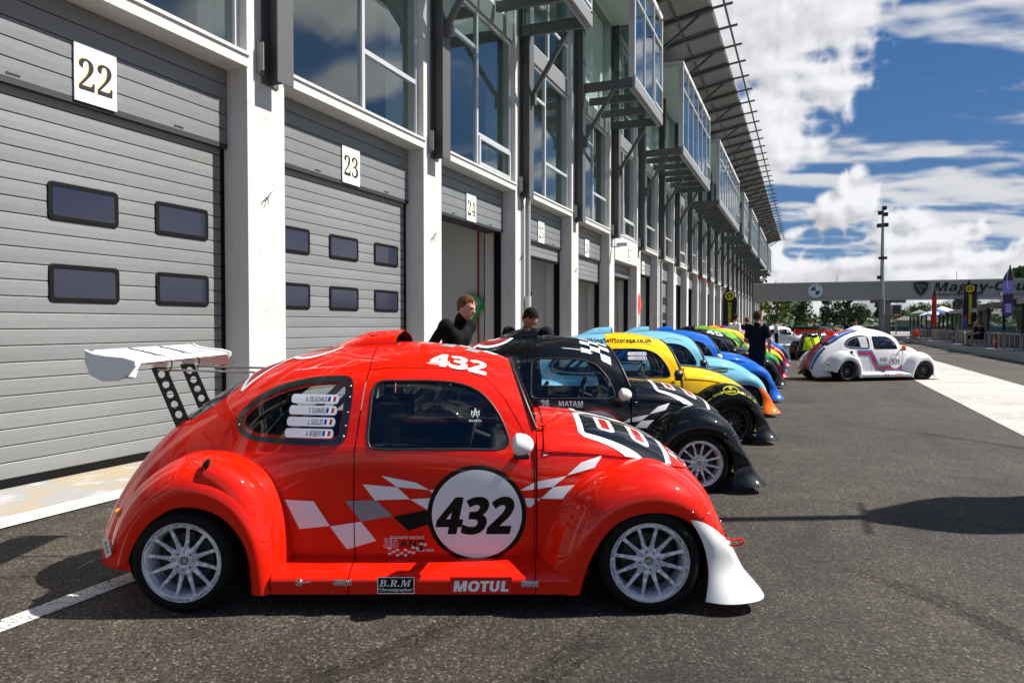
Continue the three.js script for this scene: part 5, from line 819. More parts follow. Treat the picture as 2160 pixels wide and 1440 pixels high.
simple(7, 'crimson race car with pale splashes across its body', { body: blotch([[150, 22, 60], [214, 120, 90], [120, 120, 190]], 3), fender: blotch([[150, 22, 60], [214, 120, 90], [226, 180, 60]], 5), spoiler: C.crimson, rim: M.rimBlack, cage: dk, mirror: M.white });
simple(8, 'blue race car with a dark front spoiler, last of the tight row', { body: C.blue, spoiler: C.navy, rim: M.rimBlack, cage: dk, mirror: M.blackPlastic });
{ // white car 509 driving out
  const G = MID, car = makeCar('race_car', 'white race car number 509 with red and blue stripes, turning out across the lane', [1.52, 0, -22.32], 0.628, { G, body: M.white, wing: M.red, rim: M.rimBlack, mirror: C.orange, cage: std(0.3, 0.3, 0.3, 0.4), steer: -0.22, plain: true });
  addInk(car, 'side_livery', G.sidePatch(...SIDE), sheetTex(...SIDE, 640, (c, at, k) => {
    const line = (pts, w, f) => { c.strokeStyle = f; c.lineWidth = w * k; c.lineJoin = 'miter'; c.beginPath(); pts.forEach((p, i) => (i ? c.lineTo(...at(...p)) : c.moveTo(...at(...p)))); c.stroke(); };
    const P = [[-0.76, 0.73], [-0.40, 0.73], [-0.17, 0.33], [0.62, 0.33]]; line(P, 0.17, '#7f97c4'); line(P, 0.13, '#2f4a92'); line(P, 0.095, '#8fa5cc'); line(P, 0.075, '#b3202c');
    const [a, b] = at(0.385, 0.50); c.fillStyle = '#7d4a8a'; c.beginPath(); c.arc(a, b, 0.20 * k, 0, 7); c.fill(); c.fillStyle = '#f1f1f4'; c.beginPath(); c.arc(a, b, 0.186 * k, 0, 7); c.fill(); text(c, '509', a, b + 0.01 * k, 0.21 * k, { fill: '#0c0c0e', sx: 0.80 }); text(c, 'ND', ...at(0.0, 0.55), 0.14 * k, { fill: null, stroke: '#8a8f9a', lw: 0.012 * k, sx: 1.2 }); text(c, 'RACING', ...at(0.0, 0.44), 0.06 * k, { fill: '#7d828c', sx: 1.1 });
  }));
  addInk(car, 'tail_stripes', G.topPatch(-1.84, -0.34, -0.50, 0.34), canvasTex(256, 136, (c, w, h) => { const b = [['#2f4a92', 0.06, 0.16], ['#8fa5cc', 0.18, 0.24], ['#2f4a92', 0.26, 0.34], ['#b3202c', 0.36, 0.64], ['#2f4a92', 0.66, 0.74], ['#8fa5cc', 0.76, 0.82], ['#2f4a92', 0.84, 0.94]]; for (const [f, p, q] of b) { c.fillStyle = f; c.fillRect(0, p * h, w, (q - p) * h); } }));
  const low = G.rear.attributes.position, pick = { p: [], n: [] }; const nn = G.rear.attributes.normal; for (let i = 0; i < low.count; i += 3) if (low.getX(i) < -1.46 && Math.abs(low.getZ(i)) < 0.30 && low.getY(i) < 1.01 && low.getY(i) > 0.3) for (let j = 0; j < 3; j++) { pick.p.push(low.getX(i + j) , low.getY(i + j), low.getZ(i + j)); pick.n.push(nn.getX(i + j), nn.getY(i + j), nn.getZ(i + j)); }
  part(car, 'lid_stripes', geo(offset(pick, 0.004), (x, y, z) => [y, (z + 0.34) / 0.68]), inkMat(canvasTex(64, 136, (c, w, h) => { const b = [['#2f4a92', 0.06, 0.16], ['#8fa5cc', 0.18, 0.24], ['#2f4a92', 0.26, 0.34], ['#b3202c', 0.36, 0.64], ['#2f4a92', 0.66, 0.74], ['#8fa5cc', 0.76, 0.82], ['#2f4a92', 0.84, 0.94]]; for (const [f, p, q] of b) { c.fillStyle = f; c.fillRect(0, p * h, w, (q - p) * h); } })));
  addInk(car, 'driver_names', G.glassPatch(-0.66, 0.87, -0.43, 1.15, 0.010), canvasTex(96, 120, (c) => { for (let i = 0; i < 6; i++) pill(c, 2, 2 + i * 20, 92, 15, 5, '#dfe0e8'); }));
  const mk = (x, w, t, f) => { const m = addInk(car, 'skirt_sticker', new THREE.PlaneGeometry(w, 0.07), canvasTex(128, 48, (c) => { pill(c, 0, 0, 128, 48, 3, f); text(c, t, 64, 25, 34, { fill: '#f4f4f4' }); })); m.position.set(x, 0.15, 0.8215); };
  mk(0.0, 0.14, 'BRM', '#15151a'); mk(0.37, 0.24, 'MOTUL', '#c9322c');
}
{ const c = makeCar('race_car', 'black and neon yellow race car seen from behind, with a wide black wing', [0.6, 0, -34.6], 1.25, { G: MID, body: M.black, roof: M.black, wing: M.black, rim: M.rimBlack, plain: true, cage: dk });
  const a = MID.rear.attributes.position, nn = MID.rear.attributes.normal, q = { p: [], n: [] }; for (let i = 0; i < a.count; i += 3) if (a.getX(i) < -1.2 && a.getZ(i) > -0.12 && a.getZ(i) < 0.42 && a.getY(i) > 0.45) for (let j = 0; j < 3; j++) { q.p.push(a.getX(i + j), a.getY(i + j), a.getZ(i + j)); q.n.push(nn.getX(i + j), nn.getY(i + j), nn.getZ(i + j)); } part(c, 'neon_panel', geo(offset(q, 0.004)), C.neon); }
makeCar('race_car', 'white race car with blue roof stripes standing far down the row', [-1.5, 0, -50.5], YAW, { G: MID, body: M.white, roof: M.white, scoop: C.blue, wing: M.red, rim: M.rimBlack, plain: true, mirror: C.blue, cage: dk });
makeCar('race_car', 'yellow and violet race car with a yellow wing beyond the white one', [2.6, 0, -43.5], 0.55, { G: MID, body: C.navy, roof: blotch([[226, 170, 60], [230, 190, 110], [150, 90, 180]], 7), rear: C.navy, wing: C.yellow, rim: M.rimBlack, plain: true, cage: dk });
makeCar('race_car', 'white race car with red stripes, farthest along the garage fronts', [-1.9, 0, -58], YAW, { G: MID, body: M.white, hood: C.crimson, wing: M.red, rim: M.rimBlack, plain: true, cage: dk });
// ---------------------------------------------------------------- people: tapered bones joined into one skin
function skin(f, lo, hi, h) {     // surface nets over f < 0
  const n = [0, 1, 2].map((k) => Math.ceil((hi[k] - lo[k]) / h) + 1), [nx, ny, nz] = n, v = new Float32Array(nx * ny * nz), id = (x, y, z) => (z * ny + y) * nx + x;
  for (let z = 0; z < nz; z++) for (let y = 0; y < ny; y++) for (let x = 0; x < nx; x++) v[id(x, y, z)] = f(lo[0] + x * h, lo[1] + y * h, lo[2] + z * h);
  const at = new Int32Array(nx * ny * nz).fill(-1), P = [], I = [], E = [[0, 1], [2, 3], [4, 5], [6, 7], [0, 2], [1, 3], [4, 6], [5, 7], [0, 4], [1, 5], [2, 6], [3, 7]];
  for (let z = 0; z < nz - 1; z++) for (let y = 0; y < ny - 1; y++) for (let x = 0; x < nx - 1; x++) {
    const c = []; let m = 0; for (let k = 0; k < 8; k++) { c.push(v[id(x + (k & 1), y + ((k >> 1) & 1), z + (k >> 2))]); if (c[k] < 0) m++; }
    if (!m || m === 8) continue;
    let s = [0, 0, 0], q = 0; for (const [a, b] of E) if ((c[a] < 0) !== (c[b] < 0)) { const t = c[a] / (c[a] - c[b]); for (let k = 0; k < 3; k++) s[k] += lerp((a >> k) & 1, (b >> k) & 1, t); q++; }
    at[id(x, y, z)] = P.length / 3; P.push(lo[0] + (x + s[0] / q) * h, lo[1] + (y + s[1] / q) * h, lo[2] + (z + s[2] / q) * h);
  }
  const st = [1, nx, nx * ny];
  for (let z = 1; z < nz - 1; z++) for (let y = 1; y < ny - 1; y++) for (let x = 1; x < nx - 1; x++) {
    const i = id(x, y, z);
    for (let k = 0; k < 3; k++) { const j = i + st[k]; if ((v[i] < 0) === (v[j] < 0)) continue; const a = st[(k + 1) % 3], b = st[(k + 2) % 3], q = [at[i], at[i - a], at[i - a - b], at[i - b]]; if (q.some((e) => e < 0)) continue; if (v[i] < 0) I.push(q[0], q[1], q[2], q[0], q[2], q[3]); else I.push(q[0], q[2], q[1], q[0], q[3], q[2]); }
  }
  const g = new THREE.BufferGeometry(); g.setAttribute('position', new THREE.Float32BufferAttribute(P, 3)); g.setIndex(I); g.computeVertexNormals(); return g;
}
const smin = (a, b, k) => { const h = Math.max(k - Math.abs(a - b), 0) / k; return Math.min(a, b) - h * h * k * 0.25; };
function capsule(p, a, b, ra, rb) { const bx = b[0] - a[0], by = b[1] - a[1], bz = b[2] - a[2], px = p[0] - a[0], py = p[1] - a[1], pz = p[2] - a[2], t = clamp((px * bx + py * by + pz * bz) / (bx * bx + by * by + bz * bz + 1e-9)); return Math.hypot(px - t * bx, py - t * by, pz - t * bz) - lerp(ra, rb, t); }
const ell = (p, c, r) => { const x = (p[0] - c[0]) / r[0], y = (p[1] - c[1]) / r[1], z = (p[2] - c[2]) / r[2], l = Math.hypot(x, y, z); return (l - 1) * Math.min(...r) * (0.6 + 0.4 * l / (l + 0.2)); };
const clothMat = phys(1, 1, 1, 0.85, { vertexColors: true, specularIntensity: 0.25 });
// o: joints (x forward, y up, z to the right), colours and head turn
function makePerson(label, pos, turn, o) {
  const J = { hip: [0, 0.93, 0], chest: [0.0, 1.28, 0], neck: [0.0, 1.48, 0], head: [0.03, 1.63, 0], shL: [0, 1.42, -0.185], shR: [0, 1.42, 0.185], elL: [-0.03, 1.13, -0.25], elR: [-0.03, 1.13, 0.25], wrL: [0.06, 0.88, -0.26], wrR: [0.06, 0.88, 0.26], hpL: [0, 0.92, -0.09], hpR: [0, 0.92, 0.09], knL: [0.02, 0.49, -0.10], knR: [0.02, 0.49, 0.10], anL: [-0.02, 0.08, -0.11], anR: [-0.02, 0.08, 0.11], ...o.joints };
  const h = o.fine ? 0.016 : 0.024, col = { skin: [0.42, 0.22, 0.15], hair: [0.05, 0.028, 0.015], top: [0.01, 0.01, 0.011], legs: [0.012, 0.014, 0.022], shoes: [0.02, 0.02, 0.02], ...o.colors }, sl = o.sleeves ?? 'long', short = o.legsBare;
  const mid = (a, b, t) => [lerp(a[0], b[0], t), lerp(a[1], b[1], t), lerp(a[2], b[2], t)];
  const B = [];                   // a, b, ra, rb, colour
  const bone = (a, b, ra, rb, c) => B.push([a, b, ra, rb, c]);
  for (const s of ['L', 'R']) {
    const z = s === 'L' ? -1 : 1;
    bone(J.chest.map((v, k) => v + (k === 2 ? z * 0.075 : 0)), J.hip.map((v, k) => v + (k === 2 ? z * 0.06 : 0)), 0.112, 0.105, 'top');
    bone(J.chest.map((v, k) => v + (k === 2 ? z * 0.06 : 0)), J['sh' + s], 0.10, 0.062, 'top');
    const el = J['el' + s], sh = J['sh' + s], wr = J['wr' + s];
    if (sl === 'short') { bone(sh, mid(sh, el, 0.62), 0.066, 0.062, 'top'); bone(mid(sh, el, 0.6), el, 0.046, 0.041, 'skin'); bone(el, wr, 0.042, 0.029, 'skin'); } else { bone(sh, el, 0.064, 0.05, 'top'); bone(el, wr, 0.048, 0.035, 'top'); }
    const hp = J['hp' + s], kn = J['kn' + s], an = J['an' + s];
    if (short) { bone(hp, mid(hp, kn, 0.85), 0.10, 0.088, 'legs'); bone(kn, an, 0.055, 0.036, 'skin'); } else { bone(hp, kn, 0.10, 0.064, 'legs'); bone(kn, an, 0.062, 0.046, 'legs'); }
    bone([an[0] - 0.03, an[1] - 0.035, an[2]], [an[0] + 0.16, an[1] - 0.045, an[2] + z * 0.02], 0.045, 0.036, 'shoes');
  }
  bone(J.chest, J.neck, 0.09, 0.062, 'top'); bone(J.neck, mid(J.neck, J.head, 0.6), 0.056, 0.054, o.roll ? 'top' : 'skin');
  const body = (x, y, z) => { let d = 1e3; const p = [x, y, z]; for (const b of B) d = smin(d, capsule(p, b[0], b[1], b[2], b[3]), 0.045); return d - 0.004 * Math.sin(x * 31 + y * 23) * Math.sin(z * 37 + y * 29) * (y < 1.45 ? 1 : 0); };
  const all = Object.values(J), lo = [0, 1, 2].map((k) => Math.min(...all.map((q) => q[k])) - 0.2), hi = [0, 1, 2].map((k) => Math.max(...all.map((q) => q[k])) + 0.2);
  const paintG = (g, f) => { const p = g.attributes.position, c = new Float32Array(p.count * 3); for (let i = 0; i < p.count; i++) c.set(f([p.getX(i), p.getY(i), p.getZ(i)]), i * 3); g.setAttribute('color', new THREE.BufferAttribute(c, 3)); return g; };
  lo[1] = Math.min(lo[1], -0.03);
  const gb = paintG(skin(body, lo, hi, h), (p) => { let m = 1e9, c = 'top'; for (const b of B) { const d = capsule(p, b[0], b[1], b[2], b[3]) - (b[4] === 'legs' && p[1] < 0.98 && !o.seated ? 0.012 : 0); if (d < m) { m = d; c = b[4]; } } return col[c]; });
  // head: skull, jaw, nose, brow, ears, hair
  const [ty, tp2] = o.look ?? [0, 0], R = new THREE.Matrix4().makeRotationFromEuler(new THREE.Euler(0, ty, tp2, 'YZX')), Hd = (x, y, z) => {
    const p = [x, y, z]; let d = ell(p, [-0.012, 0.03, 0], [0.098, 0.105, 0.077]); d = smin(d, ell(p, [0.025, -0.045, 0], [0.066, 0.075, 0.058]), 0.05);
    d = smin(d, capsule(p, [0.085, 0.012, 0], [0.108, -0.022, 0], 0.010, 0.014), 0.02); for (const s of [-1, 1]) { d = smin(d, ell(p, [-0.005, -0.005, s * 0.079], [0.02, 0.032, 0.011]), 0.012); d = smin(d, capsule(p, [0.083, 0.028, s * 0.012], [0.074, 0.030, s * 0.048], 0.011, 0.010), 0.015); d = Math.max(d, -ell(p, [0.094, 0.012, s * 0.031], [0.014, 0.010, 0.016])); d = Math.min(d, ell(p, [0.078, 0.011, s * 0.031], [0.013, 0.012, 0.014])); }
    d = smin(d, capsule(p, [0.083, -0.056, -0.02], [0.083, -0.056, 0.02], 0.011, 0.011), 0.012); d = smin(d, ell(p, [0.062, -0.098, 0], [0.026, 0.02, 0.026]), 0.03);
    return d; };
  const hair = (p) => p[1] > 0.088 - 1.15 * Math.max(0, 0.050 - p[0]) - 0.25 * Math.abs(p[2]) - 0.010 * Math.sin(p[2] * 140 + p[0] * 60) || (p[0] < -0.03 && p[1] > -0.045);
  const hh = o.fine ? 0.0075 : 0.013, gh = skin((x, y, z) => Hd(x, y, z) - (hair([x, y, z]) ? (o.cap ? 0.014 : 0.0055 + 0.004 * Math.sin(x * 160 + y * 130) * Math.sin(z * 150)) : 0), [-0.14, -0.15, -0.12], [0.15, 0.17, 0.12], hh);
  paintG(gh, (p) => (o.cap && p[1] > 0.04 ? o.cap : hair(p) ? col.hair.map((v) => v * (0.55 + 0.9 * vnoise3(p[0] * 130, p[1] * 60, p[2] * 130))) : p[0] > 0.085 && p[1] > 0.002 && p[1] < 0.02 && Math.abs(Math.abs(p[2]) - 0.031) < 0.012 ? [0.05, 0.03, 0.025] : o.beard && p[1] < -0.035 && p[0] > -0.02 ? col.hair.map((v, k) => lerp(v, col.skin[k], 0.35)) : col.skin));
  gh.applyMatrix4(R); gh.translate(...J.head);
  const parts = [gb, gh];
  // hands: palm, four fingers, thumb
  for (const s of ['L', 'R']) {
    const z = s === 'L' ? -1 : 1, w = new THREE.Vector3(...J['wr' + s]), dir = new THREE.Vector3(...J['wr' + s]).sub(new THREE.Vector3(...J['el' + s])).normalize(), up = Math.abs(dir.y) > 0.8 ? new THREE.Vector3(1, 0, 0) : new THREE.Vector3(0, 1, 0), side = new THREE.Vector3().crossVectors(dir, up).normalize(), fr = new THREE.Vector3().crossVectors(side, dir).normalize();
    const pt = (a, b, c) => { const q = w.clone().addScaledVector(dir, a).addScaledVector(fr, b).addScaledVector(side, c * z); return [q.x, q.y, q.z]; };
    const F = [[pt(-0.03, 0, 0), pt(0.075, 0, 0), 0.029, 0.026]]; for (const [i, l] of [[0, 0.072], [1, 0.08], [2, 0.075], [3, 0.06]]) { const b = 0.028 - i * 0.0185; F.push([pt(0.06, b, 0), pt(0.085, b, 0), 0.012, 0.010], [pt(0.085, b, 0), pt(0.085 + l * 0.55, b, 0.018), 0.0098, 0.009], [pt(0.085 + l * 0.55, b, 0.018), pt(0.085 + l * 0.8, b, 0.045), 0.009, 0.008]); }
    F.push([pt(0.02, 0.025, 0.0), pt(0.05, 0.052, 0.018), 0.013, 0.011], [pt(0.05, 0.052, 0.018), pt(0.085, 0.058, 0.03), 0.0105, 0.009]);
    const c = pt(0.06, 0, 0), gg = skin((x, y, q) => { let d = 1e3; for (const e of F) d = smin(d, capsule([x, y, q], ...e), 0.008); return d; }, c.map((v) => v - 0.14), c.map((v) => v + 0.14), o.fine ? 0.0075 : 0.013);
    parts.push(paintG(gg, () => col.skin));
  }
  const flat = parts.map((g) => { const q = g.toNonIndexed(); q.setAttribute('uv', new THREE.BufferAttribute(new Float32Array(q.attributes.position.count * 2), 2)); return q; });
  const m = solo('person', mergeGeometries(flat, false), clothMat, label, 'person', 'people in the pit lane'); m.position.set(...pos); m.rotation.y = turn; const k = o.scale ?? 1; m.scale.setScalar(k); return m;
}
makePerson('person in black long-sleeved roll-neck looking down, standing behind the black car', [-3.79, 0, -7.69], YAW - 0.55, { fine: true, roll: true, scale: 1.045, look: [0.15, -0.30], colors: { skin: [0.50, 0.25, 0.18], hair: [0.10, 0.045, 0.02], top: [0.006, 0.006, 0.007] }, joints: { chest: [0.05, 1.27, 0], neck: [0.11, 1.47, 0], head: [0.18, 1.60, 0], shL: [0.07, 1.41, -0.225], shR: [0.07, 1.41, 0.225], elL: [-0.10, 1.14, -0.35], elR: [-0.08, 1.14, 0.35], wrL: [0.08, 0.95, -0.33], wrR: [0.10, 0.95, 0.32] } });
makePerson('bearded person in a dark polo shirt bent over the black car roof', [-3.07, 0, -8.13], YAW - 1.35, { fine: true, sleeves: 'short', beard: true, look: [0.1, -0.75], colors: { skin: [0.34, 0.16, 0.10], hair: [0.012, 0.008, 0.006], top: [0.012, 0.012, 0.02] }, joints: { chest: [0.10, 1.27, 0], neck: [0.20, 1.435, 0], head: [0.27, 1.54, 0], shL: [0.15, 1.39, -0.225], shR: [0.15, 1.39, 0.225], elL: [0.28, 1.16, -0.33], elR: [0.28, 1.16, 0.33], wrL: [0.48, 1.22, -0.13], wrR: [0.48, 1.22, 0.13] } });
makePerson('person in black t-shirt and jeans standing with arms folded beside the blue car noses', [-0.94, 0, -16.3], YAW + 0.75, { fine: true, sleeves: 'short', look: [-0.3, -0.05], colors: { skin: [0.48, 0.25, 0.17], hair: [0.055, 0.028, 0.014], top: [0.006, 0.006, 0.007], legs: [0.007, 0.009, 0.016] }, joints: { elL: [0.02, 1.15, -0.27], elR: [0.02, 1.15, 0.27], wrL: [0.20, 1.02, -0.16], wrR: [0.18, 0.98, 0.18] } });
makePerson('person in white shirt and dark trousers looking at a phone by the white car', [-1.6, 0, -46.0], YAW - 0.1, { sleeves: 'short', look: [0, -0.5], colors: { top: [0.62, 0.64, 0.70] }, joints: { wrL: [0.26, 1.12, -0.10], wrR: [0.26, 1.12, 0.10] } });
makePerson('person in white t-shirt and black cap standing among the row of cars', [-2.16, 0, -25.15], YAW + 0.4, { sleeves: 'short', cap: [0.01, 0.01, 0.012], scale: 1.03, colors: { top: [0.66, 0.67, 0.70] } });
makePerson('person in dark clothes farther along the row of cars', [-2.0, 0, -28.35], YAW + 0.6, { colors: { top: [0.012, 0.012, 0.014], hair: [0.12, 0.08, 0.05] } });
makePerson('dark-haired person in black bending behind the white car with the wing', [1.55, 0, -31.0], YAW - 1.0, { look: [0.2, -0.55], colors: { skin: [0.30, 0.15, 0.10], hair: [0.01, 0.008, 0.007] }, joints: { neck: [0.12, 1.45, 0], head: [0.19, 1.565, 0], chest: [0.05, 1.27, 0] } });
makePerson('person in a black and neon top standing beyond the black car with the neon tail', [0.45, 0, -41.0], YAW + 2.6, { sleeves: 'short', colors: { top: [0.03, 0.045, 0.01] } });
const seatJ = { hip: [0, 0.46, 0], chest: [-0.02, 0.82, 0], neck: [0.02, 1.02, 0], head: [0.06, 1.17, 0], shL: [0, 0.96, -0.185], shR: [0, 0.96, 0.185], elL: [0.16, 0.72, -0.24], elR: [0.16, 0.72, 0.24], wrL: [0.36, 0.66, -0.10], wrR: [0.36, 0.66, 0.10], hpL: [0, 0.46, -0.09], hpR: [0, 0.46, 0.09], knL: [0.42, 0.48, -0.12], knR: [0.42, 0.48, 0.12], anL: [0.44, 0.08, -0.12], anR: [0.40, 0.08, 0.13] };
makePerson('person in red cap and black top sitting at the pit wall rail', [8.75, 0.31, -46.0], Math.PI, { sleeves: 'short', seated: true, legsBare: true, cap: [0.25, 0.02, 0.02], joints: seatJ, colors: { top: [0.01, 0.01, 0.012] } });
makePerson('bald person in black top sitting at the pit wall rail', [8.75, 0.31, -47.3], Math.PI - 0.15, { sleeves: 'short', seated: true, legsBare: true, joints: seatJ, colors: { top: [0.01, 0.01, 0.012], hair: [0.46, 0.26, 0.19] } });
makePerson('person in orange overalls crouching on the pit wall', [7.85, 0, -63.5], Math.PI + 0.4, { seated: true, joints: { ...seatJ, neck: [0.12, 0.98, 0], head: [0.20, 1.10, 0] }, colors: { top: [0.80, 0.07, 0.015], legs: [0.35, 0.36, 0.38] } });
// ---------------------------------------------------------------- pit wall, rails, stands, flags
const kerbMat = concrete(0.62, 1.7), railMat = std(0.33, 0.34, 0.35, 0.4, { metalness: 0.6 });
struct('platform', box(8.62, -0.05, 14, 17, 0.30, -140), concrete(0.42, 3.0));
for (let i = 0; i < 26; i++) solo('pit_wall', box(8.2, 0, 2 - i * 5, 8.62, 0.318, -2.985 - i * 5, 0.02), kerbMat, i < 10 ? 'low pale concrete pit wall length nearer the camera, along the fast lane' : 'low pale concrete pit wall length far down the fast lane', 'wall', i < 10 ? 'near pit wall lengths' : 'far pit wall lengths');
for (let i = 0; i < 21; i++) { const z = -8 - i * 3.05, r = thing('guard_rail', i < 10 ? 'grey tubular guard rail hoop on the nearer pit wall' : 'grey tubular guard rail hoop on the far pit wall', 'railing', [8.80, 0.30, z], 0, i < 10 ? 'near rail hoops' : 'far rail hoops'); part(r, 'hoop', tube([[0, 0, 0], [0, 0.5, 0], [0, 0.66, -0.02], [0, 0.74, -0.12], [0, 0.745, -0.4], [0, 0.745, -2.3], [0, 0.74, -2.58], [0, 0.66, -2.68], [0, 0.5, -2.7], [0, 0, -2.7]], 0.03, 60, 8), railMat); for (const q of [-0.9, -1.8]) part(r, 'post', bar([0, 0, q], [0, 0.74, q], 0.045, 0.045, 8), railMat); }
const darkM = std(0.012, 0.012, 0.013, 0.45), greyM = std(0.16, 0.165, 0.17, 0.5), paleM = std(0.30, 0.285, 0.27, 0.6);
function booth(label, z0, z1, h, m, roofM, n, x0 = 10, x1 = 12.2) {
  const b = thing('pit_stand', label, 'shelter', [0, 0.30, 0]);
  part(b, 'roof', fuse([box(x0 - 0.4, h, z0 + 0.2, x1, h + 0.10, z1 - 0.2), box(x0 - 0.42, h - 0.12, z0 + 0.22, x0 - 0.34, h + 0.12, z1 - 0.22)]), roofM); part(b, 'counter', box(x0, 0, z0, x1, 0.85, z1), m); part(b, 'back_wall', box(x1, 0, z0, x1 + 0.06, h, z1), greyM);
  for (let i = 0; i <= n; i++) { const z = lerp(z0, z1, i / n); part(b, 'post', box(x0 - 0.05, 0.85, z + 0.07, x0 + 0.08, h, z - 0.07), m); if (i < n) part(b, 'pane', box(x0 + 0.01, 0.85, z - 0.08, x0 + 0.016, h, lerp(z0, z1, (i + 1) / n) + 0.08), BM.green); }
  return b;
}
booth('black pit stand with wide openings at the right edge', -43.5, -51, 2.25, darkM, darkM, 2);
booth('glass pit stand with a pale roof behind the black and yellow flag', -52, -61, 2.05, greyM, paleM, 6);
booth('grey pit stand with dark flat roof in the middle distance', -62.5, -72, 2.0, darkM, darkM, 5);
booth('black pit stand with a green-edged awning far along the wall', -75, -86, 2.1, darkM, std(0.03, 0.22, 0.04, 0.6), 4);
booth('pale-roofed glass pit stand nearest, mostly out of frame', -33, -42.5, 2.3, greyM, paleM, 5);
{ const t = thing('canopy_tent', 'blue and white striped canopy tent behind the rail', 'tent', [9.9, 0.30, -66]); const st = canvasTex(128, 32, (c) => { for (let i = 0; i < 8; i++) { c.fillStyle = i % 2 ? '#e6e8ef' : '#3355a5'; c.fillRect(i * 16, 0, 16, 32); } }); const g = new THREE.ConeGeometry(2.1, 0.7, 4, 1, true); g.rotateY(Math.PI / 4); g.translate(0, 2.25, 0); part(t, 'canopy', g, std(1, 1, 1, 0.7, { map: rep(st, 2, 1) })); for (const [x, z] of [[-1.4, -1.4], [1.4, -1.4], [-1.4, 1.4], [1.4, 1.4]]) part(t, 'leg', bar([x, 0, z], [x, 1.95, z], 0.05, 0.05, 6), greyM); }
// timing screen
{ const t = thing('timing_screen', 'black screen showing the date and time above the black pit stand', 'screen', [9.75, 2.62, -46.4], -0.12); part(t, 'case', box(0, 0.0, -0.85, 0.14, 0.72, 0.85, 0.02), darkM); const dt = canvasTex(256, 104, (c, w, h) => { c.fillStyle = '#05050a'; c.fillRect(0, 0, w, h); text(c, '25-05-2024', w / 2, 30, 42, { font: 'monospace', fill: '#c9cdf4' }); text(c, '11:22:33', w / 2, 78, 42, { font: 'monospace', fill: '#c9cdf4' }); }); const m = part(t, 'screen_face', new THREE.PlaneGeometry(1.64, 0.66), std(0.02, 0.02, 0.03, 0.4, { emissive: new THREE.Color(1, 1, 1), emissiveMap: dt, emissiveIntensity: 0.55 })); m.rotation.y = -Math.PI / 2; m.position.set(-0.006, 0.36, 0); part(t, 'mast', box(0.04, -0.1, -0.05, 0.1, 0, 0.05), darkM); }
// fire extinguishers by the rail
for (const z of [-43.9, -55.2]) { const e = thing('fire_extinguisher', z > -50 ? 'red fire extinguisher on the near end of the pit wall rail' : 'red fire extinguisher beside the far pit stand rail', 'extinguisher', [8.93, 0.30, z]); part(e, 'bottle', new THREE.LatheGeometry([[0, 0], [0.085, 0], [0.09, 0.02], [0.09, 0.48], [0.06, 0.56], [0.025, 0.60], [0, 0.60]].map((p) => new THREE.Vector2(...p)), 16), std(0.50, 0.012, 0.012, 0.35)); part(e, 'valve', box(-0.03, 0.60, -0.06, 0.03, 0.66, 0.06, 0.01), darkM); part(e, 'label_band', (() => { const c = new THREE.CylinderGeometry(0.092, 0.092, 0.14, 16, 1, true); c.translate(0, 0.34, 0); return c; })(), std(0.7, 0.55, 0.05, 0.5)); }
// feather flags
function feather(label, x, z, top, low, w, tex, turn, lean = 0) {
  const f = thing('feather_flag', label, 'flag', [x, x > 8.6 ? 0.30 : 0.012, z], turn), y0 = x > 8.6 ? 0.30 : 0.012, H = top - y0, B = low - y0;
  part(f, 'pole', tube([[0, 0, 0], [0, H * 0.5, 0], [lean * 0.3, H * 0.85, 0], [lean * 0.6 + w * 0.25, H, 0]], 0.018, 20, 6), greyM);
  const g = gridSoup((s, t) => { const y = lerp(B, H, s), e = lerp(1, 0.10, Math.pow(sstep(0.72, 1, s), 1.2)), px = lean * (s < 0.5 ? 0 : (s - 0.5) * 1.2) + w * 0.25 * sstep(0.8, 1, s); return [px + t * w * e, y, 0.05 * Math.sin(s * 7 + t * 2) * t]; }, 24, 8, false);
  part(f, 'sail', geo(g, (px, y) => [clamp(px / w), (y - B) / (H - B)]), std(1, 1, 1, 0.75, { map: tex })); part(f, 'base', new THREE.CylinderGeometry(0.16, 0.18, 0.06, 12), darkM).position.y = 0.03;
}
const perf = canvasTex(96, 384, (c, w, h) => { c.fillStyle = '#0d0b09'; c.fillRect(0, 0, w, h); c.strokeStyle = '#e0d012'; c.lineWidth = 9; c.beginPath(); c.arc(48, 70, 26, 0, 7); c.stroke(); text(c, '5', 48, 72, 40, { fill: '#e0d012' }); text(c, 'DSM PERFORMANCE', 50, 240, 30, { fill: '#e6d815', rot: -Math.PI / 2, sx: 0.86 }); poly(c, [[0, 330], [30, 300], [30, 384], [0, 384]], '#2a4fa0'); poly(c, [[0, 300], [26, 280], [26, 312], [0, 334]], '#b5242c'); });
const violet = canvasTex(64, 384, (c, w, h) => { c.fillStyle = '#3a3446'; c.fillRect(0, 0, w, h); c.fillStyle = '#8f7ad0'; c.fillRect(0, 120, w, 100); c.fillStyle = '#5a3fb0'; c.fillRect(0, 290, w, 94); c.fillStyle = '#ded8f0'; for (let i = 0; i < 5; i++) c.fillRect(14, 300 + i * 14, 36, 7); c.strokeStyle = '#cfc6ee'; c.lineWidth = 5; c.beginPath(); c.moveTo(30, 20); c.quadraticCurveTo(54, 80, 30, 190); c.stroke(); });
const redT = canvasTex(32, 256, (c, w, h) => { c.fillStyle = '#c01c20'; c.fillRect(0, 0, w, h); c.fillStyle = '#2a1216'; c.fillRect(0, 0, w, 60); text(c, 'RACING', 16, 150, 22, { fill: '#701014', rot: -1.57 }); });
feather('black feather flag with yellow lettering standing by the pit wall', 9.25, -54, 4.25, 1.35, 0.75, perf, -0.5, 0.15);
feather('violet feather flag by the black pit stand', 9.6, -43.4, 4.45, 1.95, 0.5, violet, 2.4, 0.1);
feather('slim red feather flag beside the striped tent', 9.0, -62.5, 4.25, 1.35, 0.32, redT, 2.6, 0.1);
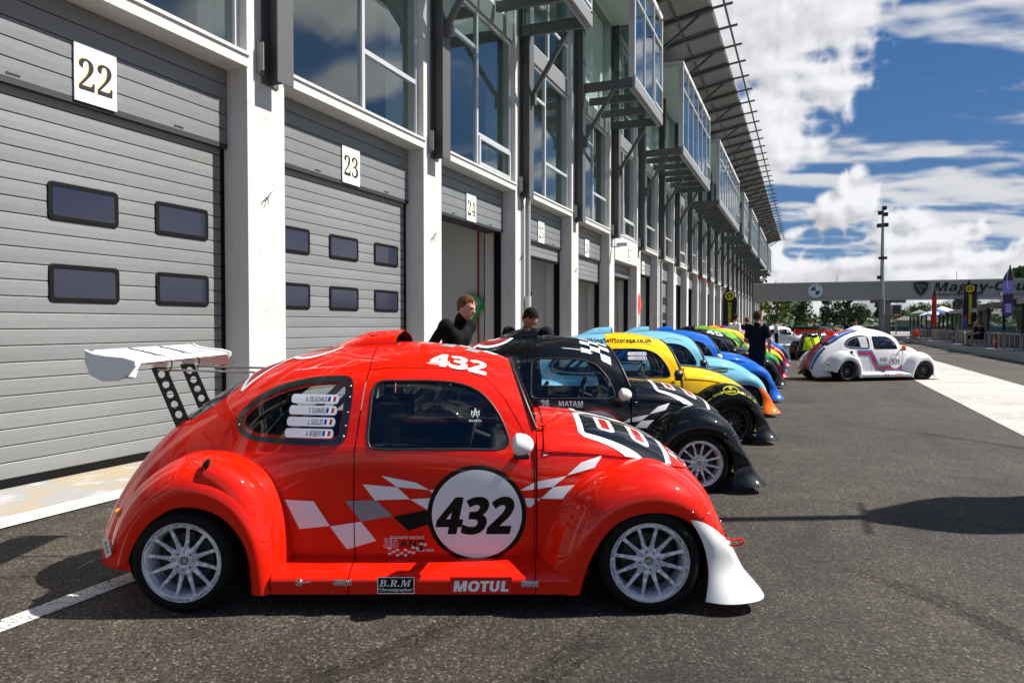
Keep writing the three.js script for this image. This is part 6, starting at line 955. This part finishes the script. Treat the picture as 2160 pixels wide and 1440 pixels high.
feather('black feather flag with yellow lettering leaning by the garages', -4.9, -48.5, 3.9, 0.5, 0.85, perf, 0.25, 0.1);
// ---------------------------------------------------------------- footbridge with signs
{
  const Z = -100, b = thing('footbridge', 'grey clad footbridge with circuit lettering and round badge across the lane', 'bridge'), clad = [];
  for (let i = 0; i < 10; i++) clad.push(box(-6.25, 4.62 + i * 0.195, Z + 0.25 + 0.07 * (i % 2), 34, 4.62 + (i + 1) * 0.195, Z + 0.20));
  part(b, 'cladding', fuse(clad), std(0.30, 0.295, 0.29, 0.5, { metalness: 0.2 })).userData.kind = 'stuff';
  part(b, 'girder', fuse([box(-6.3, 4.45, Z + 0.2, 34, 4.62, Z - 2.2), box(-6.3, 4.62, Z + 0.2, 34, 6.57, Z - 2.2)]), std(0.12, 0.12, 0.12, 0.6)); part(b, 'coping', box(-6.3, 6.57, Z + 0.42, 34, 6.72, Z - 2.3), std(0.42, 0.43, 0.44, 0.4)); part(b, 'bottom_flange', box(-6.3, 4.45, Z + 0.42, 34, 4.62, Z + 0.2), std(0.34, 0.34, 0.34, 0.4));
  part(b, 'column', box(8.9, 0, Z - 0.4, 9.6, 4.45, Z - 1.4), concrete(0.35, 2)); part(b, 'column_head', fuse([box(7.4, 4.1, Z - 0.2, 11.2, 4.45, Z - 1.7)]), std(0.14, 0.14, 0.14, 0.6)); part(b, 'column', box(31, 0, Z - 0.4, 31.7, 4.45, Z - 1.4), concrete(0.35, 2));
  const sg = (n, w, h, x, y, t) => { const m = part(b, n, new THREE.PlaneGeometry(w, h), std(1, 1, 1, 0.5, { map: t, transparent: true })); m.position.set(x, y, Z + 0.335); return m; };
  sg('lettering', 14.2, 1.75, 21.0, 5.62, canvasTex(1420, 175, (c, w, h) => { text(c, 'Magny-Cours', 10, 62, 142, { align: 'left', fill: '#0d0d0e', skew: -0.22, sx: 1.22, stroke: '#0d0d0e', lw: 4 }); text(c, 'INTERNATIONAL CIRCUIT', 4, 152, 42, { align: 'left', fill: '#161617', skew: -0.15, sx: 1.0, weight: 'bold' }); text(c, '/ NEVERS FRANCE', 620, 152, 38, { align: 'left', fill: '#4a4a4c', skew: -0.15, weight: 'normal', sx: 1.0 }); }));
  sg('crest', 2.5, 2.05, 12.7, 5.62, canvasTex(256, 210, (c) => { const sh = (k, f, s) => { c.beginPath(); c.moveTo(128 - 100 * k, 28); c.quadraticCurveTo(128, 28 - 44 * k, 128 + 100 * k, 28); c.quadraticCurveTo(128 + 96 * k, 130, 128, 105 + 95 * k); c.quadraticCurveTo(128 - 96 * k, 130, 128 - 100 * k, 28); if (f) { c.fillStyle = f; c.fill(); } else { c.strokeStyle = s; c.lineWidth = 5; c.stroke(); } }; sh(1.0, null, '#3a3a3b'); sh(0.82, '#0c0c0d'); c.strokeStyle = '#8c8c8d'; c.lineWidth = 5; c.beginPath(); c.moveTo(66, 46); c.quadraticCurveTo(128, 30, 184, 72); c.lineTo(150, 78); c.quadraticCurveTo(126, 96, 124, 132); c.quadraticCurveTo(116, 80, 66, 46); c.moveTo(90, 60); c.lineTo(160, 74); c.stroke(); }));
  const bd = part(b, 'round_badge', (() => { const c = new THREE.CylinderGeometry(0.92, 0.92, 0.12, 40); c.rotateX(Math.PI / 2); return c; })(), std(0.25, 0.25, 0.26, 0.4)); bd.position.set(1.1, 5.66, Z + 0.40);
  const bf = part(bd, 'badge_face', new THREE.CircleGeometry(0.88, 48), std(1, 1, 1, 0.4, { map: canvasTex(192, 192, (c) => { c.fillStyle = '#c9cad2'; c.beginPath(); c.arc(96, 96, 96, 0, 7); c.fill(); for (let i = 0; i < 4; i++) { c.fillStyle = i % 2 ? '#16407f' : '#d4d6de'; c.beginPath(); c.moveTo(96, 96); c.arc(96, 96, 58, i * Math.PI / 2 - Math.PI / 2, i * Math.PI / 2); c.fill(); } for (const [s, a] of [['B', -0.62], ['M', 0], ['W', 0.62]]) text(c, s, 96 + 77 * Math.sin(a), 96 - 77 * Math.cos(a), 30, { fill: '#5a6370', rot: a }); }) })); bf.position.z = 0.064;
  part(b, 'roof_mast', bar([3.6, 6.72, Z - 1], [3.6, 7.75, Z - 1], 0.07, 0.07, 6), greyM); part(b, 'roof_mast', bar([16.6, 6.72, Z - 1], [16.6, 7.75, Z - 1], 0.07, 0.07, 6), greyM);
  const tl = thing('start_signal', 'black start signal panel hung below the footbridge', 'signal', [17.2, 3.45, Z + 0.6]); part(tl, 'panel', fuse([box(-1.1, 0.15, -0.1, 1.1, 1.0, 0.1), box(-1.25, -0.15, -0.12, -0.55, 0.7, 0.12), box(0.5, -0.15, -0.12, 1.2, 0.7, 0.12)]), darkM); part(tl, 'hanger', bar([0, 1.0, -0.1], [0, 1.3, -0.4], 0.2, 0.2), darkM);
  for (const [x, y] of [[-0.9, 0.45], [0.85, 0.45], [-0.9, 0.05], [0.85, 0.05]]) part(tl, 'lamp', (() => { const c = new THREE.CylinderGeometry(0.14, 0.14, 0.05, 14); c.rotateX(Math.PI / 2); c.translate(x, y, 0.14); return c; })(), std(0.05, 0.05, 0.05, 0.3));
}
// floodlight mast, board on a post
{ const m = thing('light_mast', 'tall grey floodlight mast in front of the footbridge', 'mast', [8.42, 0.316, -98.2]); part(m, 'pole', new THREE.CylinderGeometry(0.13, 0.30, 15.0, 14).translate(0, 7.5, 0), std(0.30, 0.31, 0.32, 0.4, { metalness: 0.5 }));
  for (const [y, x] of [[14.95, 0.15], [14.4, -0.3], [14.2, 0.3], [12.9, -0.4], [12.95, 0.35]]) part(m, 'floodlight', fuse([box(x - 0.25, y - 0.22, -0.1, x + 0.25, y + 0.22, 0.35, 0.04), bar([0, y, 0], [x, y, 0.1], 0.08, 0.08)]), darkM); part(m, 'control_box', box(-0.42, 8.9, -0.2, 0.5, 9.2, 0.3), darkM); part(m, 'camera_box', box(-0.55, 6.55, -0.2, -0.1, 6.95, 0.3), darkM); part(m, 'lower_sleeve', new THREE.CylinderGeometry(0.34, 0.36, 4.2, 14).translate(0, 2.1, 0), std(0.14, 0.14, 0.145, 0.5)); }
{ const s = thing('signal_board', 'small signal board with lit border on a post beside the mast', 'sign', [9.9, 0.3, -97.5]); part(s, 'post', box(-0.06, 0, -0.06, 0.06, 2.2, 0.06), greyM); part(s, 'board', box(-0.55, 2.1, -0.08, 0.55, 3.5, 0.08), darkM); const l = part(s, 'lamp_border', fuse([box(-0.5, 3.4, 0.082, 0.5, 3.46, 0.1), box(-0.5, 2.15, 0.082, -0.44, 3.4, 0.1), box(0.44, 2.15, 0.082, 0.5, 3.4, 0.1)]), std(0.5, 0.4, 0.38, 0.4)); part(s, 'amber_row', box(-0.3, 2.2, 0.082, 0.3, 2.4, 0.1), std(0.55, 0.3, 0.02, 0.4)); }
// flag on a pole, to the right of the view; its shadow lies across the lane
{ const f = thing('flag_pole', 'tall pole with a hanging banner to the right of the view', 'flag', [4.45, 0.006, -8.15]); part(f, 'pole', bar([0, 0, 0], [0, 6.1, 0], 0.13, 0.15, 10), greyM); part(f, 'banner', geo(gridSoup((s, t) => [0.18 * Math.sin(s * 3), lerp(1.5, 4.85, s), lerp(-0.72, 0.72, t) * (1 - 0.7 * Math.pow(Math.abs(s * 2 - 1), 2.2)) * (1 + 0.12 * Math.sin(s * 17)) + 0.12 * Math.sin(s * 5 + 1)], 16, 10)), std(0.5, 0.06, 0.05, 0.8)); part(f, 'spreader', bar([0, 4.85, -0.5], [0, 4.85, 0.5], 0.03, 0.03, 6), greyM); part(f, 'base', new THREE.CylinderGeometry(0.3, 0.34, 0.12, 20).translate(0, 0.06, 0), darkM); }
// signal paddle, cart and ladders seen in the garages
{ const g = thing('pit_board', 'green round stop paddle on a yellow pole in the open garage', 'pit board', [-7.42, 0.012, -16.13], 0); const sh = new THREE.Shape(); sh.absarc(0, 0, 0.23, 0, Math.PI * 2); const d = new THREE.ExtrudeGeometry(sh, { depth: 0.012, bevelEnabled: false, curveSegments: 40 }); d.translate(0, 1.95, 0); part(g, 'disc', d, std(0.02, 0.35, 0.08, 0.5)); part(g, 'neck', new THREE.ExtrudeGeometry(new THREE.Shape([[-0.18, 1.82], [0.18, 1.82], [0.06, 1.45], [-0.06, 1.45]].map((p) => new THREE.Vector2(...p))), { depth: 0.012, bevelEnabled: false }).translate(0, 0, -0.001), std(0.02, 0.35, 0.08, 0.5)); part(g, 'handle_strip', box(0.16, 1.82, -0.002, 0.60, 2.02, 0.009), std(0.02, 0.30, 0.07, 0.5)); part(g, 'clamp', box(-0.06, 1.28, -0.03, 0.06, 1.46, 0.04, 0.01), greyM); part(g, 'pole', bar([0, 1.35, 0], [-0.28, 0, 0.1], 0.035, 0.035, 8), std(0.65, 0.42, 0.02, 0.5)); const mk = part(g, 'mark', new THREE.PlaneGeometry(0.40, 0.40), std(1, 1, 1, 0.5, { transparent: true, map: canvasTex(128, 128, (c) => { c.strokeStyle = '#cfe6d4'; c.lineWidth = 3; c.beginPath(); c.arc(64, 64, 56, 0, 7); c.stroke(); text(c, 'M5', 64, 66, 62, { fill: '#dff0e2', rot: -0.5 }); }) })); mk.position.set(0, 1.95, 0.0145); }
{ const g = thing('pit_board', 'red and orange stop paddle leaning by the garage pillar', 'pit board', [-5.75, 0.012, -27.2], Math.PI / 2); const sh = new THREE.Shape(); sh.absellipse(0, 0, 0.2, 0.42, 0, Math.PI * 2); part(g, 'disc', new THREE.ExtrudeGeometry(sh, { depth: 0.012, bevelEnabled: false }).translate(0, 2.2, 0), std(0.75, 0.05, 0.03, 0.5)); part(g, 'tab', box(0.1, 2.05, 0, 0.38, 2.4, 0.011), std(0.8, 0.12, 0.02, 0.5)); part(g, 'pole', bar([0, 0, 0], [0, 1.85, 0], 0.03, 0.03, 8), std(0.6, 0.6, 0.6, 0.5)); part(g, 'rag', box(0.03, 1.0, 0.02, 0.2, 1.5, 0.05, 0.02), std(0.05, 0.1, 0.4, 0.8)); }
{ const w = canvasTex(512, 160, (c, w2, h) => { text(c, 'COURS.', 250, 60, 110, { fill: '#101012', skew: -0.2, sx: 1.1 }); text(c, 'NEVERS FRANCE', 250, 132, 40, { fill: '#2a2a2c', skew: -0.15 }); }); const m = solo('wall_lettering', new THREE.PlaneGeometry(3.6, 1.1), std(1, 1, 1, 0.7, { map: w, transparent: true }), 'dark slanted lettering on the wall inside the half-open garage', 'lettering'); m.position.set(-8.95, 2.45, tp(3) - 0.236); }
// ---------------------------------------------------------------- trees, hedge barrier, pavilion, far woods
const leafMats = [[0.038, 0.070, 0.017], [0.070, 0.120, 0.022], [0.115, 0.15, 0.020], [0.026, 0.050, 0.017]].map((c) => std(...c, 0.8)), bark = std(0.07, 0.05, 0.035, 0.9);
function treeGeo(seed, h, rx, kind) {          // clumps of leaf-sized faces; kind 0 round, 1 column
  const R = rng(seed), pos = [], n = kind ? 2600 : 2400, cl = [];
  const nc = kind ? 26 : 22; for (let i = 0; i < nc; i++) { const t = R(), a = R() * 6.28, y = kind ? lerp(0.08, 0.97, t) : lerp(0.22, 0.93, t), prof = kind ? Math.pow(Math.sin(Math.PI * clamp(0.12 + y * 0.86)), 0.6) : Math.sqrt(Math.max(0.05, 1 - ((y - 0.55) / 0.45) ** 2)), r = rx * prof * Math.sqrt(R()) * 0.8; cl.push([r * Math.cos(a), y * h, r * Math.sin(a), rx * (kind ? 0.42 : 0.36) * (0.6 + 0.6 * R())]); }
  for (let i = 0; i < n; i++) { const c = cl[Math.floor(R() * nc)], a = R() * 6.28, b = Math.acos(2 * R() - 1), r = c[3] * Math.pow(R(), 0.35), x = c[0] + r * Math.sin(b) * Math.cos(a), y = c[1] + r * Math.cos(b) * 1.1, z = c[2] + r * Math.sin(b) * Math.sin(a), s = h * 0.028 * (0.6 + 0.8 * R()); const u = new THREE.Vector3(R() - 0.5, R() - 0.5, R() - 0.5).normalize().multiplyScalar(s), v = new THREE.Vector3(R() - 0.5, R() - 0.5, R() - 0.5).cross(u).normalize().multiplyScalar(s * 0.8); pos.push(x - u.x, y - u.y, z - u.z, x + v.x, y + v.y, z + v.z, x + u.x, y + u.y, z + u.z, x - u.x, y - u.y, z - u.z, x + u.x, y + u.y, z + u.z, x - v.x, y - v.y, z - v.z); }
  const g = new THREE.BufferGeometry(); g.setAttribute('position', new THREE.Float32BufferAttribute(pos, 3)); g.computeVertexNormals(); return g;
}
const crowns = {}; const crown = (seed, h, r, kind) => (crowns[[seed, h, r, kind]] ??= treeGeo(seed, h, r, kind));
const TREES = [[-9, -128, 9, 4.2, 0, 2], [-5, -150, 9, 3.4, 0, 2], [-2.0, -176, 7.5, 3.4, 0, 3], [4.2, -190, 10.6, 1.5, 1, 0], [6.0, -180, 6.5, 3.0, 0, 3], [9.3, -196, 11, 1.3, 1, 0], [11.5, -186, 6, 3.0, 0, 0], [16.5, -190, 10.8, 1.5, 1, 3], [20.5, -190, 5.4, 2.6, 0, 1], [25, -200, 6.2, 3.0, 0, 1], [30, -214, 6.6, 3.2, 0, 2], [34, -205, 6.2, 3.2, 0, 0], [40, -225, 7.4, 3.6, 0, 1], [47, -235, 7, 3.6, 0, 1], [54, -240, 7, 3.8, 0, 1], [33, -150, 6.2, 3.0, 0, 1], [38, -160, 7.5, 3.4, 0, 0], [26.8, -118, 8.8, 1.9, 1, 1], [28.8, -123, 9.2, 2.0, 1, 0], [27, -112, 7, 2.4, 0, 1], [-14, -135, 12, 5, 0, 1], [22, -142, 5, 2.6, 0, 2]];
const size = { 0: 'round leafy tree', 1: 'tall columnar poplar tree' }, tone = ['dark green', 'mid green', 'bright yellow-green', 'very dark'];
const seenLabels = {};
TREES.forEach(([x, z, h, r, kind, m], i) => {
  const t = thing('tree', `${tone[m]} ${size[kind]} ${x < -2 ? 'by the far building end' : x < 12 ? 'below the round bridge badge' : x < 26 ? 'beyond the bridge, left of the mast' : z > -130 ? 'rising behind the bridge at right' : 'far off right of the mast'}`, 'tree', [x, -0.03, z], i * 1.7, 'trees beyond the footbridge');
  const L = t.userData.label, c = (seenLabels[L] = (seenLabels[L] ?? 0) + 1); if (c > 1) t.userData.label = L + ', ' + ['', '', 'second from left', 'third from left', 'fourth from left', 'fifth from left'][c];
  part(t, 'trunk', new THREE.CylinderGeometry(0.12, 0.30, h * 0.6, 8).translate(0, h * 0.3, 0), bark); part(t, 'crown', crown(i % 6 + 1, h, r, kind), leafMats[m]);
});
{ const pos = [], R = rng(77); for (let i = 0; i < 9000; i++) { const x = lerp(-160, 260, R()), z = -300 - 90 * R(), h = (3 + 5 * fbm(x * 0.05, z * 0.05, 3)) * Math.pow(R(), 0.6), s = 0.9 + R(); const u = [(R() - 0.5) * s * 2, (R() - 0.5) * s, (R() - 0.5) * s], v = [(R() - 0.5) * s, (R() - 0.3) * s * 1.4, (R() - 0.5) * s]; pos.push(x - u[0], h - u[1], z - u[2], x + u[0], h + u[1], z + u[2], x + v[0], h + v[1], z + v[2]); } const g = new THREE.BufferGeometry(); g.setAttribute('position', new THREE.Float32BufferAttribute(pos, 3)); g.computeVertexNormals(); stuff('far_wood', g, leafMats[1], 'low dark wood along the horizon', 'wood'); }
struct('grass', sheet(-120, -112, 200, -420, -0.012), std(0.085, 0.13, 0.022, 0.95));
struct('run_off', sheet(-30, -140, 60, -150.5, 0.0), std(0.30, 0.27, 0.23, 0.9));
for (let i = 0; i < 14; i++) solo('tyre_barrier', box(-18 + i * 5.2, 0, -152, -12.85 + i * 5.2, 1.15, -152.9, 0.06), i % 3 === 1 ? std(0.02, 0.12, 0.30, 0.7) : std(0.015, 0.07, 0.06, 0.7), i % 3 === 1 ? 'blue wrapped tyre barrier far behind the cars' : 'dark green wrapped tyre barrier far behind the cars', 'barrier', i % 3 === 1 ? 'blue barriers' : 'green barriers');
{ const p = thing('pavilion', 'low pavilion with a grey hipped roof beyond the barriers', 'building', [22.5, 0, -178]); part(p, 'wall', box(-4, 0, -3, 4, 2.4, 3), std(0.22, 0.21, 0.19, 0.9)); const g = new THREE.ConeGeometry(6.6, 2.3, 4); g.rotateY(Math.PI / 4); g.scale(1, 1, 0.75); g.translate(0, 3.5, 0); part(p, 'roof', g, std(0.16, 0.145, 0.13, 0.9)); }
{ const p = thing('lattice_pylon', 'thin lattice pylon among the far trees', 'pylon', [20.6, 0, -210]); for (const s of [-1, 1]) part(p, 'leg', bar([s * 1.0, 0, 0], [s * 0.8, 10.5, 0], 0.14, 0.14), greyM); for (let i = 0; i < 5; i++) part(p, 'brace', bar([(i % 2 ? -1 : 1) * 0.95, i * 1.8, 0.02], [(i % 2 ? 1 : -1) * 0.95, i * 1.8 + 1.8, 0.02], 0.07, 0.07), greyM); }
lit(scene);
renderer.render(scene, camera);
